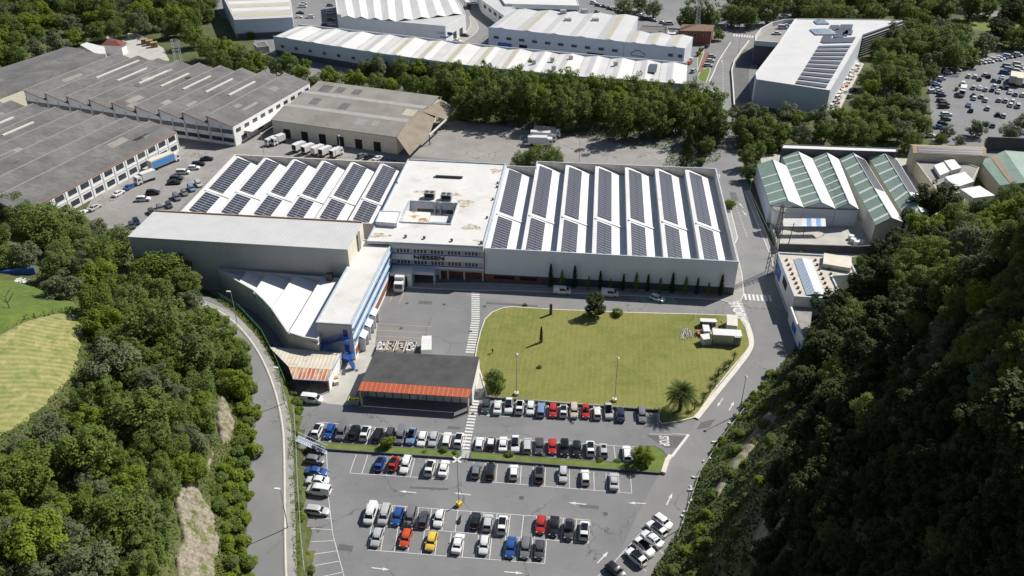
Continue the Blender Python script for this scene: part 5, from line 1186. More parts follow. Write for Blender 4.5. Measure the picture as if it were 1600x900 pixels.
# ------------------------------------------------------------------ vehicles
SPEC = {  # length, width, height, bonnet height, belt, rear-window foot x, rear roof x, front roof x, windscreen foot x (fractions of length from the tail), kind of tail
    'hatchback': (4.05, 1.76, 1.47, .92, .96, .03, .12, .56, .74),
    'saloon':    (4.60, 1.80, 1.44, .90, .95, .18, .32, .58, .74),
    'estate car': (4.65, 1.80, 1.48, .90, .95, .02, .09, .58, .74),
    'suv':       (4.45, 1.86, 1.66, 1.04, 1.08, .03, .10, .57, .74),
    'people carrier': (4.60, 1.85, 1.72, 1.02, 1.05, .02, .06, .62, .83),
    'van':       (4.75, 1.92, 1.92, 1.10, 1.15, .005, .02, .68, .86),
}
def car_lofts(kind):
    L, Wd, Hh, zb, zbelt, r0, r1, f1, f0 = SPEC[kind]; w = Wd / 2
    X = lambda f: (f - .5) * L
    st = [(0.0, .80, .42, .62), (.012, .90, .30, zbelt * .86), (.05, .98, .24, zbelt), (.18, 1.0, .20, zbelt), (.5, 1.0, .20, zbelt), (f0 - .02, 1.0, .20, zbelt), (f0 + .02, .99, .20, zb + .01), (.93, .93, .22, zb - .14), (.985, .82, .28, zb - .30), (1.0, .70, .38, .52)]
    sec = []
    for f, ws, z0, z1 in st:
        x = X(f); ww = w * ws; crown = .035
        sec.append([(x, -ww * .93, z0), (x, -ww, z0 + (z1 - z0) * .35), (x, -ww * .99, z0 + (z1 - z0) * .75), (x, -ww * .90, z1), (x, -ww * .5, z1 + crown * .8), (x, 0, z1 + crown), (x, ww * .5, z1 + crown * .8), (x, ww * .90, z1), (x, ww * .99, z0 + (z1 - z0) * .75), (x, ww, z0 + (z1 - z0) * .35), (x, ww * .93, z0)])
    mb = MB(); n = 11
    for s_ in sec: mb.v += s_
    for k in range(len(sec) - 1):
        for j in range(n): a = k * n + j; b = k * n + (j + 1) % n; mb.f.append((a, b, b + n, a + n)); mb.m.append(0)
    mb.f.append(tuple(range(n))[::-1]); mb.m.append(0); mb.f.append(tuple(range((len(sec) - 1) * n, len(sec) * n))); mb.m.append(0)
    wb, wr = w * .90, w * .72; zr = Hh; zb_ = zbelt - .02
    xs0, xs1, xe1, xe0 = X(r0), X(r1), X(f1), X(f0)
    i = len(mb.v); mid = [(xs0, wb, zb_), (xs1, wr, zr - .05), ((xs1 * .8 + xe1 * .2), wr, zr - .01), ((xs1 + xe1) / 2, wr, zr), ((xs1 * .2 + xe1 * .8), wr, zr - .015), (xe1, wr, zr - .06), (xe0, wb, zb_)]
    for x, yy, z in mid: mb.v += [(x, -yy, z), (x, -yy * .55, z + (.04 if z > zb_ + .1 else 0)), (x, yy * .55, z + (.04 if z > zb_ + .1 else 0)), (x, yy, z)]
    for k in range(6):
        for j in range(3): a = i + k * 4 + j; mb.f.append((a, a + 4, a + 5, a + 1)); mb.m.append(0)
    for s_ in (0, 3): mb.f.append(tuple(i + k * 4 + s_ for k in range(7))); mb.m.append(0)
    o = .02
    def pan(pts, inset=.06):
        c = [sum(p[k] for p in pts) / len(pts) for k in range(3)]; q = [tuple(p[k] + (c[k] - p[k]) * inset for k in range(3)) for p in pts]
        nrm = (Vector(q[1]) - Vector(q[0])).cross(Vector(q[2]) - Vector(q[0])).normalized()
        if nrm.dot(Vector(c) - Vector((0, 0, zb_))) < 0: nrm = -nrm
        return [tuple(Vector(p) + nrm * o) for p in q]
    G_ = {'windscreen': [pan([(xe0, -wb, zb_), (xe0, wb, zb_), (xe1, wr, zr - .06), (xe1, -wr, zr - .06)], .1)],
          'rear_window': [pan([(xs0, wb, zb_), (xs0, -wb, zb_), (xs1, -wr, zr - .05), (xs1, wr, zr - .05)], .16)]}
    dx = (xe0 - xs0) * .06; m_ = (xs1 + xe1) / 2
    sides = []
    for sg in (-1, 1):
        sides.append([pan([(xs0 + dx, sg * wb, zb_ + .03), (m_, sg * wb, zb_ + .03), (m_, sg * wr, zr - .05), (xs1 + dx * .4, sg * wr, zr - .08)], .07), pan([(m_, sg * wb, zb_ + .03), (xe0 - dx, sg * wb, zb_ + .03), (xe1 - dx * .3, sg * wr, zr - .09), (m_, sg * wr, zr - .05)], .07)])
    return mb, G_, sides, (L, w, Hh, zb, zbelt, X)
def wheel_mb(r=.32, wd=.22, n=14):
    mb = MB(); mb.tube((0, -wd / 2, 0), (0, wd / 2, 0), r, n=n); return mb
PAINTED = ('body', 'cab', 'wing_mirror')
def make_car(kind):
    root = empty(kind.replace(' ', '_')); body, G_, sides, (L, w, Hh, zb, zbelt, X) = car_lofts(kind)
    b = body.build('body', M['paint'], root, smooth=True)
    for e in (1,):
        md = b.modifiers.new('s', 'EDGE_SPLIT'); md.split_angle = R(42)
    for nm, pl in G_.items():
        mb = MB()
        for p in pl: mb.poly(p)
        mb.build(nm, M['car_glass'], root)
    for sd_ in sides:
        if kind == 'van': sd_ = sd_[1:]
        mb = MB()
        for p in sd_: mb.poly(p)
        mb.build('side_window', M['car_glass'], root)
    for fx_ in (.19, .80):
        for sg in (-1, 1):
            wh = wheel_mb().build('wheel', M['tyre'], root, loc=(X(fx_), sg * (w - .09), .32)); MB().tube((0, sg * .09, 0), (0, sg * .122, 0), .2, n=10).build('rim', M['rim'], wh)
    for sg in (-1, 1):
        MB().box((X(.962), sg * w * .66, zb - .26), (.22, .36, .14), sg * -.35).build('headlight', M['lamp_glass'], root)
        MB().box((X(.015), sg * w * .74, zbelt - .16), (.12, .24, .16)).build('tail_light', M['tail_glass'], root)
        MB().box((X(.70), sg * (w + .06), zbelt + .06), (.16, .20, .13)).build('wing_mirror', M['paint'], root)
    MB().box((X(.995) + .02, 0, .42), (.03, .5, .11)).build('number_plate', M['plate'], root); MB().box((X(.0) - .01, 0, .62), (.03, .5, .11)).build('number_plate', M['plate'], root)
    return root
def far_car(kind):
    body, G_, sides, (L, w, Hh, zb, zbelt, X) = car_lofts(kind)
    for pl in G_.values():
        for p in pl: body.poly(p, 1)
    for sd_ in sides:
        for p in sd_: body.poly(p, 1)
    for fx_ in (.19, .80):
        for sg in (-1, 1): body.tube((X(fx_), sg * (w - .2), .32), (X(fx_), sg * (w + .015), .32), .32, n=8, m=2)
    for sg in (-1, 1): body.box((X(.965), sg * w * .66, zb - .26), (.2, .34, .12), m=3)
    return body.build(kind.replace(' ', '_'), [M['paint'], M['car_glass'], M['tyre'], M['lamp_glass']], smooth=False)
COL = {'white': (.62, .63, .63), 'silver': (.40, .41, .42), 'grey': (.15, .155, .165), 'dark grey': (.055, .058, .065), 'black': (.012, .012, .014), 'navy': (.014, .022, .05), 'blue': (.02, .07, .25),
       'light blue': (.16, .25, .40), 'red': (.38, .025, .022), 'orange red': (.50, .075, .025), 'yellow': (.62, .44, .06), 'beige': (.42, .38, .31), 'dark red': (.14, .015, .015), 'cream': (.55, .50, .38)}
PROTO = {}; USED = set()
def spawn(kind, pos, ang, colr, far=False, group=None, z=.0):
    key = (kind, far)
    if key not in PROTO: PROTO[key] = far_car(kind) if far else make_car(kind); o = PROTO[key]
    else: o = copy_tree(PROTO[key])
    j = random.uniform(-.03, .03); o.location = (pos.x, pos.y, z); o.rotation_euler = (0, 0, ang + j)
    c = COL[colr]; v = random.uniform(.94, 1.06); c4 = (min(c[0] * v, .8), min(c[1] * v, .8), min(c[2] * v, .8), 1)
    o.color = c4
    for ch in o.children: ch.color = c4
    if group: o['group'] = group
    return o
ORD = ['first', 'second', 'third', 'fourth', 'fifth', 'sixth', 'seventh', 'eighth', 'ninth', 'tenth', 'eleventh', 'twelfth']
def label_row(cars, where, side='left', cat=None):
    """cars: list of (object, colour, kind, extra) in order along the row; gives every one its own label"""
    base = [f"{c}{' ' + e if e else ''} {k}" for _, c, k, e in cars]
    for i_, (o, c, k, e) in enumerate(cars):
        same = [j for j, b in enumerate(base) if b == base[i_]]
        if len(same) == 1: lab = f"{base[i_]} parked in {where}"
        else:
            def nb(j):
                l = f"{cars[j - 1][1]} {cars[j - 1][2]}" if j > 0 else None; r_ = f"{cars[j + 1][1]} {cars[j + 1][2]}" if j < len(cars) - 1 else None
                return (l, r_)
            if len([j for j in same if nb(j) == nb(i_)]) == 1 and all(nb(i_)) and nb(i_)[0] != nb(i_)[1] and len([j for j in same if nb(j) == nb(i_)[::-1]]) == 0 and len(where.split()) < 7:
                l, r_ = nb(i_); lab = f"{base[i_]} between a {l} and {r_}, {where}"
            else:
                n_ = same.index(i_); lab = f"{base[i_]}, {ORD[n_] if n_ < 12 else str(n_ + 1) + 'th'} of its look from the {side} in {where}"
        w_ = lab.split()
        if len(w_) > 16: n_ = same.index(i_); lab = f"{ORD[n_]} {base[i_]} from the {side} in {where}"
        if len(lab.split()) > 16: lab = lab.replace('of the far car park', 'of the far park').replace('the curved back edge', 'the back edge').replace('in the ', 'in ')
        o['label'] = lab; o['category'] = cat or ('van' if k == 'van' else 'car')
def bearing(a, b, h=0.0): a, b = P(*a, h), P(*b, h); return math.atan2(b.y - a.y, b.x - a.x)
UP = bearing((546.5, 739.5), (557, 709.5)); UPM = bearing((580.5, 821.5), (591, 789)); UPR = bearing((959, 770), (957, 742))
K = {'h': 'hatchback', 's': 'saloon', 'e': 'estate car', 'u': 'suv', 'p': 'people carrier', 'v': 'van'}
def row(cars, where, group, side='left', ang=None, far=False, h=0.0, zoff=.0):
    """cars: (px, py, kind letter, colour, nose 'u' away / 'd' towards us, extra)"""
    out = []
    for q in cars:
        x, y, k, c, nz = q[:5]; e = q[5] if len(q) > 5 else ''
        a = (ang if not callable(ang) else ang(x, y)) if ang is not None else UP
        if nz == 'd': a += math.pi
        o = spawn(K[k], P(x, y, h + .6), a, c, far, group, h + zoff + .03)
        if e and not far and 'black roof' in e: 
            L, Wd, Hh = SPEC[K[k]][:3]; MB().box((-.02 * L, 0, Hh + .035), (L * .40, Wd * .66, .03)).build('black_roof_panel', M['car_glass'], o)
        if e and not far and 'sunroof' in e: L, Wd, Hh = SPEC[K[k]][:3]; MB().box((.03 * L, 0, Hh + .035), (L * .22, Wd * .5, .03)).build('sunroof', M['car_glass'], o)
        if e and not far and 'white roof' in e: L, Wd, Hh = SPEC[K[k]][:3]; MB().box((-.03 * L, 0, Hh + .035), (L * .42, Wd * .68, .03)).build('white_roof_panel', M['white_metal'], o)
        if e and not far and 'sunshade' in e: L, Wd, Hh = SPEC[K[k]][:3]; MB().box((.15 * L, 0, Hh * .87), (.5, Wd * .66, .03)).build('sunshade', M['white_metal'], o).rotation_euler = (0, .55, 0)
        out.append((o, c, K[k], e))
    label_row(out, where, side); return out
row([(759, 635, 'h', 'dark grey', 'd'), (777.5, 636, 's', 'white', 'u', 'with a black rear window'), (795, 635, 'u', 'white', 'd', 'with a black roof'), (812, 636, 'u', 'white', 'u', 'with a black roof'), (829, 638, 'h', 'white', 'd'), (845.5, 640, 'e', 'light blue', 'u'), (864, 641.5, 'h', 'red', 'd'), (880.5, 642, 'h', 'white', 'u', 'with a black roof'), (897, 641.5, 'e', 'beige', 'd'), (915, 643, 'h', 'red', 'd', 'with a sunroof'), (933, 645, 'h', 'white', 'u'), (951, 643.5, 'u', 'silver', 'd', 'with a black roof'), (969.5, 647, 's', 'navy', 'u'), (1003, 648, 'e', 'grey', 'd')],
    'the row directly below the lawn', 'cars parked in the row below the lawn', ang=UPR)
row([(496, 673, 'u', 'white', 'u'), (515, 674, 'h', 'blue', 'd'), (534.5, 674.5, 'v', 'grey', 'd'), (553.5, 675.5, 'u', 'black', 'u'), (571, 677, 'u', 'white', 'u'), (590, 680, 'e', 'black', 'u'), (608.5, 680, 'h', 'dark grey', 'd'), (626, 681, 'v', 'grey', 'd'), (643, 682, 'u', 'light blue', 'd', 'with a sunroof'), (659.5, 686.5, 'h', 'white', 'd'), (677, 686.5, 'h', 'silver', 'd'), (698, 687, 'e', 'white', 'u'), (717, 688, 'u', 'white', 'u')],
    'the row left of the zebra path', 'cars parked above the left planted island', ang=UP)
row([(749, 693.5, 'h', 'white', 'u'), (767, 694, 'h', 'black', 'u', 'with a white roof'), (786, 694, 's', 'white', 'u'), (805, 695, 'u', 'white', 'd'), (824, 697, 'p', 'silver', 'u'), (842.5, 697, 's', 'dark grey', 'd'), (863, 698, 'h', 'red', 'd'), (882, 700, 'u', 'black', 'd'), (901, 701, 'h', 'black', 'd'), (922.5, 701, 'u', 'white', 'u'), (943, 703.5, 'h', 'silver', 'u', 'with a sunroof'), (979.5, 708.5, 'e', 'white', 'u')],
    'the row above the right planted island', 'cars parked above the right planted island', ang=UPR)
row([(594, 724, 'h', 'blue', 'u', 'with a black roof'), (615, 724, 'h', 'red', 'u', 'with a black roof'), (634, 726, 'e', 'white', 'd'), (672, 731, 'u', 'white', 'u'), (693.5, 731.5, 's', 'white', 'u')],
    'the row below the left planted island', 'cars parked below the left planted island', ang=UP)
row([(744, 735.5, 'h', 'grey', 'u'), (766, 736, 'e', 'black', 'u'), (803, 737.5, 'h', 'white', 'u'), (842.5, 741.5, 'u', 'dark grey', 'u'), (880, 741.5, 'h', 'silver', 'd', 'with a sunshade'), (914.5, 745.5, 'h', 'white', 'u'), (959, 752, 's', 'silver', 'u')],
    'the row below the right planted island', 'cars parked below the right planted island', ang=UPR)
row([(579.5, 803.5, 'v', 'white', 'd'), (601, 804.5, 'p', 'silver', 'd'), (621, 807, 'h', 'blue', 'd'), (641.5, 807.5, 'p', 'grey', 'd'), (662, 811, 'h', 'dark grey', 'u'), (686, 810, 'h', 'white', 'd'), (742.5, 813, 'h', 'black', 'u'), (762.5, 816, 'h', 'silver', 'u'), (785, 820, 'u', 'white', 'u'), (845, 820, 'h', 'red', 'd'), (865.5, 822, 's', 'black', 'd'), (889, 828, 'u', 'dark grey', 'd'), (913, 829, 'u', 'white', 'u')],
    'the upper line of the middle bays', 'cars in the upper line of the middle bays', ang=UPM)
row([(589, 840, 'h', 'silver', 'd'), (634, 841, 'h', 'orange red', 'd', 'with a sunshade'), (674, 846, 'h', 'yellow', 'd'), (715.5, 849, 's', 'white', 'u'), (756.5, 852, 'h', 'white', 'd'), (798, 855, 's', 'blue', 'd'), (821, 856, 'e', 'grey', 'd'), (843, 858.5, 'h', 'dark grey', 'd')],
    'the lower line of the middle bays', 'cars in the lower line of the middle bays', ang=UPM)
row([(492.5, 703, 'h', 'navy', 'u'), (492.5, 718.5, 'h', 'grey', 'u'), (495, 737, 's', 'blue', 'u'), (496, 751, 's', 'white', 'd'), (498.5, 766.5, 'v', 'white', 'd'), (496, 798, 'e', 'silver', 'u')],
    'the bays against the planted bank', 'cars parked against the planted bank', 'top', ang=R(-8))
row([(1035.5, 815, 'h', 'white', 'u'), (1026, 827, 'u', 'white', 'd'), (1019, 842, 's', 'white', 'd'), (1006, 856, 'u', 'white', 'u', 'with a black roof'), (994, 871, 'u', 'white', 'd'), (962, 892, 'h', 'black', 'u')],
    'the slanted bays by the wooded slope', 'cars in the slanted bays by the wooded slope', 'top', ang=bearing((1000, 836), (1040, 868)))
row([(488, 624, 'v', 'white', 'd')], 'front of the rusty canopy', 'vans in the factory yard', ang=R(172))
row([(878.5, 455, 'v', 'white', 'd', 'with black windows'), (953, 459, 'v', 'white', 'd')], 'the road along the factory hall', 'vans by the factory hall', ang=R(172))
row([(1027, 466, 'h', 'white', 'u')], 'a green bay beside the factory hall', 'cars in the green bays', ang=R(-35))
b1 = bearing((250, 324), (310, 286))
row([(127, 333, 's', 'white', 'u'), (148, 324, 's', 'silver', 'u'), (185, 302, 's', 'white', 'u'), (202, 292, 's', 'blue', 'u')], 'the line against the grey hall wall', 'cars against the grey hall', ang=bearing((150, 324), (200, 294)), far=True)
row([(224, 311, 'u', 'white', 'u'), (239, 301, 'u', 'black', 'u'), (272, 285, 's', 'black', 'u'), (276, 278, 'e', 'dark grey', 'u'), (286, 269, 'p', 'white', 'u'), (303, 262, 'h', 'white', 'u'), (310, 256, 'e', 'black', 'u'), (323, 248, 's', 'black', 'u')], 'the middle of the back yard', 'cars in the middle of the back yard', ang=R(5), far=True)
row([(206, 352, 'h', 'dark grey', 'u'), (213, 346, 'h', 'navy', 'u'), (237, 331, 'h', 'dark grey', 'u'), (250, 325, 'e', 'grey', 'u'), (264, 320, 'h', 'dark grey', 'u'), (276, 308, 'p', 'grey', 'u'), (288, 301, 'h', 'grey', 'u'), (299, 294, 'p', 'light blue', 'u'), (310, 287, 'e', 'silver', 'u')], 'the line beside the left solar hall', 'cars beside the left solar hall', ang=R(-58), far=True)
row([(566, 243, 'h', 'grey', 'u'), (577, 245, 'h', 'black', 'u'), (591, 247, 's', 'white', 'u'), (611, 250, 'h', 'blue', 'u')], 'the shade beside the brown depot', 'cars beside the brown depot', ang=R(50), far=True)
FAN = R(62)
row([(1513.5, 118.5, 'h', 'white', 'u'), (1523.5, 119.5, 'h', 'white', 'u'), (1531, 123, 'e', 'dark grey', 'u'), (1538.5, 116.5, 'h', 'silver', 'u'), (1545, 119, 'h', 'black', 'u'), (1553, 125, 'h', 'grey', 'u'), (1561.5, 126.5, 'h', 'blue', 'u'), (1566, 120.5, 's', 'white', 'u')], 'the top row of the far car park', 'cars in the far car park', ang=FAN, far=True)
row([(1504.5, 130.5, 'p', 'white', 'u'), (1521, 136.5, 'h', 'silver', 'u'), (1531, 137, 's', 'white', 'u'), (1540, 139.5, 'h', 'silver', 'u'), (1550.5, 140, 'h', 'blue', 'u'), (1554, 134.5, 'h', 'white', 'u'), (1560, 142.5, 's', 'white', 'u'), (1564, 136.5, 'h', 'dark grey', 'u'), (1573, 136.5, 'h', 'navy', 'u'), (1578, 143.5, 's', 'white', 'u'), (1587, 147, 'h', 'light blue', 'u'), (1598, 148, 'h', 'white', 'u'), (1599, 133, 'h', 'dark grey', 'u')], 'the second row of the far car park', 'cars in the far car park', ang=FAN, far=True)
row([(1521, 148.5, 'h', 'navy', 'u'), (1522, 153, 'h', 'white', 'u'), (1533.5, 150.5, 'h', 'silver', 'u'), (1540, 156, 'h', 'white', 'u'), (1561, 156, 'h', 'silver', 'u'), (1571, 157, 'h', 'silver', 'u'), (1582, 158, 'h', 'white', 'u'), (1579, 163.5, 'h', 'white', 'u'), (1590.5, 165, 'p', 'silver', 'u')], 'the third row of the far car park', 'cars in the far car park', ang=FAN, far=True)
row([(1514, 163.5, 's', 'light blue', 'u'), (1517.5, 172, 'h', 'dark grey', 'u'), (1543, 169, 'h', 'silver', 'u'), (1541.5, 193, 'h', 'blue', 'u'), (1551.5, 195.5, 'h', 'grey', 'u'), (1559, 178.5, 'h', 'black', 'u'), (1568, 180.5, 'h', 'silver', 'u'), (1529, 211, 'h', 'white', 'u')], 'the lower rows of the far car park', 'cars in the far car park', ang=FAN, far=True)
row([(1466, 117.5, 'u', 'white', 'u'), (1471, 122.5, 'h', 'white', 'u'), (1464.5, 126, 'h', 'blue', 'u'), (1461, 130.5, 's', 'white', 'u'), (1464, 135, 'h', 'blue', 'u'), (1465, 139.5, 's', 'white', 'u'), (1457, 143, 'h', 'white', 'u'), (1467, 143.5, 's', 'silver', 'u'), (1471, 148.5, 'h', 'dark grey', 'u'), (1471, 157, 'h', 'dark red', 'u'), (1475, 162, 'u', 'dark grey', 'u'), (1475, 166.5, 'u', 'black', 'u'), (1479, 178.5, 'e', 'white', 'u'), (1478, 186, 'h', 'dark grey', 'u'), (1473, 193, 'h', 'black', 'u'), (1468, 198.5, 's', 'blue', 'u'), (1453, 211.5, 's', 'white', 'u')], 'the left edge of the far car park', 'cars along the left edge of the far car park', 'top', ang=R(0), far=True)
row([(1481.5, 113, 'h', 'white', 'u'), (1487, 111.5, 'h', 'dark red', 'u'), (1496, 108.5, 'h', 'silver', 'u'), (1508.5, 104, 'h', 'silver', 'u'), (1515.5, 102, 'h', 'navy', 'u'), (1527, 98, 'h', 'silver', 'u'), (1535, 97, 'h', 'white', 'u'), (1541, 96, 'h', 'silver', 'u'), (1547, 95.5, 'h', 'white', 'u'), (1553, 92.5, 'h', 'white', 'u'), (1559, 92.5, 's', 'white', 'u'), (1564, 90.5, 'h', 'white', 'u'), (1568.5, 89.5, 'h', 'blue', 'u'), (1575, 88, 'p', 'white', 'u'), (1582, 87.5, 'h', 'black', 'u'), (1590.5, 85.5, 'u', 'white', 'u'), (1599, 84, 'h', 'black', 'u')], 'the curved back edge of the far car park', 'cars along the back edge of the far car park', ang=R(-35), far=True)
row([(1574, 103, 'p', 'silver', 'u'), (1590, 100.5, 'p', 'white', 'u'), (1577, 108.5, 'p', 'silver', 'u'), (1592, 106.5, 'p', 'white', 'u'), (1570, 113.5, 'p', 'blue', 'u'), (1590, 111, 'u', 'white', 'u'), (1588, 115.5, 'h', 'red', 'u')], 'the crowded corner of the far car park', 'cars in the crowded corner of the far car park', ang=R(-30), far=True)
row([(473, 10, 'v', 'white', 'u'), (474, 5, 's', 'silver', 'u'), (469, 20, 's', 'black', 'u'), (467, 26, 'h', 'white', 'u'), (484, 26.5, 'p', 'white', 'd'), (516, 8, 'h', 'grey', 'u'), (517, 20, 'v', 'silver', 'u'), (517, 30, 'h', 'dark grey', 'u'), (518, 38.5, 'h', 'silver', 'u'), (508, 38.5, 'h', 'dark grey', 'u')], 'the forecourt beside the stepped warehouse', 'cars beside the stepped warehouse', 'top', ang=R(0), far=True)
row([(741, 5, 'h', 'white', 'u'), (759, 10, 'v', 'white', 'u'), (766, 16, 'h', 'white', 'u'), (773, 21.5, 'h', 'silver', 'u'), (779, 27.5, 'h', 'white', 'u'), (726, 55, 's', 'black', 'u'), (714, 63.5, 's', 'white', 'u')], 'the service road beside the showroom', 'cars on the service road', 'top', ang=R(-20), far=True)
row([(928, 4.5, 'p', 'white', 'u'), (935, 8, 'h', 'blue', 'u'), (945, 10, 'h', 'dark grey', 'u'), (953, 13, 'h', 'navy', 'u'), (961, 14.5, 'p', 'white', 'u'), (969, 18.5, 'h', 'dark grey', 'u'), (977, 20, 'h', 'navy', 'u'), (1001, 23.5, 's', 'white', 'u'), (1006, 29, 'h', 'black', 'u'), (1013, 30, 'h', 'navy', 'u'), (1022, 31.5, 'h', 'grey', 'u'), (1036, 35, 'h', 'silver', 'u'), (934, 19, 'h', 'navy', 'u')], 'the tree shaded line behind the workshops', 'cars behind the workshops', ang=R(-40), far=True)
row([(1046, 37, 'v', 'white', 'd')], 'the lot behind the workshops near the brick house', 'vans behind the workshops', ang=R(178), far=True)
row([(1105, 72, 'h', 'dark grey', 'u'), (1077, 98, 'h', 'orange red', 'u'), (1081, 92.5, 'h', 'white', 'u'), (1084, 110.5, 'p', 'silver', 'u'), (1079.5, 132, 'h', 'white', 'u'), (1088, 133, 'h', 'navy', 'u')], 'the small yards left of the junction verge', 'cars left of the junction verge', 'top', ang=R(60), far=True)
row([(1112.5, 88, 'h', 'silver', 'u'), (1110, 94.5, 'h', 'white', 'u'), (1106.5, 102, 'e', 'silver', 'u'), (1107, 142.5, 'h', 'white', 'u'), (1107, 148.5, 'h', 'silver', 'u'), (1106, 154.5, 'h', 'white', 'u')], 'the bays beside the upper road', 'cars in the bays beside the upper road', 'top', ang=R(-8), far=True)
row([(1134, 198, 'h', 'black', 'u')], 'the lane of the upper road between the woods', 'cars on the upper road', ang=R(90), far=True)
DK = P(1225, 52, 8.5)
row([(1223, 43, 'v', 'white', 'u'), (1229, 40, 's', 'white', 'u'), (1214, 52, 's', 'white', 'u')], 'the curved roof deck of the modern building', 'cars on the roof deck', ang=R(-8), far=True, h=8.6)
row([(1301, 165, 'h', 'white', 'u'), (1305, 159, 'h', 'silver', 'u'), (1309, 152, 'u', 'white', 'u'), (1333, 140, 'h', 'dark grey', 'u'), (1329, 150, 'h', 'grey', 'u')], 'the passage right of the modern building', 'cars beside the modern building', 'bottom', ang=R(40), far=True)
# lorries
def lorry(name, label, px, ang, box_l, box_w, box_h, boxm, cabcol, nose, cat='lorry', group=None, side=None, openback=False):
    p = P(*px, 1.5); r_ = empty(name, (p.x, p.y, .03), label, cat, group, rz=ang + (math.pi if nose == 'd' else 0))
    MB().box((-1.2, 0, 1.05 + box_h / 2), (box_l, box_w, box_h)).build('cargo_box', boxm, r_)
    if side:
        for sg in (-1, 1): MB().box((-1.2, sg * (box_w / 2 + .01), 1.05 + box_h * .45), (box_l * .96, .03, box_h * .8)).build('side_curtain', side, r_)
    if openback: MB().box((-1.2 - box_l / 2, 0, 1.05 + box_h * .5), (.03, box_w * .8, box_h * .85)).build('rear_opening', M['black'], r_)
    xc = -1.2 + box_l / 2 + .15; cb = MB(); ch_ = min(box_h + .3, 2.3)
    prof = [(xc, .45), (xc + 1.9, .45), (xc + 2.0, 1.35), (xc + 1.65, .55 + ch_), (xc, .65 + ch_)]
    w2 = box_w * .47; i = len(cb.v)
    cb.v += [(x, -w2, z) for x, z in prof] + [(x, w2, z) for x, z in prof]; n_ = len(prof)
    cb.f += [tuple(range(n_)), tuple(reversed(range(n_, 2 * n_)))] + [(k, k + n_, (k + 1) % n_ + n_, (k + 1) % n_) for k in range(n_)]; cb.m = [0] * len(cb.f)
    cab = cb.build('cab', M['paint'], r_); cab.color = (*COL[cabcol], 1)
    z1 = .55 + ch_; a, b = Vector((xc + 2.0, 0, 1.40)), Vector((xc + 1.65, 0, z1)); d_ = (b - a); a2_, b2_ = a + d_ * .08, a + d_ * .82
    MB().poly([(a2_.x + .03, -w2 * .88, a2_.z), (a2_.x + .03, w2 * .88, a2_.z), (b2_.x + .03, w2 * .84, b2_.z), (b2_.x + .03, -w2 * .84, b2_.z)]).build('windscreen', M['car_glass'], r_)
    for sg in (-1, 1): MB().box((xc + 1.1, sg * (w2 + .01), 1.3 + ch_ * .25), (.9, .02, .6)).build('side_window', M['car_glass'], r_)
    MB().box((-1.2, 0, .85), (box_l, box_w * .4, .25)).build('chassis', M['dark_grey'], r_)
    for x in (xc + .9, -1.2 - box_l * .28):
        for sg in (-1, 1): wheel_mb(.45, .3).build('wheel', M['tyre'], r_, loc=(x, sg * box_w * .42, .45))
    for sg in (-1, 1): MB().box((xc + 2.0, sg * w2 * .75, .75), (.06, .35, .18)).build('headlight', M['lamp_glass'], r_)
    return r_
WM = M['white_metal']
lorry('lorry', 'white lorry backing out of the dock under the company lettering', (627, 438), R(-94), 7.0, 2.5, 2.8, WM, 'white', 'u', group=None)
lorry('lorry', 'long lorry with a bright blue curtain side beside the grey hall', (257, 252), R(57), 9.5, 2.5, 2.8, M['cream_wall'], 'white', 'u', side=M['tarp_blue'])
lorry('lorry', 'white box lorry between the blue curtain lorry and the blue car', (226, 278), R(232), 5.0, 2.3, 2.4, WM, 'white', 'u')
lorry('lorry', 'white box lorry nearest the grey hall, left of its twin', (423, 220), R(232), 2.6, 2.0, 1.7, WM, 'white', 'u', group='two lorries by the depot doors')
lorry('lorry', 'white box lorry by the first depot door, larger of the pair', (434, 219), R(232), 3.4, 2.2, 2.2, WM, 'white', 'u', group='two lorries by the depot doors')
for i_, (x, y) in enumerate(((468, 229), (482, 232), (497, 234), (509, 236), (526, 238))):
    lorry('box_van', f"{('leftmost', 'second', 'middle', 'fourth', 'rightmost')[i_]} of the five white box vans in a row at the depot", (x, y), R(60), 3.4, 2.1, 2.1, WM, 'white', 'u', 'van', 'white box vans in a row', openback=i_ != 2)
for i_, (x, y, c) in enumerate(((856, 207, 'long'), (850, 214, 'middle'), (845, 221, 'short'))):
    lorry('lorry', ('farthest of the three white lorries side by side on the gravel yard', 'middle one of the three white lorries on the gravel yard', 'nearest of the three white lorries, beside the round tree')[i_], (x, y), R(-12 + i_ * 4), (8, 7.5, 7)[i_], 2.4, (2.4, 2.6, 2.4)[i_], WM if i_ else M['cream_wall'], 'white', 'u', group='white lorries on the gravel yard')
lorry('refuse_lorry', 'white and green refuse lorry behind the black roofed shed', (667, 543), R(94), 4.6, 2.4, 2.3, WM, 'white', 'u', side=M['green_metal'])
lorry('lorry', 'white camper lorry beside a small tree in the far car park', (1504, 143), FAN, 5.0, 2.3, 2.4, WM, 'white', 'd')
lorry('lorry', 'left cream trailer lorry in the far car park', (1582, 123), FAN, 8, 2.5, 3.0, M['cream_wall'], 'silver', 'u')
lorry('lorry', 'right cream trailer lorry in the far car park', (1592, 125), FAN, 9, 2.5, 3.0, M['cream_wall'], 'silver', 'u')
lorry('lorry', 'cream lorry half hidden by trees at the bottom of the far car park', (1558, 226), R(2), 6, 2.5, 2.8, M['cream_wall'], 'cream', 'u')
lorry('bus', 'dark coach waiting by the trees above the modern building', (1253, 24), R(-8), 9, 2.5, 2.4, M['glass'], 'grey', 'd', 'coach')
lorry('lorry', 'lorry with a white box on the service road at the top', (731, 8), R(-75), 5.5, 2.4, 2.4, WM, 'dark grey', 'u')
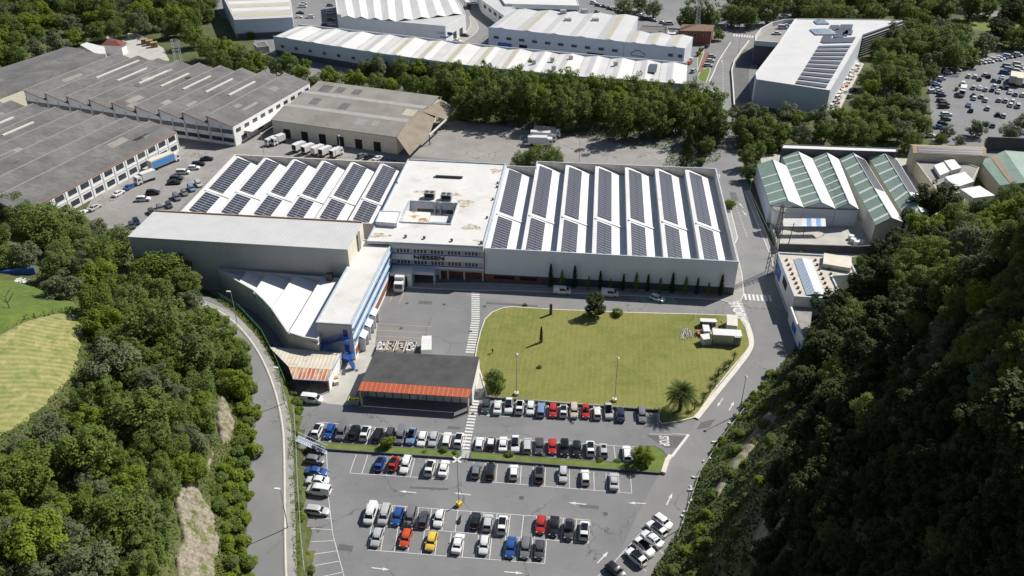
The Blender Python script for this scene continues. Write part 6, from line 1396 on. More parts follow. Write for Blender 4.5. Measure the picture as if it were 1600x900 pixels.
# motorbike
p = P(720, 813); mbk = empty('motorbike', (p.x, p.y, .03), 'small dark motorbike parked alone between the middle bays', 'motorbike', rz=UPM)
MB().tube((-.6, 0, .75), (.15, 0, .85), .14, .2, n=6).build('seat', M['black'], mbk)
MB().tube((-.3, 0, .45), (.5, 0, .6), .2, .14, n=6).tube((.55, 0, .45), (.4, 0, 1.05), .06, n=5).build('frame', M['steel'], mbk)
MB().tube((.38, -.35, 1.05), (.38, .35, 1.05), .03, n=5).build('handlebar', M['dark_grey'], mbk)
for x in (-.65, .7): wheel_mb(.3, .12).build('wheel', M['tyre'], mbk, loc=(x, 0, .3))
# ------------------------------------------------------------------ trees and plants
def leafquads(c, nrm, size, rg):
    n = len(c); nrm = nrm / np.linalg.norm(nrm, axis=1, keepdims=True)
    a = np.cross(nrm, rg.normal(size=(n, 3))); a /= np.linalg.norm(a, axis=1, keepdims=True) + 1e-9; b = np.cross(nrm, a)
    s1 = size[:, None]; s2 = s1 * rg.uniform(.55, 1, (n, 1))
    v = np.stack([c - a * s1 - b * s2 * .2, c - b * s2, c + a * s1 + b * s2 * .15, c + b * s2], 1).reshape(-1, 3)
    return v, np.arange(n * 4).reshape(-1, 4)
def crown(seed, r=4.0, h=3.6, zc=5.5, lobes=22, leaves=4200, ls=(.16, .30), top=1.0, spread_=.62, lr=(.34, .5), flat=.5, wild=.25, low=.55):
    rg = np.random.default_rng(seed); cs = []; rs = []
    for k in range(lobes):
        d = rg.normal(size=3); d /= np.linalg.norm(d); ww = 1 + .28 * math.sin(2.1 * math.atan2(d[1], d[0]) + seed * 1.7) * (1 - abs(d[2])); d[2] = abs(d[2]) * top if rg.random() > low else -abs(d[2]) * .8; d /= np.linalg.norm(d)
        rad = spread_ * rg.uniform(.45, 1.15) * ww; cs.append([d[0] * r * rad, d[1] * r * rad, zc + d[2] * h * rad]); rs.append(r * rg.uniform(*lr) * (.85 if d[2] > .6 else 1))
    cs.append([0, 0, zc]); rs.append(r * .55); cs = np.array(cs); rs = np.array(rs)
    per = rs ** 2 / np.sum(rs ** 2); P_, N_ = [], []
    for c, q, f in zip(cs, rs, per):
        n = int(leaves * f * 1.6); d = rg.normal(size=(n, 3)); d /= np.linalg.norm(d, axis=1, keepdims=True)
        bump_ = 1 + .16 * np.sin(d[:, 0] * 7 + seed) * np.cos(d[:, 1] * 6 + q * 9) + .10 * np.sin(d[:, 2] * 11 + d[:, 0] * 5)
        rad = q * bump_ * (1 - wild * rg.random(n) ** 2.2); p = c + d * rad[:, None] * np.array([1, 1, .85])
        P_.append(p); N_.append(d)
    p = np.concatenate(P_); d = np.concatenate(N_); keep = np.ones(len(p), bool)
    for c, q in zip(cs, rs): keep &= (np.linalg.norm((p - c) / np.array([1, 1, .85]), axis=1) > q * .70)
    keep &= p[:, 2] > zc - h * .95
    p, d = p[keep], d[keep]; nn = d * .75 + rg.normal(size=d.shape) * .38 + np.array([0, 0, .95])
    return leafquads(p, nn, rg.uniform(ls[0], ls[1], len(p)), rg)
def trunk_mb(h, r, seed, limbs=6, spread_=2.2, lean=.15):
    rg = random.Random(seed); mb = MB(); p = Vector((0, 0, -.6)); pr = r
    for k in range(3):
        q = p + Vector((rg.uniform(-lean, lean), rg.uniform(-lean, lean), (h + .6) / 3)); mb.tube(p, q, pr, pr * .78, n=7); p = q; pr *= .78
        if k:
            for _ in range(limbs // 2): a = rg.uniform(0, 6.28); mb.tube(q, q + Vector((math.cos(a) * spread_, math.sin(a) * spread_, rg.uniform(1.2, 2.4))), pr * .55, pr * .15, n=5)
    return mb
TREES = {}
def proto_tree(key, name, v, q, leaf, tmb, r0):
    me = fastmesh(name + '_crown', v, q, leaf); tm_ = bpy.data.meshes.new(name + '_trunk'); tm_.from_pydata(tmb.v, [], tmb.f); tm_.materials.append(M['bark'])
    TREES[key] = (name, me, tm_, r0)
for s_ in range(4):
    v, q = crown(s_ + 1, leaves=6200, lobes=60 + 8 * s_, zc=4.6, h=4.2 + .3 * s_, ls=(.12, .24), lr=(.15, .33), wild=.38, spread_=.80); proto_tree(('broad', s_), 'broadleaf_tree', v, q, M['leaf'], trunk_mb(5, .28, s_), 4.0)
for s_ in range(3):
    v, q = crown(s_ + 11, leaves=7600, lobes=80, zc=6.6, h=6.8, top=1.0, spread_=.80, lr=(.14, .30), wild=.5, ls=(.14, .26), low=.8); proto_tree(('tall', s_), 'tall_tree', v, q, M['leaf'], trunk_mb(8, .3, s_ + 5), 4.0)
for s_ in range(2):
    v, q = crown(s_ + 21, leaves=6400, lobes=58, zc=4.2, h=4.0, ls=(.12, .24), lr=(.15, .33), wild=.38, spread_=.8); proto_tree(('bright', s_), 'fresh_green_tree', v, q, M['leaf_bright'], trunk_mb(4, .22, s_ + 9), 4.0)
for s_ in range(2):
    v, q = crown(s_ + 31, leaves=6000, lobes=54, zc=4.6, h=4.4, lr=(.15, .32), spread_=.8, wild=.5, ls=(.12, .24)); proto_tree(('grey', s_), 'grey_green_tree', v, q, M['leaf_grey'], trunk_mb(5, .24, s_ + 13), 4.0)
for s_ in range(3):
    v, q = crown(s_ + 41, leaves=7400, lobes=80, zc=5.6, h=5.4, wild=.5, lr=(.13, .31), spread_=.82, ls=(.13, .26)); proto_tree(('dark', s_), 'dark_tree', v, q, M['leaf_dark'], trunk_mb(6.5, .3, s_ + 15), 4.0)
for s_ in range(2):
    v, q = crown(s_ + 51, r=2.0, h=1.6, zc=1.5, leaves=1900, lobes=10, ls=(.11, .2)); proto_tree(('shrub', s_), 'shrub', v, q, M['leaf_bright'], trunk_mb(1.2, .07, s_ + 20, limbs=4, spread_=.7), 2.0)
for s_ in range(2):
    v, q = crown(s_ + 61, r=2.0, h=1.7, zc=1.6, leaves=1900, lobes=10, ls=(.11, .2)); proto_tree(('bush', s_), 'bush', v, q, M['leaf'], trunk_mb(1.2, .07, s_ + 23, limbs=4, spread_=.7), 2.0)
def cone_crown(seed, r, h, n, ls, z0=.3, power=.9, wild=.3):
    rg = np.random.default_rng(seed); t = rg.random(n) ** .8; a = rg.uniform(0, 2 * np.pi, n); prof = np.sin(np.clip(t, 0, 1) * np.pi * .5 + .12 * np.pi) ; prof = (1 - t) ** power * (.35 + .65 * np.minimum(t * 6 + .5, 1))
    rad = r * prof * (1 - wild * rg.random(n)) * (1 + .2 * np.sin(a * 3 + t * 25)); p = np.stack([rad * np.cos(a), rad * np.sin(a), z0 + t * h], 1); d = np.stack([np.cos(a), np.sin(a), np.full(n, .5)], 1) + rg.normal(size=(n, 3)) * .5
    return leafquads(p, d, rg.uniform(*ls, n), rg)
v, q = cone_crown(3, .62, 6.2, 1500, (.08, .15), power=.45, wild=.35); proto_tree(('cypress', 0), 'cypress', v, q, M['leaf_dark'], trunk_mb(2, .1, 31, limbs=2, spread_=.3), .6)
v, q = cone_crown(4, 1.25, 5.6, 900, (.09, .17), power=.8, wild=.75, z0=.6); proto_tree(('loose', 0), 'loose_conifer', v, q, M['leaf_bright'], trunk_mb(3.5, .09, 32, limbs=6, spread_=.9), 1.4)
v, q = cone_crown(5, 3.6, 13, 5200, (.15, .28), power=.85, wild=.45, z0=1); proto_tree(('fir', 0), 'fir_tree', v, q, M['leaf_dark'], trunk_mb(10, .3, 33, limbs=8, spread_=1.5), 3.4)
NT = [0]
def kind_wild(k): return k[0] in ('broad', 'tall', 'bright', 'grey', 'dark')
def plant(key, pos, s, label=None, cat='tree', group=None, sz=None, variants=None):
    name, cm, tm_, r0 = TREES[key]; r_ = empty(name, (pos.x, pos.y, pos.z), label, cat, group, rz=random.uniform(0, 6.28)); e_ = random.uniform(.86, 1.14) if kind_wild(key) else 1; r_.scale = (s * e_, s / e_, (sz or s))
    c = bpy.data.objects.new('crown', cm); C.objects.link(c); c.parent = r_; t = bpy.data.objects.new('trunk', tm_); C.objects.link(t); t.parent = r_; NT[0] += 1
    return r_
CH = {'broad': 4.9, 'tall': 6.8, 'bright': 4.5, 'grey': 4.9, 'dark': 5.9, 'shrub': 1.5, 'bush': 1.5, 'cypress': 3.2, 'loose': 3.0, 'fir': 6}
NV = {'broad': 4, 'tall': 3, 'bright': 2, 'grey': 2, 'dark': 3, 'shrub': 2, 'bush': 2, 'cypress': 1, 'loose': 1, 'fir': 1}
def place(px, py, rpx, kind, label=None, cat='tree', group=None, sq=1.0):
    key = (kind, random.randrange(NV[kind])); s = 1.0; r0 = TREES[key][3]
    for _ in range(4):
        p = G(px, py, CH[kind] * s * sq); Z = p.y * cp + (HC - p.z - CH[kind] * s * sq) * sp; s = rpx * Z / FPX / r0
    return plant(key, p, s, label, cat, group, s * sq)
def poisson(poly, d, n=4000, seed=1, dfun=None):
    rg = random.Random(seed); xs = [p[0] for p in poly]; ys = [p[1] for p in poly]; pts = []
    for _ in range(n):
        x, y = rg.uniform(min(xs), max(xs)), rg.uniform(min(ys), max(ys))
        if not inside(poly, np.array([x]), np.array([y]))[0]: continue
        dd = dfun(x, y) if dfun else d
        if all((x - a) ** 2 + ((y - b) * 1.25) ** 2 > dd * dd for a, b in pts): pts.append((x, y))
    return pts
def wood(poly, d, r, kinds, label, group, seed=1, cat='tree', sq=(.85, 1.1), dfun=None):
    rg = random.Random(seed + 99)
    for x, y in poisson(poly, d, seed=seed, dfun=dfun):
        k = rg.choice(kinds); f = (dfun(x, y) / d if dfun else 1); place(x, y, rg.uniform(*r) * f, k, label[k] if isinstance(label, dict) else label, cat, group[k] if isinstance(group, dict) else group, rg.uniform(*sq))
def lg(a, names):  # label and group per kind of tree
    return {k: f"{v} {a}" for k, v in names.items()}, {k: f"{v}s {a}" for k, v in names.items()}
L1_, G1_ = lg('in the wood on the left hillside', {'broad': 'green broadleaf tree', 'bright': 'fresh yellow green tree', 'grey': 'pale grey green tree', 'tall': 'tall green tree'})
left_poly = [(-60, 318), (40, 322), (110, 335), (185, 362), (262, 395), (292, 435), (312, 468), (350, 520), (380, 570), (372, 598), (338, 600), (322, 640), (322, 690), (306, 726), (276, 742), (254, 780), (250, 850), (238, 960), (-60, 960), (-60, 735), (0, 705), (48, 672), (100, 636), (136, 590), (150, 540), (150, 478), (100, 455), (84, 430), (20, 412), (-60, 410)]
for i_, (x, y, r, k) in enumerate(((250, 500, 42, 'broad'), (180, 560, 40, 'grey'), (215, 640, 44, 'broad'), (130, 700, 44, 'broad'), (60, 840, 52, 'bright'), (190, 800, 42, 'broad'), (300, 540, 36, 'tall'), (60, 350, 38, 'broad'), (150, 400, 38, 'broad'), (240, 420, 36, 'broad'), (30, 740, 40, 'broad'), (140, 880, 46, 'grey'))):
    place(x, y, r, k, ('large spreading ' + {'broad': 'green tree', 'grey': 'grey green tree', 'bright': 'yellow green tree', 'tall': 'tall green tree'}[k] + ' rising above the left hillside wood'), 'tree', 'large trees above the left wood, ' + k)
wood(left_poly, 30, (16, 30), ['broad'] * 6 + ['bright'] + ['grey'] * 2 + ['tall'], L1_, G1_, 3)
shr_poly = [(396, 606), (403, 640), (398, 690), (392, 740), (387, 800), (386, 930), (350, 930), (352, 860), (347, 812), (336, 770), (345, 722), (372, 700), (375, 655), (362, 612)]
wood(shr_poly, 17, (10, 16), ['shrub', 'shrub', 'bush'], {'shrub': 'bright green shrub between the bare rock and the side road', 'bush': 'darker green bush between the bare rock and the side road'}, {'shrub': 'bright shrubs beside the side road', 'bush': 'dark bushes beside the side road'}, 5, 'shrub')
wood([(338, 488), (352, 500), (384, 545), (397, 590), (385, 598), (350, 540), (322, 500)], 18, (11, 15), ['shrub', 'bush'], {'shrub': 'bright green shrub at the bend of the side road', 'bush': 'dark green bush at the bend of the side road'}, {'shrub': 'bright shrubs at the road bend', 'bush': 'dark bushes at the road bend'}, 6, 'shrub')
# bank between the pavement and the car park
for i_, (x, y, r) in enumerate(((461, 628, 11), (466, 640, 9), (459, 615, 7), (453, 600, 7), (447, 588, 6), (463, 660, 6), (461, 676, 6), (463, 692, 5), (467, 790, 8), (470, 806, 9), (468, 770, 5), (481, 868, 8), (486, 892, 9), (476, 835, 7))):
    place(x, y, r, 'shrub' if i_ % 2 else 'bush', 'green shrub on the planted bank beside the side road', 'shrub', 'shrubs on the planted bank')
L2_, G2_ = lg('on the shaded right hillside', {'dark': 'dark green tree', 'broad': 'mid green tree', 'grey': 'pale leaved tree'})
def rd(x, y): return 31 + 9 * min(1, max(0, (y - 300) / 400))
wood([(1262, 520), (1300, 476), (1352, 440), (1400, 410), (1420, 470), (1460, 560), (1560, 640), (1680, 690), (1680, 960), (1330, 960), (1290, 880), (1262, 780), (1250, 690), (1252, 600)], 36, (24, 33), ['dark'] * 6 + ['broad'], L2_, G2_, 8, sq=(.9, 1.2), dfun=rd)  # dark kind puts the slope's shade into the leaf colour
L2c, G2c = lg('at the right edge above the hillside crest', {'dark': 'dark tree', 'broad': 'green tree', 'grey': 'pale leaved tree', 'bright': 'yellow green tree'})
wood([(1400, 400), (1428, 352), (1500, 325), (1560, 318), (1680, 310), (1680, 350), (1560, 365), (1500, 372), (1425, 385)], 26, (20, 26), ['bright', 'bright', 'broad', 'broad', 'dark', 'grey'], L2c, G2c, 38, sq=(.9, 1.15))
for i_, (x, y, r, k) in enumerate(((1348, 408, 13, 'bush'), (1374, 392, 17, 'dark'), (1398, 372, 18, 'dark'), (1366, 415, 17, 'dark'), (1392, 405, 20, 'dark'), (1420, 345, 19, 'dark'), (1344, 428, 12, 'bush'), (1436, 322, 22, 'dark'))):
    place(x, y, r, k, {'dark': 'dark tree filling the gap behind the depot wall', 'bush': 'bush at the back of the roadside workshop terrace'}[k], 'tree' if k == 'dark' else 'shrub', {'dark': 'dark trees behind the depot wall', 'bush': 'bushes behind the roadside workshop'}[k])
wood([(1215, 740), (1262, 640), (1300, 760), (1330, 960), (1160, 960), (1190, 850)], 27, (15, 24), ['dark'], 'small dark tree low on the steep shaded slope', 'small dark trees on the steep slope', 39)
L2b, G2b = lg('on the sunlit crest of the right hillside', {'dark': 'dark green tree', 'broad': 'mid green tree', 'grey': 'pale leaved tree', 'bright': 'yellow green tree', 'tall': 'tall tree'})
wood([(1405, 395), (1425, 372), (1500, 372), (1560, 365), (1680, 345), (1680, 690), (1560, 640), (1460, 560), (1425, 470)], 33, (22, 31), ['broad'] * 4 + ['grey'] * 2 + ['dark'] + ['bright'] * 2 + ['tall'], L2b, G2b, 28, sq=(.9, 1.2))
for i_, (x, y, r, k, lab) in enumerate(((1465, 312, 30, 'dark', 'big dark tree standing out above the green depot roofs'), (1556, 345, 26, 'bright', 'pale yellow green tree at the right edge below the green barn'), (1588, 330, 24, 'bright', 'yellow green tree touching the right edge of the picture'), (1528, 362, 22, 'bright', 'yellow green tree left of the pale pair near the green barn'), (1595, 305, 18, 'broad', 'green tree in front of the green barn at the right edge'), (1255, 560, 15, 'fir', 'lone dark conifer beside the graffiti wall'), (1314, 478, 14, 'bright', 'yellow green bush behind the roadside workshop'), (1350, 420, 10, 'bright', 'bright bush at the back corner of the roadside workshop'), (1252, 396, 5, 'bright', 'small round bush in the depot yard'))): place(x, y, r, k, lab)
wood([(1165, 640), (1215, 590), (1240, 620), (1232, 700), (1200, 760), (1150, 850), (1080, 890), (1075, 850), (1110, 770)], 27, (6, 13), ['bush', 'bush', 'bush', 'shrub'], {'shrub': 'bright shrub low on the shaded right slope', 'bush': 'dark bush low on the shaded right slope'}, {'shrub': 'bright shrubs low on the right slope', 'bush': 'dark bushes low on the right slope'}, 9, 'shrub')
wood([(1070, 850), (1110, 838), (1180, 870), (1230, 910), (1200, 960), (1010, 960), (1040, 905)], 26, (7, 14), ['bush', 'bush', 'shrub'], {'shrub': 'bright shrub at the bottom of the right slope', 'bush': 'dark bush at the bottom of the right slope'}, {'shrub': 'bright shrubs at the bottom of the right slope', 'bush': 'dark bushes at the bottom of the right slope'}, 10, 'shrub')
for i_, (x, y) in enumerate(((1192, 600), (1178, 618), (1165, 634), (1152, 652), (1140, 668), (1205, 582), (1128, 688), (1118, 702))): place(x, y, 7 + (i_ * 3) % 4, 'shrub', 'roadside shrub at the foot of the right slope', 'shrub', 'roadside shrubs at the right slope')
# belt of tall trees behind the gravel yard
L3_, G3_ = lg('in the belt behind the gravel yard', {'tall': 'tall dark green tree', 'bright': 'sunlit yellow green tree', 'broad': 'round green tree'})
rg_ = random.Random(4)
def pl3(x, y, r, k, sq=1.0): place(x + rg_.uniform(-5, 5), y + rg_.uniform(-3, 3), r * rg_.uniform(.92, 1.1), k, L3_[k], 'tree', G3_[k], sq)
for k in range(15):
    f = k / 14; pl3(700 + 425 * f, 144 + 46 * f, 22, 'tall' if k % 4 else 'broad', rg_.uniform(1.0, 1.2))
for k in range(15): f = k / 14; pl3(695 + 420 * f, 126 + 42 * f, 22, ('tall', 'bright', 'tall', 'broad')[k % 4], rg_.uniform(1.05, 1.4))
for k in range(14): f = k / 13; pl3(712 + 395 * f, 112 + 38 * f, 20, 'bright' if k % 3 == 1 else 'broad', rg_.uniform(1, 1.3))
for x, y, r, k in ((515, 118, 19, 'bright'), (552, 121, 20, 'bright'), (588, 128, 17, 'broad'), (612, 133, 16, 'bright'), (640, 128, 18, 'broad'), (668, 135, 18, 'broad'), (592, 100, 18, 'grey'), (625, 106, 18, 'broad'), (655, 105, 19, 'bright'), (684, 112, 18, 'broad'), (570, 104, 13, 'broad'), (700, 135, 18, 'broad')):
    place(x, y, r, k, {'bright': 'fresh green tree', 'broad': 'green tree', 'grey': 'greyish tree'}[k] + ' behind the brown canopied depot', 'tree', {'bright': 'fresh green trees', 'broad': 'green trees', 'grey': 'greyish trees'}[k] + ' behind the depot')
for x, y, r, k in ((300, 52, 19, 'broad'), (322, 72, 19, 'broad'), (352, 72, 20, 'bright'), (340, 90, 16, 'broad'), (376, 88, 19, 'broad'), (404, 92, 17, 'bright'), (430, 100, 16, 'broad'), (452, 98, 17, 'broad'), (470, 110, 14, 'bright'), (490, 124, 9, 'bush'), (300, 25, 16, 'broad'), (325, 20, 12, 'broad'), (385, 104, 14, 'broad'), (355, 100, 14, 'broad'), (478, 98, 9, 'bright')):
    place(x, y, r, k, {'bright': 'yellow green tree', 'broad': 'green tree', 'bush': 'low bush'}[k] + ' between the grey halls and the estate', 'tree', {'bright': 'yellow green trees', 'broad': 'green trees', 'bush': 'low bushes'}[k] + ' behind the grey halls')
place(392, 54, 6, 'bright', 'small ball shaped street tree in front of the stepped warehouse')
wood([(-40, 110), (-40, -20), (330, -20), (322, 10), (290, 30), (262, 52), (240, 40), (200, 40), (150, 52), (120, 60), (60, 80), (0, 100)], 21, (15, 21), ['broad'] * 5 + ['bright', 'grey'], *lg('in the wood at the top left', {'broad': 'green tree', 'bright': 'yellow green tree', 'grey': 'greyish tree'}), seed=12)
# wood around the modern building and the far car park
L4_, G4_ = lg('in the wood left of the far car park', {'broad': 'green tree', 'bright': 'sunlit fresh green tree', 'grey': 'silvery willow like tree', 'tall': 'tall dark tree'})
wood([(1362, 110), (1378, 65), (1420, 22), (1460, 28), (1490, 42), (1520, 62), (1560, 66), (1540, 80), (1490, 96), (1448, 116), (1436, 140), (1444, 172), (1448, 196), (1430, 218), (1240, 214), (1160, 214), (1152, 172), (1180, 172), (1290, 178), (1335, 168)], 22, (15, 22), ['broad'] * 5 + ['bright', 'grey', 'grey', 'tall'], L4_, G4_, 15)
wood([(1140, 10), (1150, -25), (1620, -25), (1620, 10), (1470, 10), (1420, 18), (1380, 22), (1260, 22), (1248, 6), (1220, -2), (1210, 20), (1160, 34), (1146, 30)], 24, (16, 21), ['broad', 'broad', 'tall'], *lg('along the motorway at the top right', {'broad': 'dark green tree', 'tall': 'tall green tree'}), seed=17)
wood([(1548, 46), (1570, 10), (1640, 10), (1640, 60), (1570, 62)], 24, (17, 22), ['dark', 'broad'], *lg('in the top right corner', {'dark': 'dark tree', 'broad': 'green tree'}), seed=18)
for x, y, r, k in ((1164, 216, 15, 'broad'), (1168, 240, 15, 'tall'), (1172, 262, 13, 'tall'), (1158, 200, 14, 'broad'), (1186, 232, 14, 'broad'), (1205, 222, 14, 'broad')):
    place(x, y, r, k, 'tree on the right verge of the road above the green depot', 'tree', 'trees on the right road verge')
for x, y, r, k, lab in ((1075, 238, 16, 'fir', 'dark conifer at the corner of the gravel yard'), (1104, 225, 15, 'broad', 'green tree right of the dark conifer by the upper road'), (1118, 205, 14, 'bright', 'sunlit tree beside the upper road at the belt end'), (1095, 252, 8, 'bush', 'low bush behind the right factory hall'), (843, 243, 25, 'broad', 'broad round tree squeezed behind the factory hall beside the lorries'), (816, 250, 18, 'broad', 'left half of the round greenery behind the factory hall'), (1142, 318, 9, 'bright', 'light green street tree at the right end of the factory hall'), (866, 246, 18, 'broad', 'right half of the round greenery behind the factory hall'),
                        (1050, 115, 12, 'grey', 'thin whitish tree in front of the long warehouse end'), (975, 8, 15, 'broad', 'left one of the street trees behind the workshops'), (1000, 2, 14, 'broad', 'second street tree behind the workshops'), (1022, 12, 13, 'broad', 'third street tree behind the workshops'), (1078, 20, 20, 'tall', 'tall tree left of the mast beside the brick house'), (1106, 18, 20, 'tall', 'tall tree right of the mast beside the brick house'), (1124, 52, 10, 'bright', 'small tree right of the brick house'), (1092, 84, 5, 'bush', 'small round bush on the verge by the workshop end'), (1096, 78, 5, 'bush', 'small round bush above its twin on the verge'),
                        (1495, 139, 4, 'bush', 'small round tree beside the camper lorry'), (1480, 205, 12, 'grey', 'thin grey tree at the lower left of the far car park'), (1528, 198, 14, 'grey', 'slender grey tree in the middle of the far car park edge'), (1580, 205, 16, 'grey', 'dense grey tree at the lower right of the far car park'), (1600, 190, 14, 'grey', 'grey tree cut by the right picture edge at the far car park'), (1470, 215, 10, 'broad', 'low green tree behind the farmhouse'), (1500, 218, 9, 'grey', 'bare looking small tree behind the farmhouse')):
    place(x, y, r, k, lab)
# the wood goes on over the crest, outside the picture
rgo = random.Random(77); out_ = []
for _ in range(3000):
    x, y = rgo.uniform(40, 150), rgo.uniform(40, 150)
    r_d = -float(sd(footR, np.array([x]), np.array([y]))[0])
    z_ = H(x, y) + 7; dz = z_ - HC; d_ = y * cp - dz * sp; sx = 800 + FPX * x / d_ if d_ > 1 else 9999
    if r_d < 22 or sx < 1690 or any((x - a) ** 2 + (y - b) ** 2 < 64 for a, b in out_): continue
    out_.append((x, y)); plant(('dark' if rgo.random() < .5 else 'broad', rgo.randrange(3)), Vector((x, y, H(x, y))), rgo.uniform(1.0, 1.35), 'tree on the top of the right hill', 'tree', 'trees on the top of the right hill')
# garden trees near the lawn
for x, y, r, k, lab in ((931, 474, 17, 'dark', 'round dark green tree at the top edge of the lawn'), (963.5, 488.5, 10, 'bush', 'low round bush right of the tree on the lawn edge'), (772, 592, 18, 'broad', 'round green tree between the open shed and the lawn'), (1004, 708, 18, 'bright', 'dense upright green tree at the end of the planted island'), (821, 476, 4, 'bush', 'tiny sapling at the top left of the lawn'), (842, 573, 5, 'bush', 'thin sapling in the left part of the lawn'), (606, 690, 11, 'bright', 'small leafy tree on the left planted island')): place(x, y, r, k, lab, sq=1.0 if k != 'bright' else 1.15)
def tiny(x, y, r, lab): place(x, y, r, 'bush', lab, 'shrub', 'small shrubs on the planted islands')
for x, y, r in ((522, 694, 3), (588, 697, 4), (663, 706, 5), (693, 703, 7), (711, 708, 5), (743, 712, 3), (768, 716, 3), (796, 711, 8), (822, 708, 5), (850, 713, 4), (910, 717, 5), (938, 720, 6), (964, 722, 7)): tiny(x, y, r, 'small shrub growing on the grass of a planted island')
p = P(845.5, 536); plant(('cypress', 0), p, .75, 'slender cypress sapling standing alone on the lawn', 'tree')
# plants against the hall front
for i_, x in enumerate((860, 897, 937, 973, 1011, 1049, 1088, 1125)):
    p = P(x, 448.5 + (x - 860) * .052); plant(('cypress', 0), p, (1.15, 1.1, .95, .85, .9, 1.0, .8, 1.05)[i_], f"{ORD[i_]} narrow dark cypress from the left along the factory hall front", 'cypress', 'cypresses along the hall front', (1.1, 1.08, .9, .82, .85, .98, .8, 1.0)[i_])
for i_, x in enumerate((877.5, 919, 953, 992.5, 1030, 1069.5, 1105.5)):
    p = P(x, 450 + (x - 860) * .052); plant(('loose', 0), p, (.95, .7, .62, 1.0, .8, .92, .7)[i_], f"{ORD[i_]} shaggy young conifer from the left along the factory hall front", 'tree', 'young conifers along the hall front')
# palms
def frond_tree(name, px, trunk_h, trunk_r, nf, L, label, cat, m, leafw=.10, droop=1.0):
    p = P(*px, .3); r_ = empty(name, (p.x, p.y, .27), label, cat, rz=random.uniform(0, 6)); tb = MB(); rgp = random.Random(px[0])
    for k in range(6): tb.tube((0, 0, trunk_h * k / 6 - .1), (0, 0, trunk_h * (k + 1) / 6), trunk_r * 1.12, trunk_r * .92, n=9)
    tb.build('trunk', M['bark'], r_); fm = MB()
    for k in range(nf):
        az = k * 2.399963 + rgp.uniform(-.1, .1); el0 = R(82 - 95 * (k / nf)); ln = L * rgp.uniform(.85, 1.05); q = Vector((0, 0, trunk_h)); seg = 7; el = el0
        prev = q; side = Vector((-math.sin(az), math.cos(az), 0))
        for s_ in range(seg):
            d_ = Vector((math.cos(az) * math.cos(el), math.sin(az) * math.cos(el), math.sin(el))); nx_ = prev + d_ * ln / seg; f = s_ / seg
            wl_ = L * .16 * (math.sin(math.pi * min(f + .12, 1)) * .9 + .12)
            fm.tube(prev, nx_, .03, .02, n=3)
            for sg in (-1, 1):
                for j in range(3):
                    c0 = prev.lerp(nx_, (j + .2) / 3); tip = c0 + side * sg * wl_ + d_ * wl_ * .55 + Vector((0, 0, -.25 * wl_)); w_ = ln / seg / 3 * .42
                    fm.poly([c0 - d_ * w_ * .5, c0 + d_ * w_, tip, tip - d_ * w_ * .3])
            prev = nx_; el -= droop * .16 * (1 + f)
    fm.build('fronds', m, r_); return r_
frond_tree('palm_tree', (1062, 641), 4.2, .38, 75, 4.3, 'big date palm with a long shadow at the bottom right of the lawn', 'palm', M['leaf_palm'])
for i_, (x, y, h_) in enumerate(((1085, 640, 1.6), (1098, 629, 1.2), (1109, 612, 1.4), (1117, 602, 1.0), (1122, 588, 1.6), (1130, 582, 1.8), (1139, 574, 1.2), (1146, 563, 1.6))):
    frond_tree('yucca', (x, y), h_, .14, 26, 1.15, ('nearest small yucca', 'second small yucca', 'third small yucca', 'fourth small yucca', 'fifth small yucca', 'sixth small yucca', 'seventh small yucca', 'farthest small yucca')[i_] + ' of the line along the right lawn edge', 'yucca', M['leaf_grey'], droop=.6)['group'] = 'yuccas along the lawn edge'
# ground cover on the hillsides: brambles, ferns and low growth nobody could count
def cover(name, test, xr, yr, dens, m, size, lift, seed):
    rg = np.random.default_rng(seed); n = int((xr[1] - xr[0]) * (yr[1] - yr[0]) * dens); X = rg.uniform(*xr, n); Y = rg.uniform(*yr, n); k = test(X, Y); X, Y = X[k], Y[k]
    lump = .5 + .5 * np.sin(X * 1.1 + np.sin(Y * .9) * 2) * np.cos(Y * 1.3 + np.sin(X * .7)); Z = hgt(X, Y) + lift * lump * rg.random(len(X)) ** .5 + .05
    nr = np.stack([rg.normal(0, .6, len(X)), rg.normal(0, .6, len(X)), np.full(len(X), .8)], 1)
    v, q = leafquads(np.stack([X, Y, Z], 1), nr, rg.uniform(*size, len(X)), rg); o = bpy.data.objects.new(name, fastmesh(name, v, q, m)); C.objects.link(o); o['kind'] = 'stuff'; return o
def no_rock(X, Y):
    r = np.ones(X.shape, bool)
    for w_ in rocks + [hay_w, mead_w]: r &= ~inside([(p.x, p.y) for p in w_], X, Y)
    return r
cover('undergrowth', lambda X, Y: (sd(footL, X, Y) > .2) & no_rock(X, Y), (-115, -38), (78, 225), 9, M['leaf'], (.12, .26), 1.4, 71)
cover('undergrowth', lambda X, Y: (sd(footL, X, Y) > .0) & (sd(footL, X, Y) < 13) & no_rock(X, Y), (-75, -38), (78, 190), 9, M['leaf_bright'], (.10, .22), 1.0, 72)
cover('undergrowth', lambda X, Y: (sd(footR, X, Y) < -.3) & no_rock(X, Y), (0, 130), (40, 260), 6, M['leaf_dark'], (.14, .3), 1.4, 73)  # low growth darkened in colour for the hillside's shade
cover('undergrowth', lambda X, Y: (sd(footR, X, Y) < -.2) & (sd(footR, X, Y) > -10) & no_rock(X, Y), (5, 80), (60, 175), 8, M['leaf'], (.10, .24), 1.0, 74)
cover('undergrowth', lambda X, Y: (~no_rock(X, Y)) & (sd(footL, X, Y) > 0) & (sd(footL, X, Y) < 17) & (np.sin(X * 1.3 + np.sin(Y)) * np.cos(Y * .8 + X * .5) > .62), (-75, -38), (78, 190), 12, M['leaf_bright'], (.07, .16), 1.9, 81)
cover('bank_planting', lambda X, Y: (sd(bank, X, Y) < 1.2) & (sd(bank, X, Y) > -.9), (-75, -32), (84, 200), 22, M['leaf_bright'], (.07, .16), .5, 75)
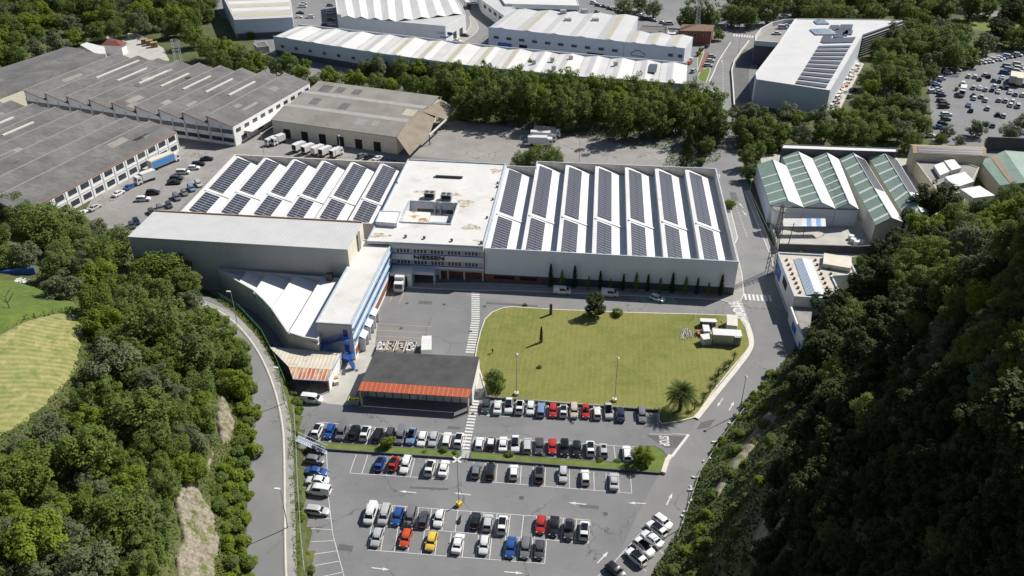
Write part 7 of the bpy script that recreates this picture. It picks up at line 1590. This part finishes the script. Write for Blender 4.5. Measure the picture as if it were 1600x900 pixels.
def inpx(px, h=0.0):
    w_ = [(p.x, p.y) for p in PL(px, h)]; return lambda X, Y: inside(w_, X, Y)
t_ = inpx([(1036, 262), (1085, 262), (1125, 250), (1128, 160), (1060, 140), (700, 108), (640, 120), (500, 112), (480, 128), (500, 135), (690, 152), (715, 188), (1046, 236)])
cover('undergrowth', t_, (-90, 110), (235, 420), 3, M['leaf'], (.2, .4), 1.4, 76)
# ------------------------------------------------------------------ street furniture and small things
def lamp_post(px, h, label, z=0.0, heads=1, ang=None, base=False, group='lamp posts'):
    p = P(*px, z); r_ = empty('lamp_post', (p.x, p.y, z), label, 'lamp post', group, rz=ang or 0)
    MB().tube((0, 0, 0), (0, 0, h), .11, .06, n=8).build('pole', M['steel'], r_)
    if base: MB().box((0, 0, .45), (.9, .9, .9)).build('base', M['yellow'] if base == 'y' else M['curb'], r_)
    for k in range(heads):
        a = 2 * math.pi * k / max(heads, 1); l_ = .15 if heads == 1 and ang is None else .55
        if heads == 1 and ang is None: MB().tube((0, 0, h), (0, 0, h + .15), .22, .36, n=10).tube((0, 0, h + .15), (0, 0, h + .4), .36, .1, n=10).build('lamp_head', M['white_metal'], r_)
        else:
            hd = MB().box((math.cos(a) * l_, math.sin(a) * l_, h + .05), (1.0, .38, .16), a).build('lamp_head', M['white_metal'], r_)
    return r_
lamp_post((450, 825), 9.6, 'grey lamp post on the side road pavement nearest the camera', ZR, 1, R(172))
lamp_post((445, 631), 9.6, 'grey lamp post on the side road pavement beside the rusty canopy', ZR, 1, R(172))
lamp_post((371, 507), 9.4, 'grey lamp post at the bend of the side road below the curved shed', ZR, 1, R(172))
lamp_post((1155, 647), 10, 'lamp post at the foot of the right slope beside the arrows', 0, 1)
lamp_post((1068, 824), 10.2, 'pale lamp post leaning over the slanted bays by the wooded slope', 0, 1)
lamp_post((960, 628), 11.8, 'tall lamp post at the lower edge of the lawn, right one of two', 0, 1, None, True)
lamp_post((807, 618), 11.2, 'tall lamp post at the lower edge of the lawn, left one of two', 0, 1, None, True)
lamp_post((717.5, 790), 11.6, 'tall four headed lamp post with a yellow base in the middle bays', 0, 4, R(45), 'y')
lamp_post((1423, 84), 9, 'thin lamp post beside the road of the modern building', 0, 1)
lamp_post((1153, 86), 9, 'lamp post on the verge of the upper road bend', 0, 1)
lamp_post((905, 252), 8, 'thin lamp post on the gravel yard behind the factory hall', 0, 1)
lamp_post((413, 242), 8, 'thin lamp post behind the left solar hall', 0, 1); lamp_post((533, 246), 8, 'thin lamp post in front of the white box vans', 0, 1)
p = P(968, 216); tag(MB().tube((p.x, p.y, 0), (p.x, p.y, 6), .14, n=6).build('yellow_post', M['yellow']), 'plain yellow post in the shade of the tree belt', 'post')
# people
def person(px, z, label, top, legs, ang=0.0, h=1.72):
    p = P(*px, z); me = bpy.data.meshes.new('person'); J = [(0, 0, .92), (0, 0, 1.15), (0, 0, 1.38), (0, 0, 1.50), (0, 0, 1.60), (0, 0, 1.70)]
    rad = [.15, .14, .17, .06, .10, .08]; E_ = [(0, 1), (1, 2), (2, 3), (3, 4), (4, 5)]
    for sg in (-1, 1):
        i = len(J); J += [(.0, sg * .20, 1.40), (.02, sg * .25, 1.12), (.10, sg * .24, .90), (.14, sg * .23, .82)]; rad += [.06, .045, .035, .04]; E_ += [(2, i), (i, i + 1), (i + 1, i + 2), (i + 2, i + 3)]
        i = len(J); J += [(sg * .02, sg * .10, .85), (sg * .10, sg * .11, .48), (sg * .12, sg * .11, .08), (sg * .12 + .14, sg * .11, .04)]; rad += [.10, .065, .045, .04]; E_ += [(0, i), (i, i + 1), (i + 1, i + 2), (i + 2, i + 3)]
    me.from_pydata(J, E_, []); o = bpy.data.objects.new('person', me); C.objects.link(o); o.location = (p.x, p.y, z); o.rotation_euler = (0, 0, ang); md = o.modifiers.new('skin', 'SKIN')
    for k, r in enumerate(rad): me.skin_vertices[0].data[k].radius = (r, r)
    me.skin_vertices[0].data[0].use_root = True; s_ = o.modifiers.new('sub', 'SUBSURF'); s_.levels = 1; s_.render_levels = 1; 
    bpy.context.view_layer.update(); ev = bpy.data.meshes.new_from_object(o.evaluated_get(bpy.context.evaluated_depsgraph_get())); o.modifiers.clear(); o.data = ev; ev.materials.clear()
    for m_ in (top, legs, M['skin'], M['dark_grey']): ev.materials.append(m_)
    for f in ev.polygons:
        z_ = f.center.z; f.material_index = 3 if z_ > 1.68 else (2 if z_ > 1.49 or (abs(f.center.y) > .2 and z_ < 1.05 and z_ > .7) else (0 if z_ > .92 else 1))
    return tag(o, label, 'person')
def try_person(*a, **k):
    try: return person(*a, **k)
    except Exception as e: print('person', e)
# the small figure by the lawn path stands beside the open shed
try_person((769.5, 553), .05, 'person in a red top standing on the slab beside the lawn', M['red'], M['dark_grey'], 1.2)
# skips full of waste
for i_, (x, y, f, mm) in enumerate(((597, 543, 'white sacks', 'white_metal'), (611.5, 543, 'mixed waste', 'rubble'), (627, 543.5, 'brown scrap', 'rubble'), (643, 544, 'white foam pieces', 'white_metal'))):
    p = P(x, y, .8); r_ = empty('skip', (p.x, p.y, .03), f"open grey skip filled with {f} behind the black roofed shed", 'skip', 'skips behind the open shed', rz=R(90) + BA)
    o_ = [(-1.9, -.95), (1.9, -.95), (1.9, .95), (-1.9, .95)]; MB().ring([Vector(q) for q in o_], .07, .1, 1.5).build('tub', M['curb'], r_); MB().box((0, 0, .15), (3.6, 1.7, .1)).build('floor', M['dark_grey'], r_)
    mb = MB(); rgx = random.Random(i_)
    for k in range(34): mb.box((rgx.uniform(-1.6, 1.6), rgx.uniform(-.7, .7), rgx.uniform(.5, 1.35)), (rgx.uniform(.2, .6), rgx.uniform(.2, .5), rgx.uniform(.1, .4)), rgx.uniform(0, 3))
    w_ = mb.build('waste_heap', M[mm], r_); w_['kind'] = 'stuff'
p = P(553.5, 630); r_ = empty('waste_container', (p.x, p.y, .03), 'grey container with a yellow green lid left of the open shed', 'container', rz=BA)
MB().box((0, 0, .6), (2.3, 1.5, 1.2)).build('body', M['steel'], r_); MB().box((0, 0, 1.26), (2.4, 1.6, .12)).build('lid', M['lime'], r_)
for dx in (-.7, .7): MB().tube((dx, -.3, 1.32), (dx, -.3, 1.36), .2, n=8).build('hatch', M['black'], r_)
p = P(524, 593); r_ = empty('pallet_stack', (p.x, p.y, .03), 'stack of crates and pallets at the right end of the rusty canopy', 'pallets', rz=.3)
for k in range(4): MB().box((random.uniform(-.1, .1), (k - 1.5) * 1.15, .45 + .1 * (k % 2)), (1.1, 1.0, .9 + .2 * (k % 2)), random.uniform(-.1, .1)).build('crate', M['wood'] if k % 2 else M['curb'], r_)
p = P(512, 600); tag(MB().prism([(p.x - .7, p.y - .9), (p.x + .7, p.y - .9), (p.x + .9, p.y + .6), (p.x - .5, p.y + .9)], 0, 1.5).build('red_bin', M['red']), 'red bin at the front corner of the rusty canopy', 'bin')
# blue ramp stair from the pavement to the car park
r_ = empty('blue_stair', P(488, 690, 0), 'sloping pale blue steel footbridge stair from the pavement down to the car park', 'stair'); WT.add(r_.name)
a, b = P(464, 685, ZR), P(511, 706, .1); d_ = Vector((b.x - a.x, b.y - a.y, 0)).normalized(); n_ = Vector((-d_.y, d_.x, 0)) * .75; mb = MB()
for k in range(20): c_ = a.lerp(b, (k + .5) / 20); mb.box(tuple(c_), ((b - a).length / 20 * .8, 1.4, .06), math.atan2(d_.y, d_.x))
mb.build('steps', M['pale_blue'], r_)
for sg in (-1, 1):
    mb = MB(); mb.tube(a + n_ * sg, b + n_ * sg, .08, n=4); mb.tube(a + n_ * sg + Vector((0, 0, 1.05)), b + n_ * sg + Vector((0, 0, 1.05)), .05, n=4)
    for k in range(13): c_ = a.lerp(b, k / 12) + n_ * sg; mb.tube(c_, c_ + Vector((0, 0, 1.05)), .03, n=4)
    mb.build('handrail', M['pale_blue'], r_)
# small steps with rails between the islands
for x0, lab in ((722.5, 'left'), (736, 'right')):
    a, b = P(x0, 705, .5), P(x0 - 3, 718, .2); mb = MB(); mb.tube(a + Vector((0, 0, 1)), b + Vector((0, 0, 1)), .05, n=4)
    for k in range(4): c_ = a.lerp(b, k / 3); mb.tube(c_ - Vector((0, 0, .4)), c_ + Vector((0, 0, 1)), .04, n=4)
    tag(mb.build('handrail', M['blue_trim']), f"short blue handrail on the {lab} of the steps between the planted islands", 'handrail')
sheet('steps_between_islands', [(721.5, 705), (737, 706), (734, 718), (718, 717)], .3, M['concrete'])
# fence along the bank
def fence(path, h, z, label, m, step=2.4, rails=(.5, 1.0), zf=None):
    pts = [P(*q, z) for q in path]; r_ = empty('fence', pts[0], label, 'fence'); WT.add(r_.name); pm = MB(); rm = MB()
    for a, b in zip(pts[:-1], pts[1:]):
        n_ = max(1, int((b - a).length / step))
        for k in range(n_): c_ = a.lerp(b, k / n_); pm.tube((c_.x, c_.y, z - .2), (c_.x, c_.y, z + h), .035, n=4)
        for f in rails: rm.tube((a.x, a.y, z + h * f), (b.x, b.y, z + h * f), .022, n=4)
    pm.build('fence_posts', m, r_); rm.build('fence_rails', m, r_); return r_
fence([(477, 900), (471, 840), (466, 760), (463, 690), (460, 645)], 1.5, ZR - .6, 'thin pale blue wire fence on the bank beside the side road pavement', M['pale_blue'])
fence([(446, 598), (430, 560), (409, 520), (374, 482), (338, 461)], 1.2, ZR, 'green railing along the side road pavement above the curved shed', M['green_metal'])
# edge blocks and rail along the right slope
for i_ in range(17):
    f = i_ / 16; q = lerp(lerp((1068, 818), (1090, 742), min(f * 2, 1)), (1172, 622), max(0, f * 2 - 1)) if f > .5 else lerp((1068, 818), (1090, 742), f * 2)
    p = P(*q); mb = MB().box((p.x - .2 + .3 * math.sin(i_ * 5), p.y + math.sin(i_ * 3), .18), (.35, .35 + .3 * (i_ % 3), .36), .6 + .5 * (i_ % 3)); tag(mb.build('edge_block', M['curb']), 'small pale concrete block marking the road edge at the right slope', 'block', 'edge blocks along the right slope')
fence([(1058, 842), (1076, 792), (1094, 738), (1130, 684), (1180, 618)], .8, .1, 'low guard rail at the foot of the right slope', M['steel'], rails=(.7, 1.0))
# sculpture-like stele and little posts on the lawn edge
p = P(860.5, 491, .3); r_ = empty('stele', (p.x, p.y, .27), 'dark narrow stele with a red top on the upper lawn edge', 'stele'); MB().box((0, 0, 1.5), (.7, .4, 3.0)).build('shaft', M['dark_grey'], r_); MB().box((0, 0, 3.1), (.7, .4, .2)).build('cap', M['red'], r_)
# construction corner on the lawn
def site_box(px, z, size, ang, label, m, roofm, name='site_cabin'):
    p = P(*px, z + size[2] / 2); r_ = empty(name, (p.x, p.y, z), label, 'cabin', rz=ang); MB().box((0, 0, size[2] / 2), size).build('body', m, r_); MB().box((0, 0, size[2] + .06), (size[0] + .2, size[1] + .2, .12)).build('roof', roofm, r_)
    for k in (-.3, 0, .3): MB().box((size[0] * k, -size[1] / 2 - .02, size[2] * .5), (.08, .04, size[2] * .9)).build('rib', M['steel'], r_)
    return r_
site_box((1135, 527), .27, (6.6, 2.5, 2.7), R(-6), 'large white site cabin at the corner of the lawn', M['steel'], M['white_metal'])
site_box((1151, 532), .27, (1.3, 1.2, 2.6), R(-6), 'narrow white cabin at the right end of the large site cabin', M['dark_grey'], M['white_metal'])
site_box((1143, 507), .27, (2.4, 4.6, 2.4), R(-12), 'long pale container standing lengthwise at the road corner', M['curb'], M['curb'])
site_box((1106, 505), .27, (3.7, 1.3, 1.6), R(-5), 'low white box unit at the top of the site corner', M['dark_grey'], M['white_metal'])
site_box((1103, 517), .27, (1.4, 2.6, 1.5), R(-3), 'upright white tank beside the large site cabin', M['white_metal'], M['white_metal'])
site_box((1103, 531), .27, (2.2, 2.0, 1.8), R(12), 'tarpaulin covered heap left of the large site cabin', M['white_metal'], M['white_metal'])
mb = MB(); rgx = random.Random(5)
for k in range(22):
    x = rgx.uniform(1066, 1082); a = P(x, 514 + rgx.uniform(-2, 3), .35 + .1 * rgx.random()); b = P(x + rgx.uniform(-8, 7), 526 + rgx.uniform(-3, 4), .35 + .2 * rgx.random()); mb.tube(a, b, .05, n=4)
tag(mb.build('scaffold_tubes', M['steel']), 'scattered heap of grey scaffold tubes on the lawn left of the site', 'scaffold tubes', kind='stuff')
for i_, q in enumerate(((1090, 520), (1091.5, 523))): p = P(*q, .5); tag(MB().box((p.x, p.y, .65), (.8, .6, .8), .3 * i_).build('orange_drum', M['orange_sheet']), ('upper', 'lower')[i_] + ' orange drum beside the white tank on the lawn', 'drum')
fence([(1084, 500), (1090, 493), (1118, 493), (1146, 494)], 1.8, .27, 'temporary wire fence at the top of the site corner', M['steel'], rails=(.05, .5, 1.0))
mb = MB(); rgx = random.Random(8)
for k in range(70): q = P(rgx.uniform(1096, 1148), rgx.uniform(500, 523), .3); mb.box((q.x, q.y, .4), (rgx.uniform(.2, 1.2), rgx.uniform(.1, .5), rgx.uniform(.1, .5)), rgx.uniform(0, 3))
tag(mb.build('building_rubble', M['rubble']), 'loose building materials and rubble among the cabins at the lawn corner', 'rubble', kind='stuff')
# lattice pylon and poles at the junction
p = P(1203, 428); r_ = empty('lattice_pylon', (p.x, p.y, 0), 'slender lattice pylon at the junction casting a ladder shadow on the road', 'pylon'); mb = MB(); hp = 21
cs = [(-1, -1), (1, -1), (1, 1), (-1, 1)]
def pc(k, f): s_ = 1.1 * (1 - f) + .28 * f; return Vector((cs[k % 4][0] * s_, cs[k % 4][1] * s_, hp * f))
for k in range(4): mb.tube(pc(k, 0), pc(k, 1), .09, n=4)
ns = 14
for j in range(ns):
    for k in range(4): mb.tube(pc(k, j / ns), pc(k + 1, (j + 1) / ns), .045, n=3); mb.tube(pc(k, (j + 1) / ns), pc(k + 1, (j + 1) / ns), .045, n=3)
mb.build('lattice', M['dark_grey'], r_); mb = MB()
for z in (19, 20.6): mb.tube((-2.2, .3, z), (2.2, -.3, z), .09, n=4)
for x in (-2, -1, 1, 2): mb.tube((x, 0, 19.1), (x, 0, 19.8), .09, n=5)
mb.build('cross_arm', M['steel'], r_)
p = P(1229, 392); r_ = empty('power_pole', (p.x, p.y, 0), 'dark wooden power pole in the depot yard beside the lattice pylon', 'pole'); MB().tube((0, 0, 0), (.6, 0, 9), .16, .1, n=6).build('pole', M['bark'], r_); MB().tube((-.5, 0, 8.6), (1.6, 0, 8.6), .06, n=4).build('cross_arm', M['steel'], r_)
p = P(1087, 62); r_ = empty('lattice_mast', (p.x, p.y, 0), 'tall pale lattice mast between two trees near the brick house', 'mast'); mb = MB()
for k in range(4): mb.tube(pc(k, 0), pc(k, 1) + Vector((0, 0, 6)), .12, n=3)
for j in range(12):
    for k in range(4): mb.tube(pc(k, j / 12) * 1.0, pc(k + 1, (j + 1) / 12), .07, n=3)
mb.build('lattice', M['steel'], r_)
# bits in the garden at the left edge, depot yard clutter, pallets beyond the halls
q = G(28, 424, 1.2); tag(MB().prism([(q.x - 4, q.y - .8), (q.x + 3.4, q.y + 1), (q.x + 3.2, q.y + 1.5), (q.x - 4, q.y - .2)], q.z - .5, q.z + 1.6).build('blue_tarpaulin', M['deep_blue']), 'blue tarpaulin screen in the garden at the left edge', 'tarpaulin')
q = G(28, 440, .3); mb = MB(); rgx = random.Random(2)
for k in range(16): mb.box((q.x + rgx.uniform(-2, 2), q.y + rgx.uniform(-1, 1), q.z + rgx.uniform(.1, .6)), (.9, .6, .3), rgx.uniform(0, 3))
tag(mb.build('white_sacks', M['white_metal']), 'heap of white sacks below the blue tarpaulin at the left edge', 'sacks', kind='stuff')
for i_, (x, y) in enumerate(((1333, 376), (1338, 380), (1345, 379), (1330, 371))):
    p = P(x, y, .6); r_ = empty('wrapped_bale', (p.x, p.y, .03), 'pale wrapped bale in the shade of the depot yard', 'bale', 'wrapped bales in the depot yard', rz=random.random()); MB().tube((0, 0, 0), (0, 0, 1.3), .9, .8, n=10).build('bale', M['white_metal'], r_)
for i_, (x, y) in enumerate(((226, 66), (234, 68), (241, 71))):
    p = P(x, y, .8); r_ = empty('pallet_stack', (p.x, p.y, .02), ('left', 'middle', 'right')[i_] + ' pallet stack in the yard beyond the grey halls', 'pallets', 'pallet stacks beyond the halls', rz=.4)
    for k in range(5): MB().box((0, 0, .3 + k * .5), (3.2, 2.4, .3)).build('pallet', M['wood'], r_)
sheet('side_passage', [(1300, 172), (1312, 172), (1350, 100), (1338, 92), (1322, 120)], .03, M['concrete'])
mb = {m_: MB() for m_ in ('white_metal', 'orange_sheet', 'rubble')}; rgx = random.Random(12)
for k in range(60):
    f = rgx.random(); q = P(1302 + 36 * f + rgx.uniform(-4, 5), 166 - 66 * f + rgx.uniform(-3, 3)); mb[rgx.choice(['white_metal', 'orange_sheet', 'rubble', 'white_metal'])].box((q.x, q.y, .4), (rgx.uniform(.6, 2.6), rgx.uniform(.5, 1.4), rgx.uniform(.4, 1.0)), rgx.uniform(0, 3))
for k, v_ in mb.items(): tag(v_.build('stored_materials', M[k]), {'white_metal': 'white', 'orange_sheet': 'orange', 'rubble': 'brown'}[k] + ' materials and crates stored beside the modern building', 'stored materials', kind='stuff')
# bare little tree on the meadow
q = G(16, 486); r_ = empty('bare_tree', (q.x, q.y, q.z), 'leafless little tree on the green meadow at the left edge', 'tree'); trunk_mb(3.2, .18, 77, limbs=10, spread_=1.8, lean=.3).build('trunk', M['bark'], r_)
for i_, (x, y) in enumerate(((40, 500), (55, 497), (70, 494), (84, 491), (98, 489))):
    q = G(x, y); tag(MB().tube((q.x, q.y, q.z - .2), (q.x, q.y, q.z + 1.3), .08, n=5).build('fence_post', M['bark']), 'wooden post on the edge between green meadow and mown field', 'post', 'posts on the meadow edge')
